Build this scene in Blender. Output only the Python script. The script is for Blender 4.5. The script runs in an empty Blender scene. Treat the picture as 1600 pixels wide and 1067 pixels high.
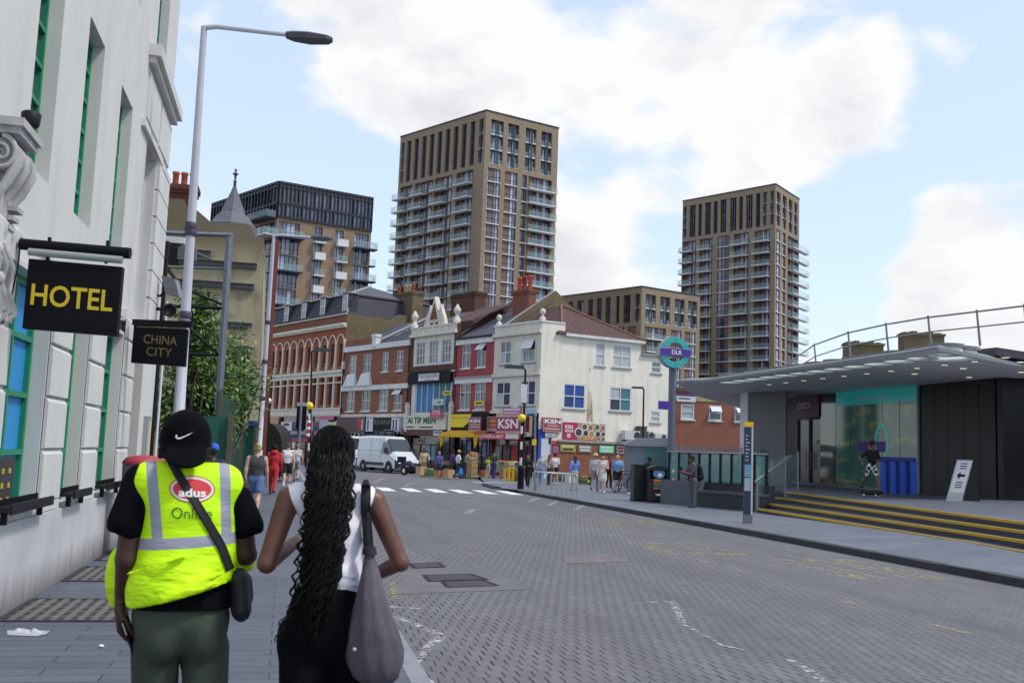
import bpy, math, random
import numpy as np
from mathutils import Vector, Matrix
SC = bpy.context.scene
COL = SC.collection
rnd = random.Random(7)

# ------------------------------------------------------------------ camera
FPX, HC = 1556.0, 1.68                      # focal length in photo pixels, eye height
PSI, TH, RHO = math.radians(12.6), math.radians(6.4), math.radians(2.2)
f_ = Vector((math.sin(PSI)*math.cos(TH), math.cos(PSI)*math.cos(TH), math.sin(TH)))
r0 = Vector((math.cos(PSI), -math.sin(PSI), 0.0)); u0 = r0.cross(f_)
CR = r0*math.cos(RHO)+u0*math.sin(RHO); CU = u0*math.cos(RHO)-r0*math.sin(RHO)
CP = Vector((0, 0, HC))
cam = bpy.data.cameras.new('camera'); camo = bpy.data.objects.new('camera', cam); COL.objects.link(camo)
cam.sensor_width = 36.0; cam.lens = 36.0*FPX/1600; cam.clip_start = 0.05; cam.clip_end = 6000
m = Matrix((CR, CU, -f_)).transposed().to_4x4(); m.translation = CP; camo.matrix_world = m
cam.dof.use_dof = True; cam.dof.focus_distance = 30.0; cam.dof.aperture_fstop = 6.3
SC.camera = camo
def ray(px, py): return CR*((px-800)/FPX)-CU*((py-533.5)/FPX)+f_
def at(px, py, d): return CP+ray(px, py)*d                 # a place at a known distance
def gr(px, py, z=0.0):                                     # a place on level ground
    v = ray(px, py); return CP+v*((z-HC)/v.z)
def pl(px, py, p0, n):                                     # a place on an upright plane
    v = ray(px, py); return CP+v*((Vector(p0)-CP).dot(n)/v.dot(n))

# ------------------------------------------------------------------ light
SUN_EL, SUN_AZ = math.radians(55), math.radians(118)       # azimuth clockwise from +Y
w = bpy.data.worlds.new('World'); SC.world = w; w.use_nodes = True
nt = w.node_tree; N = nt.nodes; L = nt.links; N.clear()
def nd(t, **k):
    n = N.new(t)
    for a, b in k.items():
        if a[0] == 'i' and a[1:].isdigit(): n.inputs[int(a[1:])].default_value = b
        else: setattr(n, a, b)
    return n
out = nd('ShaderNodeOutputWorld'); bg = nd('ShaderNodeBackground'); L.new(bg.outputs[0], out.inputs[0])
sky = nd('ShaderNodeTexSky', sky_type='NISHITA', sun_disc=False, sun_elevation=SUN_EL, sun_rotation=SUN_AZ, air_density=1.0, dust_density=.6, ozone_density=1.0)
bg.inputs[1].default_value = 0.1
tc = nd('ShaderNodeTexCoord')
mp = nd('ShaderNodeMapping'); mp.inputs['Scale'].default_value = (1, 1, 1.7); L.new(tc.outputs['Generated'], mp.inputs[0])
wp = nd('ShaderNodeTexNoise'); wp.inputs['Scale'].default_value = 5; wp.inputs['Detail'].default_value = 3; L.new(mp.outputs[0], wp.inputs['Vector'])
wv = nd('ShaderNodeVectorMath', operation='MULTIPLY_ADD'); L.new(wp.outputs['Color'], wv.inputs[0]); wv.inputs[1].default_value = (.09, .09, .09); L.new(mp.outputs[0], wv.inputs[2])
def cloud_noise(off):
    o_ = nd('ShaderNodeVectorMath', operation='ADD'); L.new(wv.outputs[0], o_.inputs[0]); o_.inputs[1].default_value = off
    z_ = nd('ShaderNodeTexNoise'); z_.inputs['Scale'].default_value = 5.2; z_.inputs['Detail'].default_value = 12; z_.inputs['Roughness'].default_value = 0.56; L.new(o_.outputs[0], z_.inputs['Vector']); return z_
nz = cloud_noise((0, 0, 0)); nzu = cloud_noise((.028, -.012, .05))
acc = None
# cloud banks: direction (as azimuth/elevation through photo points), half width, weight
for (px, py, rad, wt) in ((900, 60, 20, .38), (620, 40, 9, .3), (1180, 140, 12, .34), (1330, 240, 4, .2), (690, 130, 3, .2), (940, 370, 8, .34), (860, 460, 6, .2), (1480, 400, 6, .36), (1580, 500, 9, .3), (330, 300, 5, .18), (200, 500, 10, .2),
                          (450, 210, 6, -.3), (320, 130, 7, -.22), (1520, 130, 7, -.32), (560, 300, 5, -.22), (1040, 300, 3, -.12), (1290, 420, 6, -.42), (1330, 330, 4, -.3), (1010, 280, 6, -.5), (880, 260, 4, -.3), (600, 230, 6, -.3), (1040, 420, 4, -.3), (700, 150, 3, .2), (1490, 280, 6, -.2), (1510, 50, 2.5, .42), (1420, 110, 4, .25), (1560, 20, 8, -.2)):
    d = ray(px, py).normalized()
    dp = nd('ShaderNodeVectorMath', operation='DOT_PRODUCT'); L.new(tc.outputs['Generated'], dp.inputs[0]); dp.inputs[1].default_value = d
    mr = nd('ShaderNodeMapRange', interpolation_type='SMOOTHSTEP'); L.new(dp.outputs['Value'], mr.inputs[0])
    mr.inputs[1].default_value = math.cos(math.radians(rad)); mr.inputs[2].default_value = math.cos(math.radians(rad*.25)); mr.inputs[3].default_value = 0; mr.inputs[4].default_value = wt
    if acc is None: acc = mr.outputs[0]
    else:
        ad = nd('ShaderNodeMath', operation='ADD'); L.new(acc, ad.inputs[0]); L.new(mr.outputs[0], ad.inputs[1]); acc = ad.outputs[0]
nb = nd('ShaderNodeMath', operation='MULTIPLY_ADD'); L.new(nz.outputs['Fac'], nb.inputs[0]); nb.inputs[1].default_value = 2.9; nb.inputs[2].default_value = -1.02
ad = nd('ShaderNodeMath', operation='ADD'); L.new(acc, ad.inputs[0]); L.new(nb.outputs[0], ad.inputs[1])
cm = nd('ShaderNodeMapRange', interpolation_type='SMOOTHSTEP'); L.new(ad.outputs[0], cm.inputs[0]); cm.inputs[1].default_value = .44; cm.inputs[2].default_value = .84
# lighting put into cloud colour: sunward side bright, far side and thick parts grey
df = nd('ShaderNodeMath', operation='SUBTRACT'); L.new(nz.outputs['Fac'], df.inputs[0]); L.new(nzu.outputs['Fac'], df.inputs[1])
th_ = nd('ShaderNodeMapRange'); L.new(ad.outputs[0], th_.inputs[0]); th_.inputs[1].default_value = .6; th_.inputs[2].default_value = 1.5; th_.inputs[3].default_value = 0; th_.inputs[4].default_value = -.42
ad2 = nd('ShaderNodeMath', operation='MULTIPLY_ADD'); L.new(df.outputs[0], ad2.inputs[0]); ad2.inputs[1].default_value = 2.6; L.new(th_.outputs[0], ad2.inputs[2])
cr = nd('ShaderNodeValToRGB'); t5 = nd('ShaderNodeMath', operation='ADD'); L.new(ad2.outputs[0], t5.inputs[0]); t5.inputs[1].default_value = .75; L.new(t5.outputs[0], cr.inputs[0])
e = cr.color_ramp.elements; e[0].position = .05; e[0].color = (.74, .76, .82, 1); e[1].position = .66; e[1].color = (1, 1, 1, 1)
sc_ = nd('ShaderNodeVectorMath', operation='SCALE'); L.new(cr.outputs[0], sc_.inputs[0]); sc_.inputs['Scale'].default_value = 8.9
sk = nd('ShaderNodeVectorMath', operation='MULTIPLY_ADD'); L.new(sky.outputs[0], sk.inputs[0]); sk.inputs[1].default_value = (.75, .72, .6); sk.inputs[2].default_value = (4.6, 5.4, 6.9)
mx = nd('ShaderNodeMix', data_type='RGBA'); L.new(cm.outputs[0], mx.inputs[0]); L.new(sk.outputs[0], mx.inputs[6]); L.new(sc_.outputs[0], mx.inputs[7])
L.new(mx.outputs[2], bg.inputs[0])
sl = bpy.data.lights.new('sun', 'SUN'); sl.energy = 2.3; sl.angle = math.radians(9); sl.color = (1, .95, .87)
so = bpy.data.objects.new('sun', sl); COL.objects.link(so)
sd = Vector((math.sin(SUN_AZ)*math.cos(SUN_EL), math.cos(SUN_AZ)*math.cos(SUN_EL), math.sin(SUN_EL)))
so.rotation_euler = sd.to_track_quat('Z', 'Y').to_euler()
vs = SC.view_settings; vs.view_transform = 'Standard'; vs.look = 'None'; vs.exposure = 0.15; vs.gamma = 1.0
SC.cycles.max_bounces = 6; SC.cycles.diffuse_bounces = 3; SC.cycles.glossy_bounces = 3; SC.cycles.transparent_max_bounces = 12
SC.cycles.use_denoising = True

# ------------------------------------------------------------------ helpers
def S(r, g, b): return tuple(((x/255+.055)/1.055)**2.4 if x > 10 else x/255/12.92 for x in (r, g, b))
class Mt:                                        # small node-tree builder for one material
    def __init__(s, name):
        s.m = bpy.data.materials.new(name); s.m.use_nodes = True; s.t = s.m.node_tree; s.b = s.t.nodes['Principled BSDF']
        s.c = s.t.nodes.new('ShaderNodeTexCoord')
    def n(s, ty, **k):
        x = s.t.nodes.new(ty)
        for a, b in k.items():
            if a[0] == 'i' and a[1:].isdigit(): x.inputs[int(a[1:])].default_value = b
            elif a[0] == '_': x.inputs[a[1:].replace('_', ' ')].default_value = b
            else: setattr(x, a, b)
        return x
    def l(s, a, b): s.t.links.new(a, b)
    def noise(s, scale, detail=5, coord='Object', rough=.55, stretch=None):
        z = s.n('ShaderNodeTexNoise', _Scale=scale, _Detail=detail, _Roughness=rough); o = s.c.outputs[coord]
        if stretch:
            q = s.n('ShaderNodeMapping'); q.inputs['Scale'].default_value = stretch; s.l(o, q.inputs[0]); o = q.outputs[0]
        s.l(o, z.inputs['Vector']); return z.outputs['Fac']
    def ramp(s, fac, lo, hi, a=0., b=1.):
        r = s.n('ShaderNodeMapRange', i1=lo, i2=hi, i3=a, i4=b); s.l(fac, r.inputs[0]); return r.outputs[0]
    def mix(s, fac, a, b, mode='MIX'):
        x = s.n('ShaderNodeMix', data_type='RGBA', blend_type=mode)
        for v, i in ((fac, 0), (a, 6), (b, 7)):
            if hasattr(v, 'is_linked'): s.l(v, x.inputs[i])
            elif i == 0: x.inputs[0].default_value = v
            else: x.inputs[i].default_value = (*v[:3], 1)
        return x.outputs[2]
    def bump(s, h, strength=.3, dist=.02):
        b = s.n('ShaderNodeBump', _Strength=strength, _Distance=dist); s.l(h, b.inputs['Height']); s.l(b.outputs[0], s.b.inputs['Normal'])
    def base(s, o):
        if hasattr(o, 'is_linked'): s.l(o, s.b.inputs['Base Color'])
        else: s.b.inputs['Base Color'].default_value = (*o[:3], 1)
MATS = {}
def mat(name, col, rough=.75, var=.12, scale=3., metal=0., spec=.5, bump=0., streak=0., dirt=None):
    if name in MATS: return MATS[name]
    q = Mt(name); q.b.inputs['Roughness'].default_value = rough; q.b.inputs['Metallic'].default_value = metal; q.b.inputs['Specular IOR Level'].default_value = spec
    c = tuple(col)
    if var > 0:
        f = q.noise(scale, 6); o = q.mix(q.ramp(f, .3, .7), tuple(x*(1-var) for x in c), tuple(min(1, x*(1+var)) for x in c))
        f2 = q.noise(scale*.13, 3); o = q.mix(q.ramp(f2, .35, .7, 0, .5), o, tuple(x*(1-var*1.3) for x in c))
        if streak:
            f3 = q.noise(2.2, 4, stretch=(1, 1, .12)); o = q.mix(q.ramp(f3, .5, .75, 0, streak), o, dirt or tuple(x*.55 for x in c))
        q.base(o)
    else: q.base(c)
    if bump: q.bump(q.noise(scale*6, 4), bump, .01)
    MATS[name] = q.m; return q.m
def brick(name, c1, c2, mortar, bw=.225, rh=.075, ms=.012, rough=.85, dirt=.35, bumps=.25, off=.5, sq=1.):
    if name in MATS: return MATS[name]
    q = Mt(name); q.b.inputs['Roughness'].default_value = rough; q.b.inputs['Specular IOR Level'].default_value = .3
    b = q.n('ShaderNodeTexBrick', offset=off, _Scale=1., _Mortar_Size=ms, _Brick_Width=bw, _Row_Height=rh, _Bias=0.)
    q.l(q.c.outputs['UV'], b.inputs['Vector'])
    for i, c in ((1, c1), (2, c2), (3, mortar)): b.inputs[i].default_value = (*c, 1)
    f = q.noise(.7, 6); o = q.mix(q.ramp(f, .45, .75, 0, dirt), b.outputs['Color'], tuple(x*.4 for x in c1))
    f2 = q.noise(9, 3); o = q.mix(q.ramp(f2, .3, .7, 0, .35), o, tuple(min(1, x*1.5) for x in c2), 'MIX')
    q.base(o)
    iv = q.n('ShaderNodeMath', operation='SUBTRACT', i0=1.); q.l(b.outputs['Fac'], iv.inputs[1]); q.bump(iv.outputs[0], bumps, .006)
    MATS[name] = q.m; return q.m
def glass_dark(name, col=(.03, .04, .05), rough=.06, var=True):
    if name in MATS: return MATS[name]
    q = Mt(name); q.b.inputs['Roughness'].default_value = rough; q.b.inputs['Specular IOR Level'].default_value = .9; q.b.inputs['IOR'].default_value = 1.55
    if var:
        f = q.noise(.55, 2); o = q.mix(q.ramp(f, .35, .65), tuple(x*.5 for x in col), tuple(x*1.7 for x in col)); q.base(o)
        q.bump(q.noise(1.2, 2), .05, .05)
    else: q.base(col)
    MATS[name] = q.m; return q.m
def glass_clear(name, tint=(.6, .85, .85), alpha=.35, rough=.05):
    if name in MATS: return MATS[name]
    q = Mt(name); q.b.inputs['Roughness'].default_value = rough; q.base(tint); q.b.inputs['Alpha'].default_value = alpha; q.b.inputs['Specular IOR Level'].default_value = .8
    MATS[name] = q.m; return q.m
def worn(name, col, lo=.42, hi=.6, scale=7., rough=.8, stretch=None):        # paint with worn gaps
    if name in MATS: return MATS[name]
    q = Mt(name); q.base(col); q.b.inputs['Roughness'].default_value = rough
    a = q.ramp(q.noise(scale, 8, rough=.7, stretch=stretch), lo, hi); q.l(a, q.b.inputs['Alpha']); MATS[name] = q.m; return q.m

ORG = {}
class MB:
    def __init__(s): s.v = []; s.f = []; s.mi = []; s.sm = []; s.mats = []
    def k(s, m):
        if m not in s.mats: s.mats.append(m)
        return s.mats.index(m)
    def poly(s, pts, m, smooth=False):
        i = len(s.v); s.v += [tuple(p) for p in pts]; s.f.append(tuple(range(i, i+len(pts)))); s.mi.append(s.k(m)); s.sm.append(smooth)
    def raw(s, vs, fs, m, smooth=False):
        i = len(s.v); s.v += [tuple(p) for p in vs]; j = s.k(m)
        for f in fs: s.f.append(tuple(i+x for x in f)); s.mi.append(j); s.sm.append(smooth)
    def box(s, o, a, b, c, m):
        o, a, b, c = map(Vector, (o, a, b, c))
        if a.cross(b).dot(c) < 0: a, b = b, a
        p = [o, o+a, o+a+b, o+b, o+c, o+a+c, o+a+b+c, o+b+c]
        s.raw(p, ((0, 3, 2, 1), (4, 5, 6, 7), (0, 1, 5, 4), (1, 2, 6, 5), (2, 3, 7, 6), (3, 0, 4, 7)), m)
    def bx(s, x0, x1, y0, y1, z0, z1, m): s.box((x0, y0, z0), (x1-x0, 0, 0), (0, y1-y0, 0), (0, 0, z1-z0), m)
    def tube(s, pts, r, m, n=8, smooth=True, cap=True):
        pts = [Vector(p) for p in pts]; k = len(pts); rr = r if isinstance(r, (list, tuple)) else [r]*k
        vs = []; up = None
        for i, p in enumerate(pts):
            t = (pts[min(i+1, k-1)]-pts[max(i-1, 0)]).normalized()
            if up is None: up = Vector((0, 0, 1)) if abs(t.z) < .9 else Vector((1, 0, 0))
            a = t.cross(up)
            if a.length < 1e-4: a = t.cross(Vector((0, 1, .3)))
            a.normalize(); b = a.cross(t); up = b
            for j in range(n):
                g = 2*math.pi*j/n; vs.append(p+(a*math.cos(g)+b*math.sin(g))*rr[i])
        fs = [(i*n+j, i*n+(j+1) % n, (i+1)*n+(j+1) % n, (i+1)*n+j) for i in range(k-1) for j in range(n)]
        s.raw(vs, fs, m, smooth)
        if cap: s.poly(vs[:n][::-1], m); s.poly(vs[-n:], m)
    def lathe(s, prof, o, m, n=16, smooth=True, axis=None):
        o = Vector(o); ax = Vector(axis or (0, 0, 1)).normalized(); a = ax.orthogonal().normalized(); b = ax.cross(a); vs = []
        for r, z in prof:
            for j in range(n):
                g = 2*math.pi*j/n; vs.append(o+ax*z+(a*math.cos(g)+b*math.sin(g))*r)
        k = len(prof)
        s.raw(vs, [(i*n+j, i*n+(j+1) % n, (i+1)*n+(j+1) % n, (i+1)*n+j) for i in range(k-1) for j in range(n)], m, smooth)
        s.poly(vs[:n][::-1], m); s.poly(vs[-n:], m)
    def ball(s, c, r, m, n=14, sq=(1, 1, 1)):
        c = Vector(c); k = n//2+1; vs = []
        for i in range(k+1):
            t = math.pi*i/k
            for j in range(n):
                g = 2*math.pi*j/n; vs.append(c+Vector((math.sin(t)*math.cos(g)*r*sq[0], math.sin(t)*math.sin(g)*r*sq[1], -math.cos(t)*r*sq[2])))
        s.raw(vs, [(i*n+j, i*n+(j+1) % n, (i+1)*n+(j+1) % n, (i+1)*n+j) for i in range(k) for j in range(n)], m, True)
    def prism(s, pts2, fr, o0, o1, m, m2=None):           # outline in a face frame, extruded along the normal
        a = [fr.p(x, z, o1) for x, z in pts2]; b = [fr.p(x, z, o0) for x, z in pts2]; n = len(pts2)
        ar = sum(pts2[i][0]*pts2[(i+1) % n][1]-pts2[(i+1) % n][0]*pts2[i][1] for i in range(n))
        if ar < 0: a, b = a[::-1], b[::-1]
        s.poly(a, m2 or m); s.poly(b[::-1], m)
        for i in range(n): s.poly((b[i], b[(i+1) % n], a[(i+1) % n], a[i]), m)
    def build(s, name, parent=None, local=False, recalc=False):
        me = bpy.data.meshes.new(name); og = Vector((0, 0, 0)) if (parent is None or local) else ORG.get(parent.name, Vector((0, 0, 0)))
        me.from_pydata([tuple(Vector(p)-og) for p in s.v], [], s.f)
        for q in s.mats: me.materials.append(q)
        me.polygons.foreach_set('material_index', s.mi); me.polygons.foreach_set('use_smooth', s.sm)
        uv = me.uv_layers.new(name='UVMap'); V = s.v; dat = []
        for p in me.polygons:
            nn = p.normal
            if abs(nn.z) > .75:
                for li in p.vertices: dat += (V[li][0], V[li][1])
            else:
                h = Vector((-nn.y, nn.x, 0)).normalized(); sl = math.sqrt(max(1e-6, 1-nn.z*nn.z))
                for li in p.vertices: dat += (V[li][0]*h.x+V[li][1]*h.y, V[li][2]/sl)
        uv.data.foreach_set('uv', dat); me.update()
        ob = bpy.data.objects.new(name, me); COL.objects.link(ob)
        if parent is not None: ob.parent = parent; ORG[ob.name] = og
        return ob
def tag(o, label=None, cat=None, group=None, kind=None):
    for k, v in (('label', label), ('category', cat), ('group', group), ('kind', kind)):
        if v: o[k] = v
    return o
def thing(name, label, cat, loc=(0, 0, 0), group=None, rz=0.):
    o = bpy.data.objects.new(name, None); COL.objects.link(o); o.location = loc; o.rotation_euler = (0, 0, rz); o.empty_display_size = .2
    ORG[o.name] = Vector(loc); return tag(o, label, cat, group)
def kids(o): return [c for c in bpy.data.objects if c.parent == o]
def copy_tree(o, label=None, loc=None, rz=None, parent=None):
    c = o.copy(); COL.objects.link(c)
    if parent is not None: c.parent = parent
    for ch in kids(o): copy_tree(ch, parent=c)
    if label: c['label'] = label
    if loc is not None: c.location = loc
    if rz is not None: c.rotation_euler = (0, 0, rz)
    return c
class Fr:                                                  # upright face: s to the viewer's right, z up, o outward
    def __init__(s, p0, a): s.o = Vector(p0); s.a = Vector((a[0], a[1], 0)).normalized(); s.n = s.a.cross(Vector((0, 0, 1)))
    def p(s, x, z, o=0.): return s.o+s.a*x+s.n*o+Vector((0, 0, z-s.o.z))
    def sz(s, px, py): q = pl(px, py, s.o, s.n); return (q-s.o).dot(s.a), q.z
    def rect(s, x0, y0, x1, y1):
        a = s.sz(x0, y0); b = s.sz(x1, y1); return min(a[0], b[0]), max(a[0], b[0]), min(a[1], b[1]), max(a[1], b[1])
    def box(s, mb, s0, s1, z0, z1, o0, o1, m): mb.box(s.p(s0, z0, o0), s.a*(s1-s0), s.n*(o1-o0), Vector((0, 0, z1-z0)), m)
    def quad(s, mb, s0, s1, z0, z1, o, m): mb.poly((s.p(s0, z0, o), s.p(s1, z0, o), s.p(s1, z1, o), s.p(s0, z1, o)), m)
def wall(mb, F, s0, s1, z0, z1, holes, m, depth=.15, rm=None, o=0.):
    holes = [(max(s0, a), min(s1, b), max(z0, c), min(z1, d)) for a, b, c, d in holes if b > s0 and a < s1 and d > z0 and c < z1]
    xs = sorted({s0, s1, *[h[0] for h in holes], *[h[1] for h in holes]}); zs = sorted({z0, z1, *[h[2] for h in holes], *[h[3] for h in holes]})
    for j in range(len(zs)-1):
        run = None
        for i in range(len(xs)):
            solid = i < len(xs)-1 and not any(h[0]-1e-6 < (xs[i]+xs[i+1])/2 < h[1]+1e-6 and h[2]-1e-6 < (zs[j]+zs[j+1])/2 < h[3]+1e-6 for h in holes)
            if solid and run is None: run = xs[i]
            if not solid and run is not None: F.quad(mb, run, xs[i], zs[j], zs[j+1], o, m); run = None
    rm = rm or m
    for a, b, c, d in holes:
        P = F.p
        mb.poly((P(a, c, o), P(a, c, o-depth), P(a, d, o-depth), P(a, d, o))[::-1], rm); mb.poly((P(b, c, o), P(b, c, o-depth), P(b, d, o-depth), P(b, d, o)), rm)
        mb.poly((P(a, c, o), P(b, c, o), P(b, c, o-depth), P(a, c, o-depth))[::-1], rm); mb.poly((P(a, d, o), P(b, d, o), P(b, d, o-depth), P(a, d, o-depth)), rm)
def window(par, F, h, fm, pm, o=-.1, nx=2, ny=2, t=.06, sill=None, name='window', bars=None, pm2=None, open_top=False):
    a, b, c, d = h; mb = MB(); th = .05
    B = lambda x0, x1, y0, y1: F.box(mb, x0, x1, y0, y1, o-.01, o+th, fm)
    B(a, a+t, c, d); B(b-t, b, c, d); B(a+t, b-t, c, c+t); B(a+t, b-t, d-t, d)
    xs = bars[0] if bars else [i/nx for i in range(1, nx)]; ys = bars[1] if bars else [i/ny for i in range(1, ny)]
    for x in xs: B(a+(b-a)*x-t*.4, a+(b-a)*x+t*.4, c+t, d-t)
    xe = [a+t]+sum([[a+(b-a)*x-t*.4, a+(b-a)*x+t*.4] for x in xs], [])+[b-t]
    for y in ys:
        for i in range(0, len(xe), 2): B(xe[i], xe[i+1], c+(d-c)*y-t*.4, c+(d-c)*y+t*.4)
    if sill: F.box(mb, a-.08, b+.08, c-.1, c-.003, o, .09, sill)
    if open_top:                                            # a top-hung light standing open
        y0 = c+(d-c)*(ys[-1] if ys else .5); q = [F.p(a+t, d-t, o+.06), F.p(b-t, d-t, o+.06), F.p(b-t, y0+.1, o+.38), F.p(a+t, y0+.1, o+.38)]
        mb.poly(q[::-1], fm); mb.poly([x+F.n*.03 for x in q][::-1], pm2 or fm)
    ob = mb.build(name, par); g = MB(); F.quad(g, a, b, c, d, o, pm)
    if pm2 and not open_top:
        for sp in pm2:
            F.quad(g, a+(b-a)*sp[0], a+(b-a)*sp[1], c+(d-c)*sp[2], c+(d-c)*sp[3], o+.004, sp[4])
    g.build('pane', ob); return ob
TXT = {}
def text2d(s, bold=0., sp=1.):
    k = (s, bold, sp)
    if k not in TXT:
        cu = bpy.data.curves.new('lettering', 'FONT'); cu.body = s; cu.size = 1.; cu.offset = bold; cu.space_character = sp; cu.resolution_u = 3; cu.align_x = 'LEFT'
        ob = bpy.data.objects.new('lettering', cu); COL.objects.link(ob); bpy.context.view_layer.update()
        me = bpy.data.meshes.new_from_object(ob.evaluated_get(bpy.context.evaluated_depsgraph_get()))
        v = [(p.co.x, p.co.y) for p in me.vertices]; f = [tuple(p.vertices) for p in me.polygons]
        fl = []
        for q in f:
            ar = sum(v[q[i]][0]*v[q[(i+1) % len(q)]][1]-v[q[(i+1) % len(q)]][0]*v[q[i]][1] for i in range(len(q)))
            fl.append(q if ar > 0 else q[::-1])
        bpy.data.objects.remove(ob); bpy.data.curves.remove(cu); bpy.data.meshes.remove(me); TXT[k] = (v, fl)
    return TXT[k]
def letter(mb, F, s, s0, s1, z0, z1, o, m, bold=0., sp=1.):   # lettering fitted to a box on a face
    v, f = text2d(s, bold, sp)
    if not v: return
    xs = [p[0] for p in v]; ys = [p[1] for p in v]; x0, x1, y0, y1 = min(xs), max(xs), min(ys), max(ys)
    mb.raw([F.p(s0+(x-x0)/(x1-x0)*(s1-s0), z0+(y-y0)/(y1-y0)*(z1-z0), o) for x, y in v], f, m)
def board(name, F, h, m, lines=(), o=.06, th=.05, label=None, cat='sign', group=None, par=None, edge=None, o_in=0.):
    """a flat sign on a face: panel > lettering; lines = (text, x0,x1,y0,y1 as shares, material, bold)"""
    a, b, c, d = h; mb = MB(); F.box(mb, a, b, c, d, o-th, o, m)
    if edge:
        for q in ((a, b, c, c+.04), (a, b, d-.04, d), (a, a+.04, c+.04, d-.04), (b-.04, b, c+.04, d-.04)): F.box(mb, *q, o, o+.012, edge)
    if par is None:
        r = thing(name, label, cat, F.p((a+b)/2, c, o), group); p = mb.build('panel', r)
    else: r = p = mb.build(name, par)
    if lines:
        t = MB()
        for ln in lines:
            s, x0, x1, y0, y1, lm = ln[:6]; bold = ln[6] if len(ln) > 6 else 0.
            if s is None: F.quad(t, a+(b-a)*x0, a+(b-a)*x1, c+(d-c)*y0, c+(d-c)*y1, o+.004, lm)
            else: letter(t, F, s, a+(b-a)*x0, a+(b-a)*x1, c+(d-c)*y0, c+(d-c)*y1, o+.008, lm, bold)
        t.build('lettering', p)
    return r
# ------------------------------------------------------------------ ground, road, pavements
KL = [(11.25, -6, .12), (10.95, 8, .12), (10.78, 12.9, .12), (10.65, 20.7, .12), (10.42, 28.3, .12), (9.96, 42.1, .11), (9.9, 46.6, .02), (10.9, 55, .02), (11.98, 62.2, .1)]
def kerb_at(y):
    for (x0, y0, z0), (x1, y1, z1) in zip(KL, KL[1:]):
        if y0 <= y <= y1: t = (y-y0)/(y1-y0); return x0+(x1-x0)*t, z0+(z1-z0)*t
    return (KL[0][0], KL[0][2]) if y < KL[0][1] else (KL[-1][0], KL[-1][2])
def zp(x, y):
    kx, kz = kerb_at(y); s = max(.08, min(1, (29-y)/11))
    return kz+.05*max(0, min(4.5, x-kx))*s
def on_pave(px, py):                                       # place on the sloping right-hand pavement
    z = .12
    for _ in range(12):
        p = gr(px, py, z); z = zp(p.x, p.y)
    return p
q = Mt('block_paving'); q.b.inputs['Roughness'].default_value = .72; q.b.inputs['Specular IOR Level'].default_value = .45
sx = q.n('ShaderNodeSeparateXYZ'); wob = q.n('ShaderNodeTexNoise', _Scale=2.2, _Detail=2.); q.l(q.c.outputs['UV'], wob.inputs['Vector'])
wa = q.n('ShaderNodeVectorMath', operation='MULTIPLY_ADD'); q.l(wob.outputs['Color'], wa.inputs[0]); wa.inputs[1].default_value = (.05, .05, 0); q.l(q.c.outputs['UV'], wa.inputs[2]); q.l(wa.outputs[0], sx.inputs[0])
def mm(op, *a):
    n_ = q.n('ShaderNodeMath', operation=op)
    for i, v in enumerate(a):
        if hasattr(v, 'is_linked'): q.l(v, n_.inputs[i])
        else: n_.inputs[i].default_value = v
    return n_.outputs[0]
rv_ = mm('DIVIDE', sx.outputs['Y'], .2); row = mm('FLOOR', rv_); cu = mm('ADD', mm('DIVIDE', sx.outputs['X'], .118), mm('MULTIPLY', row, .5)); col = mm('FLOOR', cu)
ju = mm('ABSOLUTE', mm('SUBTRACT', mm('FRACT', cu), .5)); jv = mm('ABSOLUTE', mm('SUBTRACT', mm('FRACT', rv_), .5))
jw = q.ramp(q.noise(3., 4), .3, .7, .405, .462); long_ = mm('MULTIPLY', mm('GREATER_THAN', ju, jw), mm('LESS_THAN', jv, .46)); cross = mm('GREATER_THAN', jv, .475)
cb = q.n('ShaderNodeCombineXYZ'); q.l(row, cb.inputs[0]); q.l(col, cb.inputs[1]); wn = q.n('ShaderNodeTexWhiteNoise', noise_dimensions='2D'); q.l(cb.outputs[0], wn.inputs['Vector'])
o = q.mix(wn.outputs['Value'], S(102, 101, 105), S(111, 110, 114)); o = q.mix(mm('MULTIPLY', cross, .3), o, S(60, 59, 64)); o = q.mix(mm('MULTIPLY', long_, .97), o, S(16, 15, 20))
big = q.noise(.22, 5); o = q.mix(q.ramp(big, .4, .68, 0, .4), o, S(88, 87, 92))
o = q.mix(q.ramp(q.noise(1.6, 8, rough=.7), .5, .75, 0, .4), o, S(124, 123, 128)); o = q.mix(q.ramp(q.noise(.55, 8, rough=.65, stretch=(1, .3, 1)), .55, .72, 0, .5), o, S(72, 72, 78))
o = q.mix(q.ramp(q.noise(1.1, 4, 'UV', .6, (1., .045, 1)), .46, .66, 0, .42), o, S(74, 73, 77)); o = q.mix(q.ramp(q.noise(2.3, 3), .66, .74, 0, .45), o, S(66, 64, 66)); o = q.mix(q.ramp(q.noise(13, 3), .62, .72, 0, .6), o, S(60, 60, 64)); q.base(o)
q.bump(mm('SUBTRACT', 1., mm('MAXIMUM', long_, mm('MULTIPLY', cross, .5))), .45, .006); M_BLOCK = q.m
q = Mt('asphalt'); q.b.inputs['Roughness'].default_value = .85
o = q.mix(q.ramp(q.noise(.3, 6), .35, .7), S(84, 83, 89), S(104, 103, 109)); o = q.mix(q.ramp(q.noise(60, 3), .4, .7, 0, .5), o, S(124, 122, 126)); q.base(o); q.bump(q.noise(90, 2), .4, .01); M_ASPH = q.m
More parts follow.
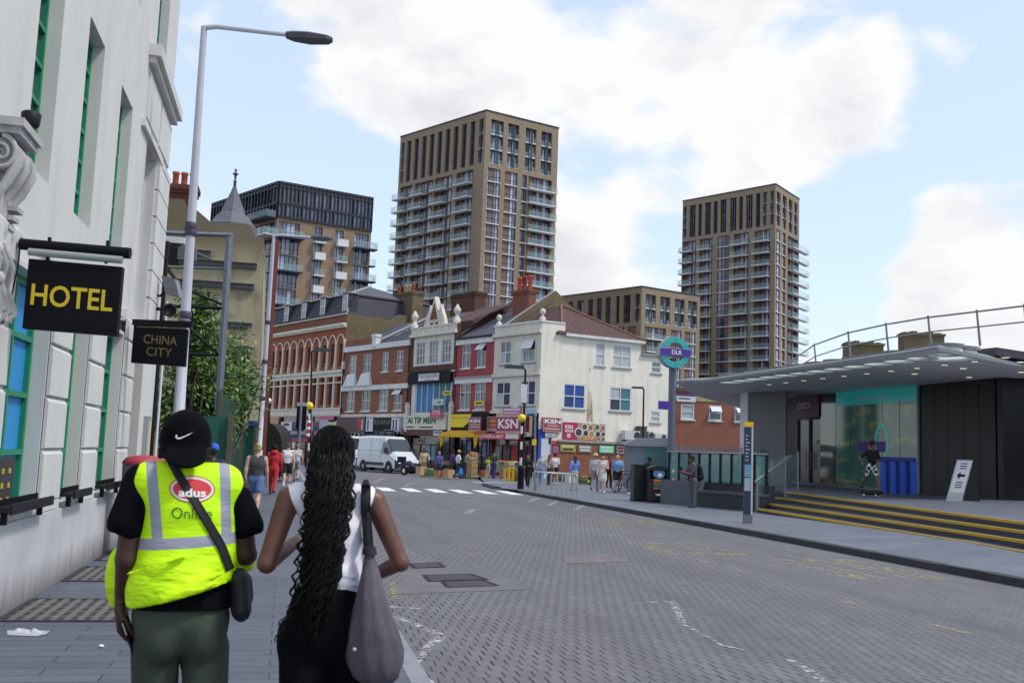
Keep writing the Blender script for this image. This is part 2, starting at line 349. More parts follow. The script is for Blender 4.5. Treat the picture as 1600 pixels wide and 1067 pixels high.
def slabs(name, c1, c2, mort, bw, rh, ms):
    q = Mt(name); q.b.inputs['Roughness'].default_value = .6; q.b.inputs['Specular IOR Level'].default_value = .4
    b = q.n('ShaderNodeTexBrick', offset=.37, offset_frequency=2, _Scale=1., _Mortar_Size=ms, _Brick_Width=bw, _Row_Height=rh, _Bias=0.); q.l(q.c.outputs['UV'], b.inputs['Vector'])
    for i, c in ((1, c1), (2, c2), (3, mort)): b.inputs[i].default_value = (*c, 1)
    o = q.mix(q.ramp(q.noise(.6, 6), .4, .7, 0, .45), b.outputs['Color'], tuple(x*.62 for x in c1)); o = q.mix(q.ramp(q.noise(5, 8, rough=.7, stretch=(.3, 1, 1)), .5, .75, 0, .35), o, tuple(min(1, x*1.35) for x in c2))
    q.base(o); iv = q.n('ShaderNodeMath', operation='SUBTRACT', i0=1.); q.l(b.outputs['Fac'], iv.inputs[1]); q.bump(iv.outputs[0], .3, .004); return q.m
M_SLABL = slabs('plank_paving', S(84, 88, 101), S(95, 100, 113), S(44, 47, 58), 1.15, .215, .007)
M_SLABR = slabs('granite_paving', S(98, 102, 114), S(110, 114, 126), S(76, 79, 91), .9, .3, .005)
M_KERB = mat('kerb_granite', S(64, 63, 68), .8, .25, 6)
g = MB(); R_ = 3500
g.poly([(-R_, -R_, -.05), (R_, -R_, -.05), (R_, R_, -.05), (-R_, R_, -.05)], mat('far_ground', S(105, 105, 106), .9, .1, .02)); tag(g.build('ground'), kind='structure')
g = MB(); ys = [-6, 0, 8, 12.9, 20.7, 28.3, 36]
for a, b2 in zip(ys, ys[1:]): g.poly([(1.15, a, 0), (kerb_at(a)[0]+.05, a, 0), (kerb_at(b2)[0]+.05, b2, 0), (1.15, b2, 0)], M_BLOCK)
tag(g.build('road'), kind='structure')
g = MB(); FK = [(11.98, 62.2), (5.4, 84.8), (-7, 128), (-20, 175)]
ys = [36, 42.1, 46.6, 55, 62.2]
for a, b2 in zip(ys, ys[1:]): g.poly([(1.15, a, -.002), (kerb_at(a)[0]+.05, a, -.002), (kerb_at(b2)[0]+.05, b2, -.002), (1.15, b2, -.002)], M_ASPH)
g.poly([(1.15, 62.2, -.002), (12.03, 62.2, -.002), (5.45, 84.8, -.002), (1.15, 84.8, -.002)], M_ASPH)
g.poly([(1.15, 84.8, -.002), (5.45, 84.8, -.002), (-6.95, 128, -.002), (-14, 128, -.002)], M_ASPH)
tag(g.build('asphalt_road'), kind='structure')
g = MB(); g.poly([(-2.6, -6, .012), (1.0, -6, .012), (1.0, 70, .012), (-2.6, 70, .012)], M_SLABL)
for x0, x1 in ((1.0, 1.15),): g.bx(x0, x1, -6, 84, -.03, .014, mat('edging_stone', S(135, 137, 145), .8, .15, 5))
tag(g.build('pavement'), kind='structure')
g = MB(); yy = [-6+2*i for i in range(35)]
for a, b2 in zip(yy, yy[1:]):
    for u0, u1 in ((.16, 1.2), (1.2, 2.3), (2.3, 3.4), (3.4, 4.5), (4.5, 9), (9, 45)):
        P = []
        for y, u in ((a, u0), (a, u1), (b2, u1), (b2, u0)):
            x = kerb_at(y)[0]+u; P.append((x, y, zp(x, y)))
        g.poly(P, M_SLABR)
g.poly([(kerb_at(62)[0]+.16, 62, .1), (62, 62, .1), (62, 175, .1), (-20, 175, .1), (-6.85, 128, .1), (5.55, 84.8, .1)], M_SLABR)
tag(g.build('station_pavement'), kind='structure')
g = MB()
def kerb_run(pts):
    for (x0, y0, z0), (x1, y1, z1) in zip(pts, pts[1:]):
        d = Vector((x1-x0, y1-y0, 0)); n = int(max(1, d.length//.95))
        for i in range(n):
            t0, t1 = i/n, (i+1)/n-.008/max(d.length, .1)*1.0
            A = Vector((x0, y0, 0))+d*t0; B = Vector((x0, y0, 0))+d*t1; rt = Vector((d.y, -d.x, 0)).normalized()*.16
            za, zb = z0+(z1-z0)*t0+.004, z0+(z1-z0)*t1+.004; jt = rnd.uniform(-.004, .004)
            P = [A, A+rt, B+rt, B]; Z = [za, za, zb, zb]
            lo = [Vector((p.x, p.y, -.04)) for p in P]; hi = [Vector((p.x, p.y, z+jt)) for p, z in zip(P, Z)]
            g.raw(lo+hi, ((0, 1, 2, 3), (7, 6, 5, 4), (0, 4, 5, 1), (1, 5, 6, 2), (2, 6, 7, 3), (3, 7, 4, 0)), M_KERB)
kerb_run(KL[:6]); kerb_run([(9.96, 42.1, .11), (10.4, 42.9, .05)]); kerb_run([(12.0, 62.2, .1), (5.42, 84.8, .1), (-7, 128, .1)])
tag(g.build('kerb'), kind='structure')
# small kerb island by the crossing
g = MB(); p0 = gr(762, 759, 0); p1 = gr(782, 764, 0); d = (p1-p0).normalized(); n = Vector((d.y, -d.x, 0))
g.box(p0, p1-p0, n*.3, (0, 0, .11), M_KERB); tag(g.build('kerb_stub'), kind='structure')
# markings
W_OLD = worn('worn_white_paint', S(206, 206, 208), .47, .64, 10); W_NEW = worn('white_paint', S(222, 222, 222), .3, .46, 5); Y_OLD = worn('worn_yellow_paint', S(188, 172, 98), .48, .66, 10)
mk = MB()
def strip(pts, wd, m, z=.005):
    P = [gr(x, y, z) for x, y in pts]
    for i, (a, b2) in enumerate(zip(P, P[1:])):
        d = (b2-a).normalized(); n = Vector((-d.y, d.x, 0))*wd/2
        mk.poly([a-n, b2-n, b2+n, a+n], m)
        if i: mk.poly([a-n*.9+d*0, a+d*wd*.3, a+n*.9, a-d*wd*.3], m)
        z += .0004
strip([(600, 947), (656, 950)], .09, W_OLD); strip([(618, 962), (650, 975), (690, 992)], .09, W_OLD, .006); strip([(690, 993), (665, 1015), (638, 1042)], .1, W_OLD, .007); strip([(634, 1040), (672, 1068), (700, 1085)], .1, W_OLD, .008)
strip([(985, 942), (1052, 939)], .07, W_OLD); strip([(1052, 941), (1068, 975)], .08, W_OLD, .006); strip([(1068, 975), (1130, 1008), (1180, 1018)], .05, W_OLD, .007); strip([(1235, 1030), (1262, 1045), (1300, 1075)], .08, W_OLD, .006)
strip([(700, 795), (738, 796)], .12, W_OLD); strip([(728, 802), (740, 795)], .2, W_OLD, .006); strip([(736, 802), (760, 802)], .12, W_OLD, .007)
for x, y in ((835, 781), (866, 786), (907, 793), (640, 757), (592, 751)): strip([(x-9, y+3), (x+6, y-4)], .16, W_OLD, .007)
for a in ((1088, 873, 1108, 880), (1145, 889, 1173, 896), (1032, 860, 1048, 864), (1315, 937, 1362, 951), (1455, 975, 1520, 990), (985, 847, 1003, 852), (620, 935, 610, 905)): strip([a[:2], a[2:]], .09, Y_OLD)
tag(mk.build('road_marking'), kind='structure')
mk = MB()
for k in range(9):                                        # zebra bars across the street
    x = .75+.0+k*1.05+1.1; mk.poly([(x, 40.2, .006), (x+.56, 40.2, .006), (x+.56, 43.6, .006), (x, 43.6, .006)], W_NEW)
mk.poly([(1.3, 39.6, .005), (9.8, 39.6, .005), (9.8, 39.75, .005), (1.3, 39.75, .005)], W_OLD)
for k in range(4): x = 10.7+k*.9; mk.poly([(x-.9, 52+k*.8, zp(x, 52)+.03), (x, 52.2+k*.8, zp(x, 52)+.03), (x+.5, 55+k*.6, zp(x, 55)+.03), (x-.3, 55+k*.6, zp(x, 55)+.03)], W_OLD)
tag(mk.build('zebra_crossing'), kind='structure')
def ground_text(s, org, xdir, wd, ht, m):                  # lettering on the road, read by traffic coming towards us
    mb = MB(); v, f = text2d(s, .01); xs = [p[0] for p in v]; ys_ = [p[1] for p in v]; X = Vector(xdir).normalized(); Y = Vector((-X.y, X.x, 0))
    mb.raw([Vector(org)+X*((x-min(xs))/(max(xs)-min(xs))*wd)+Y*((y-min(ys_))/(max(ys_)-min(ys_))*ht)+Vector((0, 0, .006)) for x, y in v], f, m); tag(mb.build('road_lettering'), kind='structure')
ground_text('BUS', (10.15, 16.6, 0), (-1, 0, 0), 1.75, 2.9, Y_OLD); ground_text('STOP', (8.4, 19.4, 0), (-1, -.02, 0), 1.7, 2.5, Y_OLD); ground_text('BUS', (9.9, 26.4, 0), (-1, 0, 0), 2.0, 2.8, Y_OLD)
# repairs, covers and gratings
g = MB(); P = [gr(*p, .004) for p in ((612, 928), (640, 888), (760, 884), (832, 920))]; g.poly(P[::1], mat('patched_asphalt', S(106, 105, 110), .9, .2, 3)); tag(g.build('road_patch'), kind='structure')
g = MB(); P = [gr(*p, .004) for p in ((884, 880), (878, 868), (962, 865), (985, 877))]; g.poly(P, mat('red_patch', S(112, 104, 106), .9, .25, 4)); tag(g.build('road_patch'), kind='structure')
M_IRON = mat('cast_iron', S(62, 61, 66), .6, .25, 12, metal=.3)
def cover(px, label):
    P = [gr(*p, .007) for p in px]; cen = sum(P, Vector())/4; t = thing('manhole_cover', label, 'manhole cover', cen); mb = MB()
    for a, b2 in zip(P, P[1:]+P[:1]): d = (b2-a).normalized(); n = Vector((-d.y, d.x, 0))*.03; mb.poly([a-n, b2-n, b2+n, a+n], mat('cover_joint', S(30, 30, 34), .9, .1))
    mb.build('frame', t); mb = MB(); Q = [cen+(p-cen)*.9 for p in P]; mb.poly(Q, M_IRON); mb.build('plate', t)
cover(((672, 908), (662, 898), (735, 896), (762, 905)), 'iron manhole cover in the grey patch, the farther of two touching covers'); cover(((700, 917), (690, 907), (752, 905), (778, 914)), 'iron manhole cover in the grey patch, nearer to the camera'); cover(((648, 887), (640, 880), (684, 878), (694, 885)), 'small iron manhole cover just beyond the grey asphalt patch')
def grating(y0, y1, label, wd=1.05):
    t = thing('pavement_grating', label, 'grating', (-2.45, (y0+y1)/2, .015), 'lightwell gratings along the hotel wall'); mb = MB(); x0, x1 = -2.42, -2.42+wd
    dk = mat('lightwell_dark', S(54, 52, 55), .9, .1)
    mb.poly([(x0, y0, .016), (x1, y0, .016), (x1, y1, .016), (x0, y1, .016)], dk); mb.build('pit', t); mb = MB()
    for a in ((x0, x1, y0, y0+.05), (x0, x1, y1-.05, y1), (x0, x0+.05, y0+.05, y1-.05), (x1-.05, x1, y0+.05, y1-.05)): mb.bx(*a, .0, .024, M_IRON)
    mb.build('frame', t); mb = MB(); n = 9
    M_BAR = mat('grate_bar', S(104, 99, 98), .7, .2, 8)
    for i in range(1, n): x = x0+(x1-x0)*i/n; mb.bx(x-.03, x+.03, y0+.05, y1-.05, .0, .022, M_BAR)
    for i in range(1, 5): y = y0+(y1-y0)*i/5; mb.bx(x0+.05, x1-.05, y-.02, y+.02, .001, .0205, M_BAR)
    mb.build('grate', t)
grating(9.9, 11.25, 'brown iron lightwell grating set in the paving, nearest to the camera'); grating(12.6, 14.0, 'brown iron lightwell grating set in the paving, middle one'); grating(14.7, 16.2, 'brown iron lightwell grating under the third window bay')
# thrown-away plastic bag
mb = MB(); c = gr(44, 990, .014); pm = glass_clear('plastic_film', (.8, .8, .88), .5, .2); gx = [[None]*9 for _ in range(7)]
for i in range(7):
    for j in range(9):
        a = (j/8-.5)*.36*(1-.3*abs(i/3-1)); bb = (i/6-.5)*.2; gx[i][j] = c+Vector((a*.97+bb*.2, bb-a*.2, max(0, rnd.uniform(0, .05)*(1-abs(i/3-1))+.006)))
vs_ = sum(gx, []); mb.raw(vs_, [(i*9+j, i*9+j+1, (i+1)*9+j+1, (i+1)*9+j) for i in range(6) for j in range(8)], pm); tag(mb.build('plastic_bag'), 'crumpled clear plastic bag lying on the left pavement', 'litter')
mb = MB(); c = gr(158, 1011, .014); mb.ball(c+Vector((0, 0, .012)), .02, mat('white_litter', S(225, 225, 230), .8, .1), 8, (1.2, 1, .6)); tag(mb.build('paper_scrap'), 'tiny white paper scrap on the left pavement', 'litter')
# ------------------------------------------------------------------ hotel on the left
M_STONE = mat('portland_stone', S(204, 203, 200), .8, .07, 1.3, streak=.25, dirt=S(150, 150, 152), bump=.05)
q = Mt('stained_plinth'); q.b.inputs['Roughness'].default_value = .85
o = q.mix(q.ramp(q.noise(1.1, 6), .35, .7), S(176, 176, 178), S(198, 198, 199)); sp_ = q.n('ShaderNodeSeparateXYZ'); q.l(q.c.outputs['UV'], sp_.inputs[0])
st = q.noise(7., 5, 'UV', .65, (1., .1, 1.)); mm = q.n('ShaderNodeMath', operation='MULTIPLY_ADD', i1=.55); q.l(st, mm.inputs[0]); hh = q.ramp(sp_.outputs['Y'], .0, .62, .72, 0.); q.l(hh, mm.inputs[2])
o = q.mix(q.ramp(mm.outputs[0], .55, .95, 0, .85), o, S(98, 96, 94)); q.base(o); M_PLINTH = q.m
M_GREEN = mat('green_window_paint', S(24, 130, 92), .45, .1, 5); M_GL = glass_dark('hotel_glass', (.10, .13, .15)); M_BLUEB = mat('blue_blind', S(40, 140, 205), .5, .1, 2); M_BLK = mat('black_metal', S(20, 21, 26), .55, .15, 6, spec=.3)
FH = Fr((-2.6, 0, 0), (0, 1)); FG = Fr((-2.5, 0, 0), (0, 1))
hot = thing('hotel_building', 'pale stone hotel with green metal windows and rusticated ground floor beside the left pavement', 'building', (-2.6, 4, 0))
Y1 = 20.4
UW = [(7.4, 8.4), (10.2, 11.15), (12.45, 13.45), (14.85, 15.9)]
mb = MB(); uh = [(a, b2, 4.32, 6.75) for a, b2 in UW]+[(17.6, 18.85, 3.7, 6.75)]
top = [(17.75, 19.0, 8.35, 12)]+[(a, b2, 8.35, 12) for a, b2 in UW]
wall(mb, FH, -2, Y1, 3.3, 15, uh+top, M_STONE, .24); 
mb.poly([(-2.6, Y1, 0), (-13, Y1, 0), (-13, Y1, 15), (-2.6, Y1, 15)], M_STONE); mb.poly([(-2.6, -2, 15), (-2.6, Y1, 15), (-13, Y1, 15), (-13, -2, 15)], M_STONE)
mb.build('upper_wall', hot)
gh = [(7.2, 8.9, .9, 3.05), (9.75, 11.35, .9, 3.25), (12.35, 13.45, .9, 3.25), (14.55, 16.15, .9, 3.25), (17.25, 18.5, 0, 3.25)]
mb = MB(); wall(mb, Fr((-2.5, 0, 0), (0, 1)), -2, Y1-.35, .86, 3.3, [h for h in gh], M_STONE, .5); FG.quad(mb, Y1-.35, Y1, .86, 3.3, -.02, M_STONE)
mb.poly([(-2.5, -2, 3.3), (-2.5, Y1, 3.3), (-2.6, Y1, 3.3), (-2.6, -2, 3.3)], M_STONE)
mb.build('ground_floor_wall', hot)
mb = MB(); wall(mb, Fr((-2.44, 0, 0), (0, 1)), -2, Y1-.3, 0, .86, [(17.25, 18.5, 0, .86)], M_PLINTH, .4); mb.poly([(-2.44, -2, .86), (-2.44, 17.25, .86), (-2.95, 17.25, .868), (-2.95, -2, .868)], M_STONE); mb.poly([(-2.44, Y1-.3, 0), (-2.44, Y1-.3, .86), (-2.6, Y1-.3, .86), (-2.6, Y1-.3, 0)][::-1], M_PLINTH)
mb.build('plinth', hot)
for i, (a, b2) in enumerate(((4.2, 7.15), (8.95, 9.7), (11.38, 12.32), (13.48, 14.5), (16.2, 17.2))):   # rusticated piers, block by block
    mb = MB(); z = .98
    mb.bx(-2.5, -2.455, a-.0, b2, .872, .975, M_STONE); zz = [.98+.56*k for k in range(5)]
    for k, z in enumerate(zz):
        z1 = min(z+.545, 3.55); x = -2.455
        P = [(-2.49, a, z), (-2.49, b2, z), (-2.49, b2, z1), (-2.49, a, z1)]; c_ = .035
        Q = [(x, a+.0, z+.012), (x, b2, z+.012), (x, b2, z1-.045), (x, a, z1-.045)]
        mb.raw(P+Q, ((4, 5, 6, 7), (0, 1, 5, 4), (1, 2, 6, 5), (2, 3, 7, 6), (3, 0, 4, 7)), M_STONE)
    mb.build('rusticated_pier', hot)
for k in range(6):                                         # end bay rustication beside the tall recess
    z = 3.75+.5*k; mb = MB(); mb.bx(-2.6, -2.53, 18.9, Y1+.02, z, z+.47, M_STONE); mb.build('quoin', hot)
mb = MB()
FH.box(mb, 17.0, Y1+.12, 8.06, 8.26, 0, .2, M_STONE); FH.box(mb, 17.05, Y1+.06, 7.95, 8.06, 0, .12, M_STONE)
FH.box(mb, 17.2, 18.7, 7.05, 7.85, .0, .03, M_STONE); FH.box(mb, 18.85, Y1, 7.05, 7.85, .0, .03, M_STONE); FH.box(mb, 16.8, 19.2, 6.78, 6.9, 0, .07, M_STONE); FH.box(mb, 19.2, Y1+.06, 6.72, 6.84, 0, .08, M_STONE)
mb.build('cornice', hot)
mb = MB(); FH.box(mb, -2, 16.5, 3.56, 3.6, 0, .03, M_STONE); FH.box(mb, 16.3, 19.0, 3.5, 3.68, 0, .09, M_STONE); mb.build('string_course', hot)
for a, b2 in UW: window(hot, FH, (a, b2, 4.36, 6.75), M_GREEN, M_GL, -.2, 2, 6, .06)
window(hot, FH, (17.6, 18.85, 3.72, 6.75), M_STONE, M_GL, -.22, 1, 1, .05); window(hot, FH, (17.75, 19.0, 8.4, 12), M_GREEN, M_GL, -.2, 2, 5, .06)
for i, (a, b2, c, d) in enumerate(gh[:4]):
    w_ = window(hot, FG, (a, b2, c+.02, d), M_GREEN, M_BLUEB if i == 1 else M_GL, -.2, 2, 4, .07)
w_ = MB(); FG.box(w_, 9.8, 10.9, .92, 1.45, -.14, -.11, mat('dark_notice', S(52, 50, 52), .6, .1)); 
for i in range(4):
    for j in range(3): FG.box(w_, 9.95+i*.24, 10.01+i*.24, 1.02+j*.14, 1.07+j*.14, -.11, -.1, mat('gold_dot', S(190, 170, 60), .5, .1))
w_.build('window_notice', hot)
for a, b2 in ((9.65, 11.3), (12.4, 13.45), (14.6, 16.1)):        # black bird-proof bars along the sills
    mb = MB(); mb.bx(-2.47, -2.33, a, b2, .99, 1.03, M_BLK); mb.bx(-2.33, -2.30, a, b2, .97, 1.06, M_BLK)
    for y in (a+.15, b2-.15): mb.bx(-2.43, -2.38, y, y+.05, .868, .99, M_BLK)
    n = int((b2-a)/.05)
    for k in range(n): mb.bx(-2.46, -2.45, a+k*.05, a+k*.05+.02, 1.03, 1.09, M_BLK)
    mb.build('sill_bar', hot)
M_WOODD = mat('dark_oak', S(84, 66, 44), .5, .25, 4)
mb = MB(); mb.bx(-2.92, -2.84, 17.25, 18.5, .0, 3.25, M_WOODD)
for y in (17.3, 17.9): 
    for z in (.2, 1.2, 2.2): mb.bx(-2.84, -2.81, y, y+.5, z, z+.85, mat('oak_panel', S(104, 82, 56), .5, .25, 4))
d_ = mb.build('door', hot); mb = MB(); mb.tube([(-2.79, 18.3, 1.0), (-2.79, 18.3, 1.5)], .02, mat('brass', S(180, 150, 80), .3, .1, metal=.8)); mb.build('handle', d_)
mb = MB(); mb.bx(-2.5, -2.42, 19.1, 19.5, 1.1, 2.1, mat('frame_grey', S(150, 152, 158), .5, .1)); mb.bx(-2.42, -2.41, 19.16, 19.44, 1.18, 2.02, mat('menu_card', S(196, 184, 150), .6, .1)); mb.build('menu_case', hot)
# carved scroll bracket over the first bay
M_CARV = mat('carved_stone', S(176, 176, 176), .85, .2, 9, bump=.25)
mb = MB(); F2 = Fr((-2.6, 9.0, 0), (.94, .35))
sc = []
for k in range(22):
    t = k/21; sc.append((9.62-.24*math.cos(t*4.5)*(1-.55*t), 4.12+.24*math.sin(t*4.5+.4)*(1-.55*t)))
mb.bx(-2.6, -2.33, 8.9, 9.5, 4.2, 4.26, M_CARV); mb.bx(-2.6, -2.30, 8.86, 9.54, 4.26, 4.33, M_CARV)
vol = []
for k in range(30): th_ = k/29*10.5; r_v = .155*(1-.8*k/29); vol.append((-2.47+r_v*math.sin(th_)*.8, 4.03+r_v*math.cos(th_)))
mb.lathe([(0, 0), (.135, 0), (.14, .02), (.14, .5), (0, .5)], (-2.47, 8.95, 4.03), M_CARV, 20, axis=(0, 1, 0))
mb.tube([(x, 8.93, z) for x, z in vol], [.024*(1-.4*k/29) for k in range(30)], M_CARV, 7); mb.tube([(x, 9.46, z) for x, z in vol], [.024*(1-.4*k/29) for k in range(30)], M_CARV, 7)
for y in (8.97, 9.2, 9.43): mb.tube([(-2.36, y, 4.08), (-2.35, y, 3.95), (-2.42, y, 3.78), (-2.5, y, 3.66), (-2.5, y, 3.5), (-2.46, y, 3.4), (-2.5, y, 3.28)], [.04, .05, .045, .04, .035, .035, .01], M_CARV, 8)
mb.box((-2.6, 8.95, 3.3), (.12, 0, 0), (0, .5, 0), (0, 0, .75), M_CARV)
for k in range(5): mb.bx(-2.6, -2.40-.02*k, 9.3-.02*k, 9.5-.03*k, 3.62-.085*k, 3.66-.085*k, M_CARV)
for k in range(26): mb.ball((-2.5+rnd.uniform(-.06, .05), 9.0+rnd.uniform(-.3, .3), 2.95+rnd.uniform(-.25, .3)), rnd.uniform(.03, .07), M_CARV, 8)
for k in range(3): mb.tube([(-2.45, 8.75+.2*k, 3.3), (-2.42, 8.9+.2*k, 3.12), (-2.5, 9.05+.2*k, 2.95), (-2.43, 9.2+.2*k, 2.75), (-2.5, 9.1+.2*k, 2.6)], [.02, .05, .06, .045, .015], M_CARV, 8)
mb.build('scroll_bracket', hot)
t = thing('floodlight', 'black floodlight standing on the carved scroll of the hotel', 'floodlight', (-2.36, 9.3, 4.33)); mb = MB(); mb.lathe([(.03, 0), (.03, .04), (.06, .05), (.075, .07), (.085, .17), (.07, .185), (.0, .185)], (-2.36, 9.3, 4.33), M_BLK, 14); mb.build('housing', t)
# drainpipes and pins along the corner
t = thing('drainpipe', 'black drainpipe and pale cable down the far corner of the hotel', 'pipe', (-2.5, Y1+.15, 0)); mb = MB(); mb.tube([(-2.5, Y1+.12, 0), (-2.5, Y1+.12, 5.6)], .04, M_BLK, 8); mb.build('pipe', t); mb = MB(); mb.tube([(-2.42, Y1+.12, 0), (-2.42, Y1+.12, 4.4)], .025, mat('white_pvc', S(215, 215, 218), .5, .05), 6); mb.build('cable', t)
# hanging signs on the hotel
M_NAVY = mat('sign_black', S(12, 11, 20), .6, .1, 4, spec=.2); M_GOLDY = mat('sign_yellow', S(216, 190, 42), .5, .05, 4); M_GOLD = mat('sign_gold', S(120, 104, 56), .5, .05, 4)
def hang_sign(p0, p1, z0, z1, name, label, lines, tilt):
    a = Vector((p1[0]-p0[0], p1[1]-p0[1], 0)); F = Fr((p0[0], p0[1], 0), a); Lh = a.length; t = thing(name, label, 'hanging sign', (p0[0], p0[1], z0)); mb = MB()
    mb.box(F.p(0, z0, -.04), F.p(Lh, z0-tilt, -.04)-F.p(0, z0, -.04), F.n*.08, (0, 0, z1-z0), M_NAVY); b_ = mb.build('panel', t); mb = MB()
    for s, x0, x1, y0, y1, mt, bold in lines:
        v, f = text2d(s, bold); xs = [q[0] for q in v]; ys_ = [q[1] for q in v]; X0, X1, Z0, Z1 = min(xs), max(xs), min(ys_), max(ys_); pts = []
        for x, y in v:
            ss = Lh*(x0+(x-X0)/(X1-X0)*(x1-x0)); pts.append(F.p(ss, z0-tilt*ss/Lh+(z1-z0)*(y0+(y-Z0)/(Z1-Z0)*(y1-y0)), .043))
        mb.raw(pts, f, mt)
    mb.build('lettering', b_); return t, F, Lh
t, F, Lh = hang_sign((-2.33, 9.6), (-1.52, 9.5), 2.62, 3.25, 'hotel_sign', 'large black hanging sign with the word hotel in yellow capitals', [('HOTEL', .06, .93, .34, .65, M_GOLDY, .016)], .03)
mb = MB(); mb.tube([F.p(-.1, 3.385, 0), F.p(Lh+.05, 3.355, 0)], .052, M_NAVY, 12); lt = mb.build('lamp_bar', t); mb = MB(); mb.tube([F.p(0, 3.31, .05), F.p(Lh, 3.28, .05)], .034, mat('lamp_diffuser', S(150, 158, 154), .4, .05), 10); mb.build('diffuser', lt)
for s in (.15, .66):
    mb = MB(); c = F.p(s, 0, 0); mb.bx(c.x-.012, c.x+.012, c.y-.02, c.y+.02, 3.25, 3.46, M_NAVY); mb.build('hanger', t)
mb = MB(); mb.tube([F.p(-.1, 3.4, 0), F.p(-.1, 3.2, .0), F.p(-.12, 2.9, .03)], .008, M_BLK, 5); mb.build('cable', t)
t, F, Lh = hang_sign((-2.36, 16.2), (-1.55, 16.05), 2.84, 3.42, 'restaurant_sign', 'smaller black hanging sign with two lines of thin gold capitals', [('CHINA', .2, .82, .54, .78, M_GOLD, .0), ('CITY', .27, .74, .22, .45, M_GOLD, .0)], .03)
mb = MB(); F.box(mb, -.02, Lh+.06, 3.42, 3.51, -.07, .07, M_NAVY); F.box(mb, .05, Lh-.02, 3.39, 3.405, .04, .05, M_GOLD); mb.build('top_rail', t)
# cameras and lamps on the corner of the hotel
t = thing('security_floodlight', 'grey floodlight on a bracket at the hotel corner, above the round camera', 'floodlight', (-2.1, 18.6, 4.1)); mb = MB(); c = at(268, 447, 19); mb.box(c+Vector((-.1, 0, -.15)), (.26, -.08, -.06), (.06, .2, 0), (-.1, 0, .34), mat('grey_metal', S(120, 120, 126), .5, .15)); mb.tube([c+Vector((-.6, .1, -.15)), c+Vector((-.2, .05, -.2)), c], .025, M_BLK, 6); mb.build('housing', t)
t = thing('security_camera', 'round black camera on an arm from the hotel corner', 'camera', at(258, 482, 18.8)); mb = MB(); c = at(262, 482, 18.8); mb.lathe([(.0, 0), (.1, 0), (.13, .04), (.13, .26), (.1, .28), (.095, .24), (0, .24)], c+Vector((0, .25, 0)), M_BLK, 14, axis=(.15, -1, -.1)); mb.tube([c+Vector((-.6, .3, .02)), c+Vector((-.05, .2, 0))], .035, M_BLK, 6); mb.build('housing', t)
t = thing('utility_box', 'white topped black equipment box fixed high on the hotel corner', 'box', at(258, 382, 20.5)); mb = MB(); c = at(255, 378, 20.5); mb.box(c, (.42, 0, 0), (0, .3, 0), (0, 0, .13), mat('white_box', S(205, 205, 205), .6, .08)); mb.box(c+Vector((.02, 0, -.42)), (.3, 0, 0), (0, .3, 0), (0, 0, .418), M_BLK); mb.box(c+Vector((.3, -.02, -.34)), (.36, 0, 0), (0, .25, 0), (0, 0, .26), mat('grey_box', S(96, 92, 98), .6, .1)); mb.build('housing', t)
# ------------------------------------------------------------------ white street lamps
M_LW = mat('lamp_white', S(186, 188, 200), .45, .06, 4); M_BAND = mat('lamp_band', S(62, 60, 82), .5, .1)
def lamp(base, top, arm, thick, label, bands):
    t = thing('street_lamp', label, 'street lamp', base, 'white street lamps along the left pavement'); base, top, arm = Vector(base), Vector(top), Vector(arm); mb = MB(); d = top-base
    mb.tube([base, base+d*.17, base+d*.172, base+d*.5, top], [thick*1.5, thick*1.5, thick*1.15, thick*.95, thick*.62], M_LW, 14); mb.build('pole', t); mb = MB()
    mb.tube([top+Vector((0, 0, -.02)), top+(arm-top)*.1+Vector((0, 0, .02)), top+(arm-top)*.68], [thick*.55, thick*.5, thick*.42], M_LW, 10); mb.build('arm', t)
    mb = MB(); h0 = top+(arm-top)*.64; u = (arm-top).normalized(); sd_ = Vector((-u.y, u.x, 0)); sd_.normalize(); ln = (arm-h0).length; pr = [(0, .05, .05), (.15, .1, .07), (.5, .15, .075), (.9, .13, .05), (1, .06, .03)]; vs2 = []
    for tt, wd, hh_ in pr:
        c = h0+u*ln*tt; vs2 += [c+sd_*wd+Vector((0, 0, -hh_)), c+sd_*wd+Vector((0, 0, hh_*.3)), c+sd_*wd*.4+Vector((0, 0, hh_)), c-sd_*wd*.4+Vector((0, 0, hh_)), c-sd_*wd+Vector((0, 0, hh_*.3)), c-sd_*wd+Vector((0, 0, -hh_))]
    mb.raw(vs2, [(i*6+j, i*6+(j+1) % 6, (i+1)*6+(j+1) % 6, (i+1)*6+j) for i in range(4) for j in range(6)], mat('lamp_head_grey', S(66, 66, 80), .4, .1)); mb.build('lamp_head', t)
    for z in bands:
        mb = MB(); c = base+d*(z-base.z)/d.z; r = thick*(1.55 if z < base.z+d.z*.17 else 1.12); mb.lathe([(r, 0), (r*1.08, .01), (r*1.08, .12), (r, .13)], c, M_BAND, 12); mb.build('band', t)
lamp((-1.72, 17.5, .01), at(319, 42, 17.0), at(519, 62, 17.0), .083, 'nearer tall white street lamp with a flat dark head on a long arm', (3.55, 3.7, 5.1, 5.2))
lamp((-.8, 34.0, .01), at(428, 368, 33.0), at(519, 373, 33.0), .083, 'farther white street lamp in front of the rendered gable', (3.1, 5.6, 4.3))
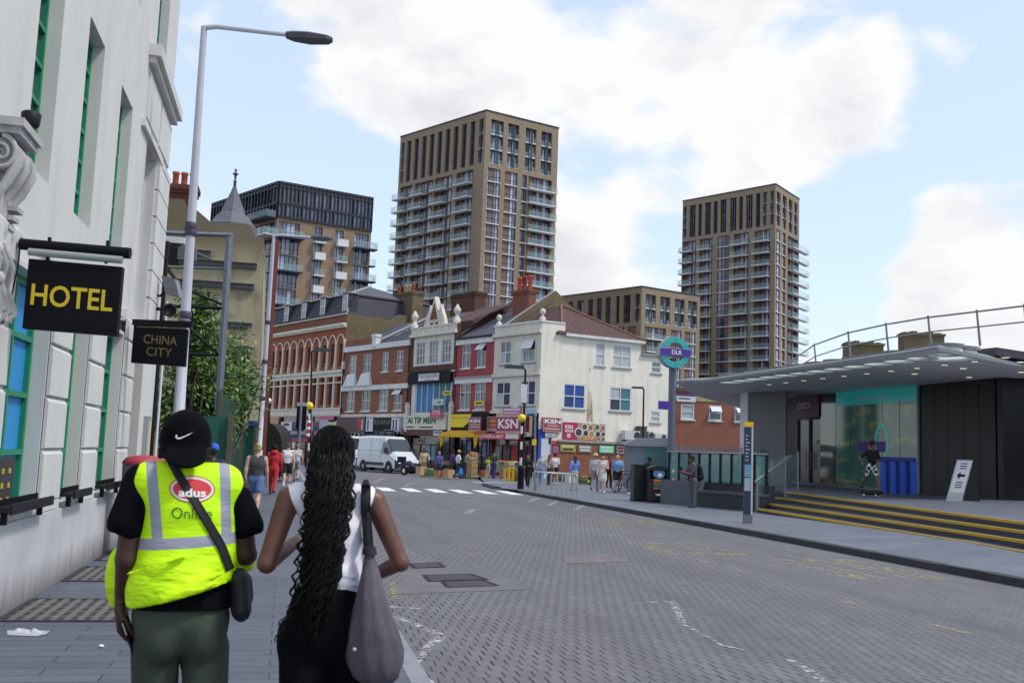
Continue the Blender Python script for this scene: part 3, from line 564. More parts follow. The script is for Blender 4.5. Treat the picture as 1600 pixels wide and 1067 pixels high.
# ------------------------------------------------------------------ derelict gable, chimney, spire
q = Mt('old_render'); q.b.inputs['Roughness'].default_value = .92
o = q.mix(q.ramp(q.noise(.45, 7), .35, .65), S(170, 160, 132), S(146, 135, 110)); o = q.mix(q.ramp(q.noise(.9, 8, rough=.7), .52, .68, 0, .7), o, S(96, 86, 66)); sp_ = q.n('ShaderNodeSeparateXYZ'); q.l(q.c.outputs['UV'], sp_.inputs[0])
o = q.mix(q.ramp(sp_.outputs['Y'], 8.7, 9.7, 0, .75), o, S(86, 77, 58)); o = q.mix(q.ramp(q.noise(1.7, 6, 'UV', .6, (1, .15, 1)), .55, .75, 0, .5), o, S(108, 96, 74)); q.base(o); q.bump(q.noise(9, 5), .3, .02); M_REND = q.m
GF = Fr((-.95, 41.0, 0), (1, 0)); G = lambda x, y: GF.sz(x, y)
t = thing('derelict_house', 'derelict building with a bare yellowish rendered gable stained dark at the top', 'building', (-4, 42, 0)); mb = MB()
ol = [(G(230, 700)[0], 0), (0, 0), (G(412, 372)[0], G(412, 372)[1]), *[G(*p) for p in ((398, 371), (392, 352), (383, 350), (338, 349), (328, 346), (312, 332), (302, 325), (290, 322), (287, 312), (230, 309))]]
mb.prism(ol, GF, -6, 0, M_REND); mb.build('gable', t)
mb = MB(); gb = G(412, 372); GF.box(mb, .003, .25, 0, gb[1], -.5, -.01, mat('red_brick_return', S(120, 62, 50), .9, .2, 4)); mb.build('corner_pier', t)
for y, xa, xb in ((407, 260, 402), (440, 262, 398), (507, 340, 394), (394, 280, 330), (543, 318, 395), (625, 345, 385)):
    mb = MB(); s0, z0 = G(xa, y); s1, _ = G(xb, y); GF.box(mb, s0, s1, z0-.1, z0+.1, .0, .14, mat('steel_channel', S(82, 82, 86), .6, .25, 5)); GF.box(mb, s0, s1, z0+.1, z0+.12, .0, .22, mat('steel_channel', S(82, 82, 86)))
    mb.build('wall_channel', t)
RB = brick('red_brick', S(132, 70, 54), S(112, 58, 46), S(120, 100, 88)); RBD = brick('dark_red_brick', S(112, 54, 42), S(90, 46, 38), S(80, 66, 58), dirt=.6)
YB = brick('stock_brick', S(122, 106, 78), S(100, 88, 66), S(96, 88, 74), dirt=.6); M_POT = mat('terracotta', S(176, 82, 52), .8, .15, 6)
def chimney_part(par, F, s0, s1, z0, z1, o0, o1, m, pots, ph=.55, pm=None, name='chimney'):
    mb = MB(); F.box(mb, s0, s1, z0, z1-.35, o0, o1, m); F.box(mb, s0-.07, s1+.07, z1-.35, z1-.2, o0-.07, o1+.07, m); F.box(mb, s0-.12, s1+.12, z1-.2, z1, o0-.12, o1+.12, m); c = mb.build(name, par)
    for k in range(pots):
        s = s0+(s1-s0)*(k+.5)/pots; r = min(.16, (s1-s0)/pots*.36); mb = MB(); mb.lathe([(r, 0), (r*1.0, ph*.8), (r*1.2, ph*.84), (r*1.2, ph), (r*.8, ph), (r*.75, ph*.5), (.0, ph*.5)], F.p(s, z1, (o0+o1)/2), (pm or M_POT) if not isinstance(pm, list) else pm[k % len(pm)], 10); mb.build('chimney_pot', c)
    return c
s0, z1 = G(262, 280); s1, z0 = G(300, 330); chimney_part(t, GF, s0, s1, z0, z1, -1.6, -.7, RBD, 3, .62)
t = thing('turret_roof', 'pointed slate turret roof with a finial behind the rendered gable', 'turret', at(362, 400, 62)); c = at(362.5, 352, 62); mb = MB(); SL = mat('slate_blue', S(96, 97, 106), .7, .2, 4)
mb.lathe([(1.6, -3), (1.55, -.1), (1.35, 0), (.95, .6), (.78, .7), (.42, 1.6), (.2, 2.15), (.12, 2.4)], c, SL, 8, smooth=False); mb.build('roof', t); mb = MB(); mb.lathe([(.1, 2.35), (.08, 2.75), (.13, 2.78), (.06, 2.85), (.07, 3.2), (.17, 3.22), (.17, 3.3), (.05, 3.35), (.09, 3.55), (.0, 3.62)], c, mat('lead', S(74, 74, 84), .6, .1), 8); mb.build('finial', t)
# steel frame of an old hoarding
M_GALV = mat('galvanised', S(118, 122, 134), .5, .15, 5, metal=.3)
t = thing('steel_frame', 'rusty grey steel lattice frame standing in front of the rendered gable', 'steel frame', at(330, 640, 28)); D_ = 27.0
def bar(a, b2, r, m=M_GALV, nm='beam', d2=0.):
    mb = MB(); P, Q = at(*a, D_+d2), at(*b2, D_+d2); mb.tube([P, Q], r*.75, m, 4, smooth=False); mb.build(nm, t)
bar((359, 366), (341, 640), .13, nm='post'); bar((256, 364), (363, 368), .09); bar((256, 417), (356, 420), .05); bar((262, 440), (352, 478), .05, M_BLK); bar((262, 478), (352, 482), .06, M_BLK); bar((258, 415), (300, 470), .06, M_BLK); bar((300, 515), (343, 555), .05, M_BLK); bar((285, 552), (343, 555), .05, M_BLK); bar((258, 420), (240, 640), .1, nm='post'); bar((270, 380), (330, 405), .04); bar((256, 500), (290, 540), .05, M_BLK)
# green site hoardings
M_HG = mat('hoarding_green', S(28, 92, 74), .65, .18, 2, streak=.3); M_HG2 = mat('hoarding_dark_green', S(30, 74, 58), .6, .2, 2, streak=.35)
def hoard(pa, pb, z1, m, label, ribs, cap=None):
    a, b2 = Vector(pa), Vector(pb); F = Fr((a.x, a.y, 0), b2-a); ln = (b2-a).length; t = thing('site_hoarding', label, 'hoarding', a, 'green site hoardings'); mb = MB(); n = max(1, int(ln/ribs))
    for k in range(n): s = ln*k/n; F.box(mb, s, s+ln/n*.55, 0, z1, -.03, .03, m); F.box(mb, s+ln/n*.55, s+ln/n, 0, z1, -.03, -.005, m)
    mb.build('panel', t); mb = MB()
    for s in (0, ln-.1): F.box(mb, s, s+.1, 0, z1+.06, .03, .1, mat('hoarding_post', S(96, 86, 70), .85, .2))
    mb.build('post', t)
    if cap: mb = MB(); F.box(mb, -.03, ln+.03, z1, z1+.18, -.06, .12, cap); mb.build('capping', t)
hoard((-2.5, 23.5, 0), (-1.15, 23.4, 0), 2.25, M_HG, 'plain green plywood hoarding beside the hotel corner', .6)
hoard((-1.62, 25.0, 0), (-1.5, 36, 0), 2.9, M_HG2, 'tall corrugated dark green hoarding running along the pavement', .25)
hoard((-1.75, 37.0, 0), (-.95, 36.8, 0), 2.3, M_HG, 'teal hoarding gate with a blue top edge beside the farther lamp', .5, mat('blue_cap', S(50, 72, 120), .6, .1))
mb = MB(); c = Vector((-1.9, 14.5, 0)); tr = thing('red_lid_bin', 'round red lidded bin by the hotel wall behind the man', 'bin', (-1.95, 15.5, 0)); 
mb = MB(); mb.lathe([(.22, 0), (.26, .02), (.29, 1.28), (.27, 1.3)], (-1.98, 15.5, .012), mat('bin_grey', S(110, 110, 116), .5, .1), 18); mb.build('body', tr); mb = MB(); mb.lathe([(.29, 1.29), (.3, 1.32), (.26, 1.39), (.15, 1.43), (0, 1.44)], (-1.98, 15.5, .012), mat('bin_red', S(170, 62, 74), .5, .1), 18); mb.build('lid', tr)
# ------------------------------------------------------------------ shrubs growing on the empty plot
def leafmat(name, c1, c2):
    q = Mt(name); q.b.inputs['Roughness'].default_value = .55; q.b.inputs['Specular IOR Level'].default_value = .3; oi = q.noise(2.5, 4); q.base(q.mix(q.ramp(oi, .35, .65), c1, c2)); return q.m
M_LF1 = leafmat('leaf_green', S(66, 100, 48), S(112, 144, 74)); M_LF2 = leafmat('leaf_light', S(112, 144, 68), S(158, 180, 104)); M_LFD = leafmat('leaf_dark', S(42, 68, 40), S(70, 102, 56)); M_STEM = mat('stem_brown', S(86, 72, 58), .9, .2, 6)
def shrub(base, clumps, nl, label, seed, size=.16):
    r = random.Random(seed); base = Vector(base); t = thing('buddleia_shrub', label, 'shrub', base, 'self-seeded shrubs on the derelict plot'); st = MB(); fo = MB()
    for c, rad in clumps:
        c = Vector(c); 
        for k in range(5):
            e = c+Vector((r.gauss(0, rad*.5), r.gauss(0, rad*.4), r.gauss(0, rad*.5))); md = base.lerp(e, .5)+Vector((r.uniform(-.2, .2), r.uniform(-.2, .2), .2)); st.tube([base+Vector((r.uniform(-.2, .2), 0, 0)), md, e], [.045, .03, .008], M_STEM, 5)
            for j in range(int(nl*1.9)):
                tt = r.random()**.6; p = md.lerp(e, tt)+Vector((r.gauss(0, rad*.32), r.gauss(0, rad*.32), r.gauss(0, rad*.3))); d = Vector((r.gauss(0, 1), r.gauss(0, 1), r.gauss(-.3, .6))).normalized(); sd2 = d.cross(Vector((r.gauss(0, .4), r.gauss(0, .4), 1))).normalized(); L_ = size*r.uniform(.7, 1.6); mm = M_LF2 if r.random() < .25 else (M_LFD if r.random() < .4 else M_LF1)
                fo.poly([p, p+d*L_*.5+sd2*L_*.2, p+d*L_, p+d*L_*.5-sd2*L_*.2], mm)
    st.build('stem', t); fo.build('foliage', t)
def cl(*a): return [(at(x, y, d), r) for x, y, d, r in a]
shrub((-2.4, 29, 0), cl((300, 500, 29, .8), (320, 560, 29, 1.0), (290, 600, 29, .9), (330, 610, 29, .8), (270, 620, 29, .7), (300, 545, 29.5, 1.0), (318, 480, 29, .5), (310, 455, 29, .35)), 95, 'bushy green shrub growing through the steel frame behind the hoarding', 3)
shrub((-1.9, 32, 0), cl((370, 545, 33, .75), (390, 585, 33, .7), (360, 590, 32, .8), (375, 620, 33, .5), (345, 530, 32, .5)), 80, 'arching green shrub spilling right in front of the rendered gable', 4)
shrub((-2.3, 33, 0), cl((250, 560, 33, .9), (262, 610, 33, 1.0), (330, 520, 34, .6)), 70, 'darker shrub half hidden behind the restaurant sign', 5)
# ------------------------------------------------------------------ the terrace across the street
CT = at(838.5, 748, 67.5); CT.z = 0.1
def cdir(deg): return CR*0+Vector((CR.x, CR.y, 0)).normalized()*math.sin(math.radians(deg))+Vector((f_.x, f_.y, 0)).normalized()*math.cos(math.radians(deg))
TF = Fr(CT, -cdir(-38)); SF = Fr(CT, cdir(62))
A = lambda x, y: (400+.2437*x, 440+.2437*y); B = lambda x, y: (620+.2875*x, 440+.2875*y)
def tr(F, T, x0, y0, x1, y1): return F.rect(*T(x0, y0), *T(x1, y1))
M_WIN = mat('white_window_frame', S(206, 208, 212), .5, .05, 5); M_PANE = glass_dark('window_glass', (.10, .115, .13), .1); M_PANED = glass_dark('window_glass_dark', (.03, .035, .042), .1)
M_NET = mat('net_curtain', S(176, 182, 186), .8, .15, 3); M_BCUR = mat('blue_curtain', S(34, 78, 148), .7, .25, 7); M_TCUR = mat('teal_curtain', S(70, 118, 132), .75, .2, 5); M_DCUR = mat('dark_curtain', S(58, 66, 84), .8, .2, 6)
M_CREAM = mat('cream_stucco', S(210, 205, 192), .85, .1, 2, streak=.5, dirt=S(130, 122, 108)); M_WHITEP = mat('white_paint_old', S(210, 211, 212), .8, .08, 2.5, streak=.45, dirt=S(140, 140, 138))
M_SLATE = brick('slate_roof', S(92, 92, 100), S(78, 78, 88), S(58, 58, 64), .3, .2, .012, .75, .3, .2); M_TILE = brick('brown_tile_roof', S(98, 73, 68), S(86, 62, 58), S(52, 38, 37), .34, .32, .03, .8, .3, .6)
M_SLATED = brick('dark_slate', S(66, 64, 74), S(56, 54, 64), S(40, 40, 46), .3, .2, .012, .7, .3, .2); M_LEAD = mat('lead_flashing', S(140, 142, 148), .6, .12, 3)
M_DARK = mat('shop_interior', S(26, 25, 30), .7, .2, 1.5); M_SHOPG = glass_dark('shop_glass', (.02, .023, .028), .08)
RBR = brick('terrace_brick', S(144, 82, 58), S(124, 68, 50), S(132, 112, 98), .225, .075, .012, .85, .45); M_RED = mat('red_painted_brick', S(152, 56, 64), .7, .1, 3, streak=.35, dirt=S(112, 40, 46))
BRN = brick('brown_brick', S(96, 60, 48), S(80, 50, 42), S(86, 74, 66), dirt=.5)
def up(z): return z
def tbuild(name, label, s, loc_s, cat='building', F=TF): return thing(name, label, cat, F.p(loc_s, .1, 0))
def roofpoly(par, pts, m, name='roof', th=.12):
    mb = MB(); pts = [Vector(p) for p in pts]; n = (pts[1]-pts[0]).cross(pts[2]-pts[0]).normalized()
    if n.z < 0: pts = pts[::-1]; n = -n
    lo = [p-Vector((0, 0, th)) for p in pts]; mb.poly(pts, m); mb.poly(lo[::-1], m)
    for i in range(len(pts)): j = (i+1) % len(pts); mb.poly((lo[i], lo[j], pts[j], pts[i]), m)
    return mb.build(name, par)
def shopfront(par, F, s0, s1, z1, frame, pane, doors=(.4, .6), stall=.5, posters=(), o=-.25):
    """recessed shop window: frame > panes"""
    mb = MB(); z0 = .1; d0, d1 = s0+(s1-s0)*doors[0], s0+(s1-s0)*doors[1]
    F.box(mb, s0, s0+.18, z0, z1, -.3, .02, frame); F.box(mb, s1-.18, s1, z0, z1, -.3, .02, frame)
    for a, b in ((s0+.18, d0), (d1, s1-.18)):
        if b-a > .2:
            F.box(mb, a, b, z0, z0+stall, o, o+.1, frame); F.box(mb, a, b, z1-.7, z1-.62, o, o+.07, frame)
            for k in range(1, 3): x = a+(b-a)*k/3; F.box(mb, x-.03, x+.03, z0+stall, z1-.7, o, o+.07, frame)
    for d in (d0, d1): F.box(mb, d-.04, d+.04, z0, z1, o, o+.08, frame)
    sf = mb.build('shopfront', par); g = MB(); F.quad(g, s0+.18, s1-.18, z0, z1, o, pane)
    for a, b, c, d, m in posters: F.quad(g, s0+(s1-s0)*a, s0+(s1-s0)*b, z0+(z1-z0)*c, z0+(z1-z0)*d, o+.012, m)
    g.build('pane', sf); return sf
def awning(par, F, s0, s1, z1, z0, out, m, val=None, vh=.25, name='awning'):
    mb = MB(); P = F.p
    mb.poly((P(s0, z1, .05), P(s0, z0, out), P(s1, z0, out), P(s1, z1, .05)), m); mb.poly((P(s0, z1-.03, .05), P(s1, z1-.03, .05), P(s1, z0-.03, out), P(s0, z0-.03, out)), m)
    for s in (s0, s1): mb.poly((P(s, z1, .05), P(s, z0, .05), P(s, z0, out)), m)
    F.box(mb, s0, s1, z0-vh, z0, out-.02, out, val or m); return mb.build(name, par)
EX = cdir(-38)                                             # along the terrace, away
# --- A: large corner block with mansard roof and arcaded windows
ta = tbuild('arcaded_block', 'red brick and cream arcaded block with dark mansard roof at the far terrace end', 0, tr(TF, A, 560, 600, 562, 700)[0])
a0 = TF.sz(380, 600)[0]; a1 = TF.sz(*A(562, 600))[0]
zc = lambda x, y, T=A: TF.sz(*T(x, y))[1]
zb0, zb1, zu0, zu1, zt, zr = zc(300, 815), zc(300, 625), zc(300, 585), zc(300, 400), zc(300, 325), zc(300, 290)
zs = zc(540, 855)
mb = MB(); n = 14; hol = []
wd = (a1-a0)/n
for i in range(n):
    hol.append((a0+wd*i+wd*.33, a0+wd*i+wd*.67, zu0+.35, zu1-.45)); hol.append((a0+wd*i+wd*.3, a0+wd*i+wd*.7, zb0+.3, zb1-.05))
wall(mb, TF, a0, a1, zs, zt+.25, hol, brick('arcade_brick', S(160, 80, 48), S(140, 66, 42), S(140, 104, 84)), .22); TF.quad(mb, a0, a1, zt+.25, zr+.55, -.02, RB)
mb.poly((TF.p(a1, .1, 0), TF.p(a1, .1, -12), TF.p(a1, zr+.55, -12), TF.p(a1, zr+.55, 0)), YB); mb.build('wall', ta)
for i in range(n):
    h = hol[2*i]; mb = MB(); TF.quad(mb, h[0], h[1], h[2], h[3], -.2, M_PANED); mb.build('window', ta); h = hol[2*i+1]; mb = MB(); TF.quad(mb, h[0], h[1], h[2], h[3], -.2, M_PANED); mb.build('window', ta)
for i in range(n+1):
    x = a0+wd*i; mb = MB(); TF.box(mb, x-.1, x+.1, zu0, zu1-.1, .003, .14, M_CREAM); TF.box(mb, x-.16, x+.16, zu0, zu0+.7, .003, .2, M_CREAM); TF.box(mb, x-.1, x+.1, zb0, zb1, .003, .16, M_CREAM); mb.build('pilaster', ta)
for i in range(n):
    x = a0+wd*(i+.5); mb = MB(); P = [TF.p(x+wd*.42*math.cos(t), zu1-.42+wd*.5*math.sin(t), .06) for t in [math.pi*k/8 for k in range(9)]]; mb.tube(P, .075, M_CREAM, 5); mb.build('arch_moulding', ta)
mb = MB()
for z0_, z1_, o_ in ((zt-.15, zt+.02, .22), (zt+.02, zt+.25, .34), (zb1, zu0, .08), (zb1+.35, zb1+.5, .2), (zu0-.12, zu0, .18), (zb0-.75, zb0, .06), (zb0-.12, zb0+.02, .16), (zs, zs+.5, .1), (zb1-.62, zb1-.5, .1), (zr+.5, zr+.6, .12)): TF.box(mb, a0, a1+.02, z0_, z1_, .003, o_, M_CREAM)
mb.build('cornice', ta)
r0_, r1_ = a0, a1-.2; zm = zc(300, 165)+.65; zk = zc(640, 55)+1.6; P = TF.p
mb = MB()
def quadr(*p): mb.poly(p, M_SLATED)
quadr(P(r0_, zr+.6, -.1), P(r1_, zr+.6, -.1), P(r1_, zm, -.9), P(r0_, zm, -.9)); quadr(P(r1_, zr+.6, -.1), P(r1_, zr+.6, -11), P(r1_-.8, zm, -10), P(r1_-.8, zm, -.9)); mb.poly((P(r1_, zm, -.9), P(r1_-.8, zm, -.9), P(r1_, zr+.6, -.1)), M_SLATED); mb.build('mansard', ta)
roofpoly(ta, (P(r0_-1, zm, -.75), P(r1_-.6, zm, -.75), P(r1_-4.6, zk, -5), P(r0_-1, zk, -5)), M_SLATE); roofpoly(ta, (P(r1_-.6, zm, -.75), P(r1_-.6, zm, -9.5), P(r1_-4.6, zk, -5)), M_SLATE)
mb = MB(); mb.tube([P(r1_-.6, zm, -.72), P(r1_-4.6, zk+.05, -5)], .14, M_LEAD, 6); mb.tube([P(r0_, zm, -.74), P(r1_-.6, zm, -.74)], .09, M_LEAD, 6); mb.tube([P(r1_-.02, zr+.6, -.12), P(r1_-.65, zm, -.8)], .1, M_LEAD, 6); mb.build('ridge_flashing', ta)
for zx in (185, 295, 415, 557):
    s = TF.sz(*A(zx, 220))[0]; z0_, z1_ = zc(zx, 268), zc(zx, 165); mb = MB(); TF.box(mb, s-.5, s+.5, zr+.75, zm-.1, -1.2, -.18, M_SLATED); TF.box(mb, s-.62, s+.62, zm-.1, zm+.02, -1.2, -.05, M_LEAD); d = mb.build('dormer', ta); window(d, TF, (s-.46, s+.46, zr+.85, zm-.15), M_WIN, M_PANE, -.16, 2, 3, .06) if False else None
    w_ = MB(); TF.quad(w_, s-.38, s+.38, zr+.9, zm-.2, -.155, M_PANE)
    for a_, b_, c_, d_ in ((-.48, -.38, 0, 1), (.38, .48, 0, 1), (-.03, .03, 0, 1), (-.38, -.03, .5, .56), (.03, .38, .5, .56)): TF.box(w_, s+a_, s+b_, zr+.85+(zm-zr-1)*c_, zr+.85+(zm-zr-1)*d_, -.17, -.13, M_WIN)
    w_.build('window', d)
shopfront(ta, TF, a1-13, a1, zs, mat('shop_red', S(120, 34, 50), .6, .1), M_SHOPG, (.45, .55), .4)
SG = [mat('sign_grey', S(168, 170, 176), .6, .1, 3), mat('sign_navy', S(44, 48, 92), .6, .1), mat('sign_red', S(170, 40, 56), .6, .1), mat('sign_cream', S(200, 194, 160), .6, .1), mat('sign_pink', S(188, 92, 128), .6, .1), mat('sign_white', S(206, 206, 212), .6, .08)]
M_TXD = mat('text_dark', S(48, 44, 52), .6, .05); M_TXW = mat('text_white', S(226, 226, 228), .6, .05)
def px_board(name, F, x0, y0, x1, y1, m, label=None, lines=(), o=.12, th=.08, par=None, cat='shop sign', group=None, edge=None): return board(name, F, F.rect(x0, y0, x1, y1), m, lines, o, th, label, cat, group, par, edge)
for x0, x1, m_ in ((441, 457, 5), (459, 466, 1), (480, 491, 0), (491, 500, 1)): px_board('fascia_sign', TF, x0, 659, x1, 673, SG[m_], par=ta, lines=[('SHOP' if m_ == 5 else None, .3, .7, .6, .85, M_TXD)] if False else [(None, .25, .75, .55, .85, M_TXD if m_ in (0, 5) else SG[2])])
px_board('fascia_sign', TF, 501, 656, 514, 671, SG[0], par=ta); px_board('fascia_sign', TF, 515, 659, 527, 671, SG[3], par=ta, lines=[(None, .3, .6, .2, .5, M_TXD)]); px_board('fascia_sign', TF, 500, 650, 523, 656, SG[4], par=ta)
awning(ta, TF, TF.sz(424, 680)[0], TF.sz(528, 680)[0], zc(300, 980), zc(300, 1010), 1.3, SG[1], SG[2])
# brick party wall and stacks between A and B
tb = tbuild('brick_terrace_house', 'two storey red brick shop house with four upper windows and white oriel bases', 0, TF.sz(*A(985, 700))[0])
b0, b1 = a1+.02, TF.sz(*A(988, 600))[0]
bz = lambda x, y: TF.sz(*A(x, y))[1]
eave = bz(760, 435); wl = [tr(TF, A, *q) for q in ((600, 472, 640, 585), (690, 462, 735, 582), (812, 458, 845, 577), (903, 450, 940, 580), (585, 698, 628, 830), (680, 695, 730, 826), (790, 690, 842, 828), (885, 688, 932, 828))]
zrow = [(sum(w[2] for w in wl[:4])/4, sum(w[3] for w in wl[:4])/4), (sum(w[2] for w in wl[4:])/4, sum(w[3] for w in wl[4:])/4)]
wl = [(w[0], w[1], *zrow[i//4]) for i, w in enumerate(wl)]
zs2 = bz(760, 862); mb = MB(); wall(mb, TF, b0, b1, zs2, eave+.05, wl, RBR, .16); mid = TF.sz(*A(775, 380))[0]; TF.box(mb, b0, mid-.15, eave+.45, bz(670, 375)+.1, -.35, 0, RBR); mb.poly((TF.p(b0, .1, -9), TF.p(b1, .1, -9), TF.p(b1, eave, -9), TF.p(b0, eave, -9))[::-1], YB); mb.build('wall', tb)
for i, w in enumerate(wl): window(tb, TF, w, M_WIN, [M_PANE, M_PANED][i % 2], -.1, 2, 3 if i % 4 > 1 else 2, .07, M_WHITEP if i != 5 else M_WHITEP, open_top=(i == 7))
mb = MB(); TF.box(mb, b0, b1, eave, eave+.45, .0, .2, M_WHITEP); mb.build('eave_band', tb)
mb = MB(); zq = bz(760, 668); TF.box(mb, b0, b1, zq-.35, zq+.05, .003, .2, M_WHITEP); TF.box(mb, b0, b1, zs2-.1, zs2+.18, .003, .15, M_CREAM); mb.build('string_course', tb)
for i in (0, 1):
    w = wl[i]; mb = MB(); z1_, z0_ = w[2]-.05, zq+.05; P = [(w[0]-.05, z1_, .12), (w[1]+.05, z1_, .12), (w[1]+.4, z0_, .34), (w[0]-.4, z0_, .34)]; V_ = [TF.p(*p) for p in P]+[TF.p(p[0], p[1], 0) for p in P]; mb.raw(V_, ((3, 2, 1, 0), (0, 1, 5, 4), (1, 2, 6, 5), (2, 3, 7, 6), (3, 0, 4, 7)), M_WHITEP); mb.build('oriel_base', tb)
rg = eave+2.9; roofpoly(tb, (TF.p(b0, eave+.5, -.35), TF.p(mid, eave+.5, -.35), TF.p(mid, rg+.2, -5), TF.p(b0, rg+.2, -5)), M_SLATE); roofpoly(tb, (TF.p(mid+.1, eave+.42, .15), TF.p(b1, eave+.42, .15), TF.p(b1, rg, -5), TF.p(mid+.1, rg, -5)), M_SLATED)
mb = MB(); P = TF.p; mb.poly((P(mid, eave+.2, .2), P(mid, rg+.35, -5), P(mid, rg+.05, -5), P(mid, eave-.0, .2)), M_WHITEP); mb.tube([P(mid, eave+.6, .1), P(mid, rg+.35, -5)], .14, M_LEAD, 5); mb.build('verge', tb)
mb = MB(); TF.box(mb, mid-.3, mid+.3, eave+.2, eave+1.05, -.2, .3, M_WHITEP); TF.box(mb, mid-.36, mid+.36, eave+1.05, eave+1.3, -.25, .36, M_WHITEP); mb.build('corbel', tb)
mb = MB(); P = [(b0, eave+.1), (b0, eave+.1)]
V_ = [TF.p(b0+.0, eave-1, -.6), TF.p(b0, eave+.9, -.6), TF.p(b0, eave+4.1, -5.4), TF.p(b0, eave+4.1, -10), TF.p(b0, eave-1, -10)]; W_ = [v+TF.a*.4 for v in V_]; mb.poly(W_, YB); mb.poly(V_[::-1], YB)
for i in range(5): mb.poly((V_[i], V_[(i+1) % 5], W_[(i+1) % 5], W_[i]), YB)
mb.build('party_wall', tb)
x0 = TF.sz(*A(705, 200)); s0_ = b0-.1
F3 = Fr(TF.p(0, 0, -6.5), TF.a); g0 = F3.rect(*A(700, 100), *A(880, 300)); g1 = F3.rect(*A(875, 85), *A(1003, 260))
mb = MB(); F3.box(mb, g0[0], g0[1], 5, g0[3]-.2, -1.2, 0, YB); F3.box(mb, g0[0], g0[0]+1.2, g0[3]-.2, g0[3]+.0, -1.2, 0, YB); mb.build('gable_wall', ta)
chimney_part(ta, F3, g1[0], g1[1], 5, g1[3], -1.1, .1, YB, 6, .8, [M_POT, RBD, mat('buff_pot', S(176, 160, 130), .8, .15), mat('buff_pot', 0, 0)], 'chimney_stack')
tower_x = F3.rect(*A(832, 60), *A(885, 92)); 
# --- shop fronts of B
sm = TF.sz(*A(722, 900))[0]; shopfront(tb, TF, b0+.1, sm, zs2-.1, M_BLK, M_SHOPG, (.35, .5)); shopfront(tb, TF, sm+.1, b1-.1, zs2-.1, M_BLK, M_SHOPG, (.5, .65))
px_board('fascia_sign', TF, *A(540, 868), *A(712, 972), mat('maroon_fascia', S(70, 36, 46), .5, .15), par=tb, o=.3, th=.3, edge=M_LEAD, lines=[(None, .75, .88, .15, .9, SG[2]), (None, .89, .95, .2, .85, SG[0])])
px_board('fascia_sign', TF, *A(724, 872), *A(938, 966), SG[5], par=tb, o=.28, th=.28, edge=M_TXD, lines=[(None, .22, .76, .04, .96, M_NAVY), ('RIHANA', .26, .74, .5, .86, mat('dim_gold', S(112, 104, 92), .5, .1)), (None, .05, .09, .1, .85, M_DCUR), (None, .8, .84, .1, .85, M_DCUR), (None, .88, .92, .1, .85, M_DCUR)])
aw = awning(tb, TF, TF.sz(*A(704, 1000))[0], TF.sz(*A(900, 1000))[0], bz(800, 972), bz(800, 1012), 1.2, mat('charcoal_canvas', S(64, 62, 72), .8, .1), None, .2)
mb = MB(); F4 = Fr(TF.p(0, 0, 1.21), TF.a); h = F4.rect(*A(735, 985), *A(890, 1008)); letter(mb, F4, 'SALE SALE SALE', h[0], h[1], bz(800, 1012)-.12, bz(800, 1012)+.3, .02, M_TXW, .03); mb.build('lettering', aw)
px_board('projecting_sign', TF, *A(888, 952), *A(950, 1000), M_NAVY, 'small black projecting sign right of the grey canvas awning', [('HAIR', .25, .75, .55, .85, M_TXW)] if False else [(None, .2, .8, .6, .68, SG[0]), (None, .3, .7, .35, .42, SG[0])], o=1.0, th=.08, edge=SG[0])
mb = MB(); mb.tube([TF.p(b0+.05, .1, .12), TF.p(b0+.05, eave, .12)], .07, M_BLK, 6); mb.build('drainpipe', tb)
mb = MB(); mb.tube([TF.p(b1-.1, 3.5, .12), TF.p(b1-.1, eave, .12)], .06, M_BLK, 6); mb.build('drainpipe', tb)
# --- C: ornate house with gabled parapet
c0, c1 = b1+.02, TF.sz(*B(322, 500))[0]; Bz = lambda x, y: TF.sz(*B(x, y))[1]
tc_ = tbuild('ornate_house', 'narrow shop house with cream upper storey, ornate parapet gable and blue curtained first floor', 0, c1)
w3 = [tr(TF, B, *q) for q in ((108, 333, 150, 447), (178, 325, 222, 445), (247, 318, 292, 441))]; zz = (sum(w[2] for w in w3)/3, sum(w[3] for w in w3)/3); w3 = [(w[0], w[1], *zz) for w in w3]
wb = tr(TF, B, 103, 548, 288, 716); zp0, zp1 = Bz(200, 290), Bz(200, 248); zbr0, zbr1 = Bz(200, 490), Bz(200, 455); zs3 = Bz(170, 726)
mb = MB(); wall(mb, TF, c0+.35, c1-.35, zbr1, zp0, w3, M_CREAM, .18); TF.box(mb, c0, c0+.35, zs3, zp1+.2, -.3, .06, BRN); TF.box(mb, c1-.35, c1, zs3, zp1+.2, -.3, .06, BRN); wall(mb, TF, c0+.35, c1-.35, zs3, zbr0, [wb], M_WHITEP, .2); TF.box(mb, c0+.35, c1-.35, zbr0, zbr1, -.3, .05, BRN); mb.build('wall', tc_)
for w in w3: window(tc_, TF, w, M_WIN, M_PANE, -.12, 2, 3, .06, M_WHITEP, bars=([.33, .66], [.42, .75]))
window(tc_, TF, wb, M_WIN, M_BCUR, -.12, 6, 1, .09, M_CREAM, pm2=[(.0, .55, 0, 1, mat('sky_curtain', S(66, 122, 172), .75, .25, 8)), (.55, 1, 0, 1, M_TCUR)])
mb = MB(); TF.box(mb, c0, c1, zp0-.05, zp0+.2, .0, .28, M_CREAM); TF.box(mb, c0+.05, c1-.05, zp0+.2, zp1, -.2, .1, M_CREAM); TF.box(mb, c0, c1, zp1, zp1+.12, -.25, .18, M_CREAM); TF.box(mb, c0, c1, zbr0-.1, zbr0+.02, .05, .22, M_CREAM)
for k in range(7): s = c0+.3+(c1-c0-.6)*k/6; TF.box(mb, s-.12, s+.12, zp0+.2, zp1, .1, .16, M_CREAM)
mb.build('parapet', tc_)
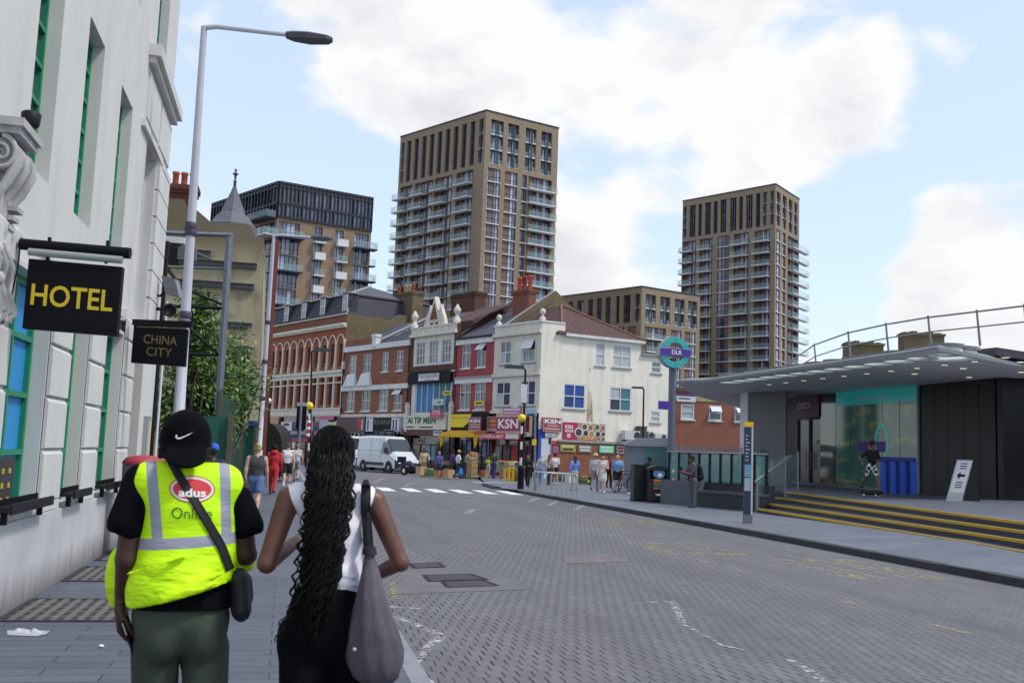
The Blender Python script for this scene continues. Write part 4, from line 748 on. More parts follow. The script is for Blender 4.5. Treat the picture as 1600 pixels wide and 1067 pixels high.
gx = TF.sz(*B(207, 150))[0]; gtop = Bz(207, 82); gb_ = zp1+.12; mb = MB(); gw = 1.15
mb.prism([(gx-gw*.8, gb_), (gx+gw*.8, gb_), (gx+gw*.62, gb_+1.7), (gx+gw*.55, gtop-1.9), (gx-gw*.55, gtop-1.9), (gx-gw*.62, gb_+1.7)], TF, -.35, 0, M_CREAM); mb.prism([(gx-gw*.75, gtop-1.95), (gx+gw*.75, gtop-1.95), (gx, gtop)], TF, -.35, .06, M_CREAM); mb.prism([(gx-gw*.48, gtop-1.85), (gx+gw*.48, gtop-1.85), (gx, gtop-.5)], TF, .06, .09, RB)
for k in (-1, 1): TF.box(mb, gx+k*.36-.2, gx+k*.36+.2, gb_+.1, gtop-2.1, .003, .04, RB); mb.prism([(gx+k*gw*.6, gb_), (gx+k*gw*1.35, gb_), (gx+k*gw*1.1, gb_+.7), (gx+k*gw*.7, gb_+1.5)], TF, -.3, -.02, M_CREAM)
mb.build('gablet', tc_)
for zx, zy in ((97, 190), (325, 190)):
    s = TF.sz(*B(zx, zy))[0]; mb = MB(); z = zp1+.1; mb.lathe([(.3, 0), (.3, .3), (.18, .4), (.14, .7), (.28, .85), (.3, 1.05), (.16, 1.25), (.1, 1.4), (0, 1.5)], TF.p(s, z, -.05), M_CREAM, 10); mb.build('finial', tc_)
roofpoly(tc_, (TF.p(gx+.4, zp1+.3, -.6), TF.p(c1+1, zp1+.3, -.6), TF.p(c1+1, zp1+2.1, -4.5), TF.p(gx+.4, zp1+2.1, -4.5)), M_TILE); roofpoly(tc_, (TF.p(c0, zp1-.2, -.6), TF.p(gx+.4, zp1-.2, -.6), TF.p(gx+.4, zp1+1.9, -4.5), TF.p(c0, zp1+1.9, -4.5)), M_SLATE)
px_board('fascia_sign', TF, *B(78, 497), *B(305, 545), M_NAVY, par=tc_, o=.26, th=.2); px_board('fascia_sign', TF, *B(138, 505), *B(246, 536), SG[5], par=tc_, o=.34, th=.06, lines=[('F & S SOLICITORS', .05, .95, .42, .92, M_TXD, .01), (None, .3, .8, .12, .2, SG[2])])
px_board('fascia_sign', TF, *B(54, 728), *B(280, 806), mat('cream_sign', S(208, 206, 186), .6, .06), par=tc_, o=.3, th=.25, lines=[('TAI TIP MEIN', .03, .78, .42, .88, mat('text_green', S(20, 92, 66), .6, .05), .045), ('NOODLE BAR', .05, .3, .1, .25, M_TXD, .02) if False else (None, .05, .28, .13, .22, M_TXD), (None, .4, .72, .12, .21, M_TXD)])
px_board('fascia_sign', TF, *B(50, 808), *B(222, 838), mat('brown_fascia', S(86, 48, 46), .6, .1), par=tc_, o=.3, th=.25)
shopfront(tc_, TF, c0, c1, Bz(150, 838), mat('shop_brown', S(70, 44, 42), .6, .1), M_SHOPG, (.72, .88), .5, [(.42, .58, .3, .75, mat('teal_poster', S(110, 150, 160), .6, .15))])
for q in ((.0, 'console_bracket', c0), (0, 'console_bracket', c1-.3)):
    mb = MB(); TF.box(mb, q[2], q[2]+.3, zs3-1.3, zs3+.6, .06, .32, M_CREAM); mb.prism([(q[2]-.06, zs3+.6), (q[2]+.36, zs3+.6), (q[2]+.15, zs3+1.05)], TF, .06, .36, M_CREAM); mb.build('console_bracket', tc_)
px_board('letting_sign', TF, *B(222, 640), *B(282, 672), mat('pale_green_board', S(180, 196, 188), .6, .08), 'pale green letting board fixed to the blue curtained window', [(None, .2, .4, .35, .6, SG[0]), (None, .5, .8, .3, .6, M_TCUR)], .5, .05)
px_board('office_sign', TF, *B(217, 698), *B(277, 742), mat('red_board', S(186, 48, 66), .6, .08), 'red and pink office board below the pale green letting board', [('OFFICE', .2, .85, .66, .9, M_TXW, .02), ('TO LET', .15, .9, .4, .6, M_TXW, .02), (None, 0, 1, 0, .3, SG[4])], .6, .05)
M_YS = mat('yellow_board', S(222, 196, 40), .6, .06)
px_board('wall_sign', TF, *B(280, 597), *B(322, 617), M_YS, 'small yellow sign on the brown brick pier beside the blue window', [(None, .15, .85, .3, .7, M_TXD)], .5, .06); px_board('wall_sign', TF, *B(452, 650), *B(497, 674), M_YS, 'small yellow sign between the red house and the cream corner house', [(None, .15, .85, .3, .7, M_TXD)], .5, .06)
px_board('price_board', TF, *B(220, 812), *B(268, 838), SG[5], 'small white board at the right end of the noodle shop', [(None, .1, .9, .5, .8, mat('text_blue', S(60, 70, 140), .6, .05))], .36, .05)
# --- D: red painted house
d0, d1 = c1+.02, TF.sz(*B(524, 500))[0]
td = tbuild('red_house', 'narrow red painted shop house between the ornate house and the cream corner house', 0, d1)
w4 = [tr(TF, B, *q) for q in ((356, 345, 398, 468), (438, 338, 482, 465), (343, 556, 396, 696), (425, 550, 478, 695))]; za = [(w4[0][2]+w4[1][2])/2, (w4[0][3]+w4[1][3])/2, (w4[2][2]+w4[3][2])/2, (w4[2][3]+w4[3][3])/2]; w4 = [(w[0], w[1], *(za[:2] if i < 2 else za[2:])) for i, w in enumerate(w4)]
ze = Bz(420, 335); zs4 = Bz(420, 712); zm4 = Bz(420, 530); mb = MB(); wall(mb, TF, d0, d1, zs4, ze, w4, M_RED, .15); mb.build('wall', td)
for i, w in enumerate(w4): window(td, TF, w, M_WIN, M_PANED, -.1, 2, 1, .08, M_WHITEP, bars=([.5], [.66]), open_top=(i == 1), pm2=None)
mb = MB(); TF.box(mb, d0, d1, ze-.05, ze+.35, 0, .16, M_WHITEP); mb.build('eave_band', td); mb = MB(); TF.box(mb, d0, d1, zm4-.3, zm4+.08, .003, .12, M_WHITEP); TF.box(mb, d0, d1, zm4+.08, zm4+.2, .003, .2, mat('grey_band', S(150, 148, 148), .8, .1)); mb.build('string_course', td)
mb = MB(); TF.box(mb, d0, d1, ze+.35, ze+.5, -.1, .26, M_BLK); mb.build('gutter', td)
rz = ze+3.6; roofpoly(td, (TF.p(d0, ze+.45, .1), TF.p(d1+.4, ze+.45, .1), TF.p(d1+.4, rz, -5.2), TF.p(d0, rz, -5.2)), M_SLATE)
mb = MB(); V_ = [TF.p(d0-.35, ze-.2, -.2), TF.p(d0-.35, ze+.8, -.2), TF.p(d0-.35, rz+.55, -5.2), TF.p(d0-.35, rz-2, -9), TF.p(d0-.35, ze-.2, -9)]; W_ = [v+TF.a*.38 for v in V_]; mb.poly(W_, BRN); mb.poly(V_[::-1], BRN)
for i in range(5): mb.poly((V_[i], V_[(i+1) % 5], W_[(i+1) % 5], W_[i]), M_LEAD if i == 1 else BRN)
mb.build('party_wall', td)
zf4, zg4 = Bz(400, 815), zs4
mb = MB(); TF.box(mb, d0, d1, zf4, zg4, -.1, .25, M_NAVY); fs = mb.build('fascia', td)
yl = tr(TF, B, 297, 722, 420, 792); mb = MB(); mb.prism([(yl[0], yl[2]), (yl[1]-1.0, yl[2]), (yl[1]-.35, yl[2]+.35), (yl[1], yl[3]), (yl[0], yl[3])], TF, .25, .3, M_YS); letter(mb, TF, 'M PATEL & SONS', yl[0]+.15, yl[1]-.4, yl[2]+.75, yl[3]-.3, .31, M_TXD, .01); letter(mb, TF, 'BUTCHERS', yl[0]+1.1, yl[1]-1.3, yl[2]+.25, yl[2]+.5, .31, M_TXD) if False else None; mb.build('name_panel', fs)
M_YC = mat('yellow_canvas', S(218, 164, 28), .75, .12, 3)
awning(td, TF, d0-.1, d1-.2, Bz(400, 805), Bz(400, 832), 1.3, M_YC, None, .22)
for s in (d0-.05, d1-.45): mb = MB(); mb.prism([(s, Bz(400, 832)), (s+.55, Bz(400, 832)), (s+.4, Bz(400, 890)), (s+.2, Bz(400, 905))], TF, 1.15, 1.25, M_YC); mb.build('awning_flap', td)
shopfront(td, TF, d0, d1, zf4, M_BLK, M_SHOPG, (.45, .6), .4, [(.28, .46, .15, .95, mat('pale_poster', S(130, 150, 190), .6, .3, 6)), (.72, .86, .2, .9, mat('pale_poster', 0)), (.28, .46, .85, .97, SG[1])])
# --- E: cream corner house
e0 = d1+.02; te = tbuild('corner_house', 'large cream rendered corner house with a brown hipped roof and maroon food shop', 0, 0)
w5 = [tr(TF, B, *q) for q in ((564, 325, 619, 445), (686, 312, 750, 437), (542, 545, 614, 675), (674, 540, 750, 672))]; za = [(w5[0][2]+w5[1][2])/2, (w5[0][3]+w5[1][3])/2, (w5[2][2]+w5[3][2])/2, (w5[2][3]+w5[3][3])/2]; w5 = [(w[0], w[1], *(za[:2] if i < 2 else za[2:])) for i, w in enumerate(w5)]
Sz = lambda x, y: SF.sz(*B(x, y))
w6 = [tr(SF, B, *q) for q in ((1082, 332, 1130, 460), (1176, 342, 1271, 472), (908, 552, 1022, 694), (1158, 570, 1272, 708), (1384, 432, 1436, 500), (1380, 702, 1430, 768))]
sE = Sz(1482, 500)[0]; zpar = TF.sz(*B(780, 218))[1]; zeS = Sz(1000, 296)[1]; zs5 = Bz(640, 715); zbase = Sz(1000, 870)[1]; sN = Sz(916, 250)[0]
mb = MB(); wall(mb, TF, e0, 0, zs5, zpar, w5, M_CREAM, .15); M_CRS = mat('cream_render', S(226, 221, 208), .88, .06, 1.5, streak=.35, dirt=S(168, 160, 140), bump=.08); wall(mb, SF, 0, sE-2.6, zbase, zeS, w6[:4], M_CRS, .12); SF.quad(mb, 0, sN, zeS, zpar, 0, M_CRS); wall(mb, SF, sE-2.6, sE, zbase, zeS-.8, [(max(w6[4][0], sE-2.5), w6[4][1], *w6[4][2:]), w6[5]], M_CRS, .12)
SF.box(mb, 0, sN, zpar-.02, zpar+.1, -.3, .05, M_WHITEP); mb.poly((SF.p(sE, .1, 0), SF.p(sE, .1, -9), SF.p(sE, zeS-.8, -9), SF.p(sE, zeS-.8, 0)), M_CRS); mb.build('wall', te)
mb = MB(); sR = SF.sz(871, 690)[0]; wall(mb, SF, sR, sE, .1, zbase, [], RBR, .1, o=.02); SF.quad(mb, 0, sR, .1, zbase, 0, mat('shop_red2', S(196, 58, 52), .6, .1)); SF.box(mb, sR, sE, zbase-.06, zbase+.1, .0, .1, mat('grey_band', 0)); mb.build('brick_base', te)
nP = [(.0, 1, 0, 1)]
for i, w in enumerate(w5): window(te, TF, w, M_WIN, [M_PANED, M_PANE, M_DCUR, M_DCUR][i], -.08, 2, 2, .09, mat('grey_sill', S(150, 148, 144), .8, .1), pm2=[(0, .5, 0, .5, M_NET)] if i in (0, 2) else None, open_top=(i == 1))
for i, w in enumerate(w6):
    c_ = [[(0, .5, 0, 1, M_NET), (.5, 1, 0, 1, M_NET)], [(0, 1, 0, 1, M_NET)], [(0, 1, 0, 1, M_BCUR), (0, .5, 0, .5, M_NET)], [(0, .45, .5, 1, M_NET), (.5, 1, 0, 1, M_TCUR), (0, .5, 0, .5, M_DCUR)], None, [(0, 1, 0, 1, M_NET)]][i]
    window(te, SF, w, M_WIN, M_PANE, -.06, 1 if i in (0, 4, 5) else 2, 2, .09, mat('grey_sill', 0), pm2=c_)
mb = MB(); zc5 = Bz(650, 282); zc6 = Bz(650, 505)
TF.box(mb, e0, .05, zc5-.15, zc5+.1, .0, .22, M_CREAM); mb.build('cornice', te); mb = MB(); TF.box(mb, e0, .05, zc6-.12, zc6+.1, .003, .18, M_CREAM); mb.build('string_course', te); mb = MB(); TF.box(mb, e0-.05, .1, zpar-.02, zpar+.12, -.3, .08, M_WHITEP); mb.build('parapet', te); mb = MB(); TF.box(mb, e0, .05, zs5, zs5+.2, .003, .2, M_CREAM); mb.build('fascia_moulding', te)
for s in (e0+.25, -.15): mb = MB(); mb.lathe([(.22, 0), (.22, .2), (.09, .28), (.09, .4), (.18, .5), (.21, .65), (.16, .78), (0, .85)], TF.p(s, zpar+.1, -.15), M_CREAM, 10); mb.build('finial', te)
ap = at(877, 478, 74.5); ri = ap+EX*6
roofpoly(te, (SF.p(1.2, zeS+.1, .25), SF.p(sE-2.5, zeS+.1, .25), ap), M_TILE); roofpoly(te, (SF.p(1.2, zeS+.1, .25), TF.p(e0, zpar-.9, -.6), ri, ap), M_TILE); roofpoly(te, (SF.p(sE-2.5, zeS+.1, .25), SF.p(sE-2.5, zeS+.1, -11), ri, ap), M_TILE)
mb = MB(); mb.tube([ap+Vector((0, 0, .06)), SF.p(1.75, zeS+.42, -.2)], .1, mat('ridge_tile', S(128, 88, 76), .8, .12), 6); mb.tube([ap+Vector((0, 0, .06)), SF.p(sE-2.5, zeS+.15, .2)], .1, mat('ridge_tile', 0), 6); mb.build('hip_tiles', te)
mb = MB(); SF.box(mb, sN-.05, sE-2.4, zeS-.12, zeS+.08, .0, .28, M_WHITEP); SF.box(mb, sE-2.6, sE+.1, zeS-.95, zeS-.78, -3, .2, M_LEAD); mb.build('gutter', te)
F5 = Fr(TF.p(0, 0, -3.2), TF.a); g = F5.rect(*B(632, 52), *B(713, 205)); chimney_part(te, F5, g[0], g[1], g[2]-2, g[3], -.7, 0, RB, 3, 1.1, [M_POT, mat('red_pot', S(150, 50, 44), .8, .1), M_POT])
mb = MB(); V_ = [TF.p(e0-.05, zpar-1.5, -.5), TF.p(e0-.05, zpar+.1, -.5), TF.p(e0-.05, zpar+3.4, -5.4), TF.p(e0-.05, zpar+.5, -10), TF.p(e0-.05, zpar-1.5, -10)]; W_ = [v+TF.a*.4 for v in V_]; mb.poly(W_, YB); mb.poly(V_[::-1], YB)
for i in range(5): mb.poly((V_[i], V_[(i+1) % 5], W_[(i+1) % 5], W_[i]), M_LEAD if i == 1 else YB)
mb.build('party_wall', te)
mb = MB(); s_, z_ = Sz(1050, 470); s2, z2 = Sz(1048, 762); M_RUST = worn('rust_streak', S(160, 118, 60), .4, .7, 1.2, .9, (1, 1, .3)); P = SF.p
mb.poly((P(s_-.08, z_, .004), P(s2-.28, z2, .004), P(s2+.28, z2, .004), P(s_+.08, z_, .004)), M_RUST); mb.build('rust_stain', te)
# shop of E
M_MAR = mat('maroon_board', S(150, 58, 78), .6, .08); px = lambda x, y: (730+.09375*x, 620+.09375*y)
R5 = lambda F, x0, y0, x1, y1: F.rect(*px(x0, y0), *px(x1, y1))
h = R5(TF, 400, 332, 1030, 585); board('fascia_sign', TF, h, M_MAR, [('KSN', .3, .82, .2, .84, M_TXW, .028), (None, .06, .24, .62, .82, mat('gold_text', S(190, 130, 90), .6, .1)), (None, .06, .24, .34, .5, mat('gold_text', 0)), ('FOODS', .02, .26, .08, .22, M_TXW), (None, .88, .98, .3, .8, mat('brown_text', S(150, 90, 60), .6, .1))], .35, .35, par=te, edge=SG[0])
h = R5(TF, 215, 350, 398, 575); board('projecting_sign', TF, h, M_MAR, [('KSN', .1, .95, .6, .85, M_TXW, .03), (None, .1, .95, .42, .5, SG[0]), (None, .1, .95, .25, .32, SG[3]), (None, .1, .95, .08, .15, SG[4])], 1.0, .1, 'maroon projecting sign with three white capitals between the red house and the corner house', edge=SG[0])
h = R5(SF, 1245, 335, 1545, 590); board('fascia_sign', SF, h, M_MAR, [('KSN', .08, .95, .58, .88, M_TXW, .035), ('FOODS', .25, .8, .36, .5, M_TXW), (None, .08, .92, .18, .25, SG[3]), (None, .15, .92, .07, .13, SG[4])], .2, .2, par=te, edge=SG[0])
h = R5(TF, 640, 190, 940, 300); board('banner', TF, h, SG[4], [(None, .05, .95, .62, .9, SG[5]), (None, .08, .9, .15, .42, mat('text_mauve', S(220, 170, 200), .6, .05))], .25, .05, 'pink banner above the maroon shop fascia', 'banner')
h = R5(TF, 1030, 215, 1195, 318); board('photo_board', TF, h, mat('sky_board', S(150, 190, 216), .6, .15, 2), [(None, .1, .9, 0, .35, M_DCUR)], .25, .05, 'pale blue picture board above the dark end of the fascia', 'sign')
M_SRED = mat('awning_red', S(188, 34, 50), .65, .08); h = R5(TF, 320, 600, 1090, 735)
aw = awning(te, TF, h[0], h[1], h[3], h[2]+.45, 1.2, M_SRED, M_SRED, .42); mb = MB(); F4 = Fr(TF.p(0, 0, 1.21), TF.a); letter(mb, F4, 'FISH CHICKEN & MEAT', h[0]+.2, h[0]+(h[1]-h[0])*.68, h[2]+.12, h[2]+.36, .005, M_TXW, .02); F4.quad(mb, h[0]+(h[1]-h[0])*.72, h[1]-.05, h[2]+.1, h[2]+.42, .004, SG[5]); mb.build('lettering', aw)
mb = MB(); TF.box(mb, h[0], h[1], h[3]-.15, h[3]-.02, .03, .5, M_TXW); mb.build('awning_band', aw)
zf5 = h[2]+.3; shopfront(te, TF, e0, -.6, zf5, mat('shop_red', 0), M_SHOPG, (.62, .74), .9, [(.46, .6, .25, .75, SG[2]), (.86, .95, .1, .95, mat('blue_panel', S(54, 64, 160), .6, .1)), (.06, .16, .25, .9, SG[0])])
mb = MB(); TF.box(mb, -.6, .0, .1, zs5, -.2, .06, M_NAVY); SF.box(mb, .0, .5, .1, 3.4, -.2, .04, mat('blue_panel', 0)); mb.build('corner_post', te)
d6 = R5(SF, 1232, 690, 1392, 1000); mb = MB(); SF.box(mb, d6[0], d6[1], .1, d6[3], .0, .05, mat('white_door', S(196, 200, 206), .6, .06)); d_ = mb.build('door', te)
h = R5(SF, 1290, 605, 1430, 660); board('wall_sign', SF, h, SG[5], [(None, .2, .8, .35, .65, SG[1])], .15, .1, 'small white sign over the pale side door of the corner house', 'sign'); h = R5(SF, 1425, 785, 1515, 930); board('window_poster', SF, h, SG[4], [(None, .1, .9, .1, .6, mat('poster_mix', S(120, 100, 150), .6, .3, 8)), (None, 0, 1, .78, 1, SG[1])], .05, .03, 'pink and blue poster beside the pale side door', 'poster')
# food poster on the side wall
h = tr(SF, B, 903, 762, 1128, 868); t = board('food_poster', SF, h, mat('poster_magenta', S(168, 34, 84), .6, .08), [(None, .33, 1, 0, 1, mat('poster_cream', S(160, 140, 110), .6, .3, 5)), (None, .55, 1., 0, .1, mat('poster_orange', S(214, 130, 70), .6, .1))], .08, .05, 'long magenta food poster with rows of round dishes on the cream side wall', 'poster')
pn = [o for o in kids(t)][0]; DC = [S(70, 70, 60), S(110, 70, 44), S(150, 110, 60), S(84, 100, 50), S(150, 74, 50), S(60, 50, 46), S(176, 130, 70)]
for i, (u, v, r) in enumerate(((.36, .45, .27), (.5, .78, .2), (.64, .76, .2), (.8, .8, .2), (.94, .78, .16), (.53, .42, .2), (.67, .38, .22), (.82, .4, .2), (.95, .42, .16), (.84, .12, .14), (.95, .12, .14))):
    mb = MB(); c = SF.p(h[0]+(h[1]-h[0])*u, h[2]+(h[3]-h[2])*v, .09); R_r = r*(h[3]-h[2]); mb.lathe([(R_r, 0), (R_r, .012)], c, M_TXW, 16, axis=SF.n, smooth=False); mb.lathe([(R_r*.8, .011), (R_r*.8, .02)], c, mat('dish_%d' % (i % 7), DC[i % 7], .6, .5, 14), 16, axis=SF.n, smooth=False); mb.build('dish', pn)
mb = MB(); letter(mb, SF, 'KSN', h[0]+.15, h[0]+(h[1]-h[0])*.22, h[2]+(h[3]-h[2])*.62, h[2]+(h[3]-h[2])*.85, .09, M_TXW, .025); letter(mb, SF, 'FOODS', h[0]+.15, h[0]+(h[1]-h[0])*.24, h[2]+(h[3]-h[2])*.44, h[2]+(h[3]-h[2])*.58, .09, M_TXW, .04); SF.quad(mb, h[0]+(h[1]-h[0])*.09, h[0]+(h[1]-h[0])*.17, h[2]+.15, h[2]+(h[3]-h[2])*.36, .09, SG[3]); mb.poly((SF.p(h[0]+(h[1]-h[0])*.4, h[2]+.9, .086), SF.p(h[0]+(h[1]-h[0])*.5, h[2]+.05, .086), SF.p(h[0]+(h[1]-h[0])*.8, h[2]+.05, .086)), mat('poster_orange', 0)); mb.build('lettering', pn)
zq = lambda x, y: (860+x*200/1423, 640+y*200/1423)
for i, (x0, y0, x1, y1, m_, lb, ln) in enumerate(((105, 382, 270, 470, mat('olive_board', S(160, 150, 70), .7, .15), 'olive yellow shop board, first on the brick base from the corner', SG[3]), (303, 390, 452, 478, mat('grey_olive_board', S(128, 120, 100), .7, .15), 'dull grey green shop board, second on the brick base', SG[5]), (540, 396, 698, 484, mat('mint_board', S(84, 206, 150), .6, .06), 'bright mint green shop board on the brick base', SG[5]), (730, 402, 812, 490, SG[0], 'pale grey shop board next to the grey hoarding', SG[2]))):
    h = SF.rect(*zq(x0, y0), *zq(x1, y1)); board('shop_board', SF, h, m_, [(None, .1, .9, .62, .85, ln), (None, .15, .85, .2, .45, ln if i != 0 else M_TXD)], .1, .06, lb, 'sign', 'shop boards along the brick base')
# air conditioners
def aircon(x0, y0, x1, y1, label, fan):
    h = SF.rect(*zq(x0, y0), *zq(x1, y1)); t = thing('air_conditioner', label, 'air conditioner', SF.p((h[0]+h[1])/2, h[2], .3), 'air conditioners on the cream side wall'); mb = MB(); SF.box(mb, h[0], h[1], h[2], h[3], .1, .6, mat('ac_white', S(196, 196, 198), .5, .08)); b_ = mb.build('casing', t); mb = MB(); sc_ = h[0]+(h[1]-h[0])*fan; r = (h[3]-h[2])*.4; mb.lathe([(r, 0), (r, .02), (r*.85, .01), (0, .01)], SF.p(sc_, (h[2]+h[3])/2, .605), mat('ac_grille', S(50, 50, 54), .6, .1), 16, axis=SF.n); mb.build('fan_grille', b_); mb = MB()
    for s in (h[0]+.15, h[1]-.15): mb.tube([SF.p(s, h[2]-.35, .0), SF.p(s, h[2]-.02, .55), SF.p(s, h[2]-.02, 0)], .03, M_BLK, 5)
    mb.build('bracket', t)
aircon(778, 230, 940, 338, 'white air conditioner with a dark fan, left of the tall grey unit', .8); aircon(1040, 240, 1098, 332, 'narrow air conditioner half behind the black lamp post', .5); aircon(1115, 264, 1280, 342, 'white air conditioner nearest the end of the cream wall', .55)
h = SF.rect(*zq(943, 195), *zq(1015, 345)); t = thing('extract_unit', 'tall dark grey extract unit between two air conditioners', 'extract unit', SF.p(h[0], h[2], .3)); mb = MB(); SF.box(mb, h[0], h[1], h[2], h[3], .05, .6, mat('dark_grey_unit', S(74, 70, 68), .6, .1)); SF.box(mb, h[0]-.04, h[1]+.04, h[3], h[3]+.08, .05, .64, mat('dark_grey_unit', 0)); mb.build('casing', t)
# further chimney stack of the street behind
F6 = Fr(TF.p(0, 0, -7.5), TF.a); h = F6.rect(706, 461, 741, 490); chimney_part(tc_, F6, h[0], h[1], h[2]-3, h[3], -1.2, 0, BRN, 0, .5)
# ------------------------------------------------------------------ tower blocks behind the terrace
TB = brick('tower_brick', S(152, 135, 114), S(132, 116, 98), S(126, 115, 102), .6, .22, .02, .85, .2, .1); TB2 = brick('tower_brick_dark', S(148, 127, 104), S(130, 110, 90), S(122, 107, 92), .6, .22, .02, .85, .2, .1)
M_TW = glass_dark('tower_glass', (.10, .115, .17), .05); M_TWD = glass_dark('tower_glass_dark', (.03, .03, .05), .08); M_PANEL = mat('brown_panel', S(118, 94, 84), .7, .1, .6); M_SLAB = mat('balcony_white', S(206, 206, 208), .7, .05, 1); M_BG = glass_clear('balcony_glass', S(150, 186, 190), .3, .08); M_MULL = mat('mullion', S(36, 36, 52), .5, .1); M_WB = mat('white_band', S(204, 200, 206), .7, .05, 1); M_BLIND = mat('window_blind', S(186, 184, 204), .7, .15, .5); M_DSLAB = mat('balcony_navy', S(58, 62, 82), .6, .1, 1)
def balcony(t, F, s0, s1, z, out, slab, glass=M_BG, th=.22, gh=1.1, solid=None):
    mb = MB(); F.box(mb, s0, s1, z-th, z, .02, out, slab); b_ = mb.build('balcony', t); mb = MB(); g_ = solid or glass
    F.quad(mb, s0, s1, z, z+gh, out-.04, g_); mb.poly((F.p(s0, z, .02), F.p(s0, z, out-.04), F.p(s0, z+gh, out-.04), F.p(s0, z+gh, .02)), g_); mb.poly((F.p(s1, z, .02), F.p(s1, z, out-.04), F.p(s1, z+gh, out-.04), F.p(s1, z+gh, .02)), g_)
    F.box(mb, s0, s1, z+gh, z+gh+.05, out-.07, out-.02, M_LEAD); mb.build('railing', b_)
def glazing(t, F, s0, s1, z0, z1, parts, o=-.3, name='window', fr=M_MULL):
    """one opening: frame bars > panes; parts = (u0,u1,material)"""
    mb = MB(); W = s1-s0
    for u0, u1, m in parts: F.quad(mb, s0+W*u0, s0+W*u1, z0, z1, o, m)
    w_ = mb.build(name, t); mb = MB()
    for u in sorted({p[0] for p in parts}|{p[1] for p in parts}): x = s0+W*u; F.box(mb, x-.05, x+.05, z0, z1, o+.005, o+.07, fr)
    F.box(mb, s0, s1, z0+(z1-z0)*.36-.03, z0+(z1-z0)*.36+.03, o+.004, o+.05, fr); mb.build('frame', w_)
def corner_faces(Z, c, l, r, angl, angr):
    C0 = at(c[0], c[1], Z); H = C0.z; base = Vector((C0.x, C0.y, 0)); FL0 = Fr(base, -cdir(-angl)); FR0 = Fr(base, cdir(angr)); wl = -FL0.sz(*l)[0]; wr = FR0.sz(*r)[0]
    return H, wl, wr, Fr(FL0.p(-wl, 0, 0), FL0.a), FR0
def shell(t, FL, wl, FR, wr, H, hl, hr, m, zl, dep=.3):
    mb = MB(); wall(mb, FL, 0, wl, zl, H, hl, m, dep); mb.build('wall', t); mb = MB(); wall(mb, FR, 0, wr, zl, H, hr, m, dep); mb.build('wall', t)
    a, b_, c = FL.p(0, H, 0), FL.p(wl, H, 0), FR.p(wr, H, 0); d = a+c-b_; mb = MB(); mb.poly((a, b_, c, d), M_LEAD)
    for p, q_ in ((c, d), (d, a)): mb.poly((Vector((p.x, p.y, zl)), Vector((q_.x, q_.y, zl)), q_, p), m)
    mb.build('roof', t); mb = MB(); FL.box(mb, -.1, wl+.1, H-.05, H+.25, -.4, .12, M_MULL); FR.box(mb, .13, wr+.1, H-.05, H+.25, -.4, .12, M_MULL); mb.build('coping', t)
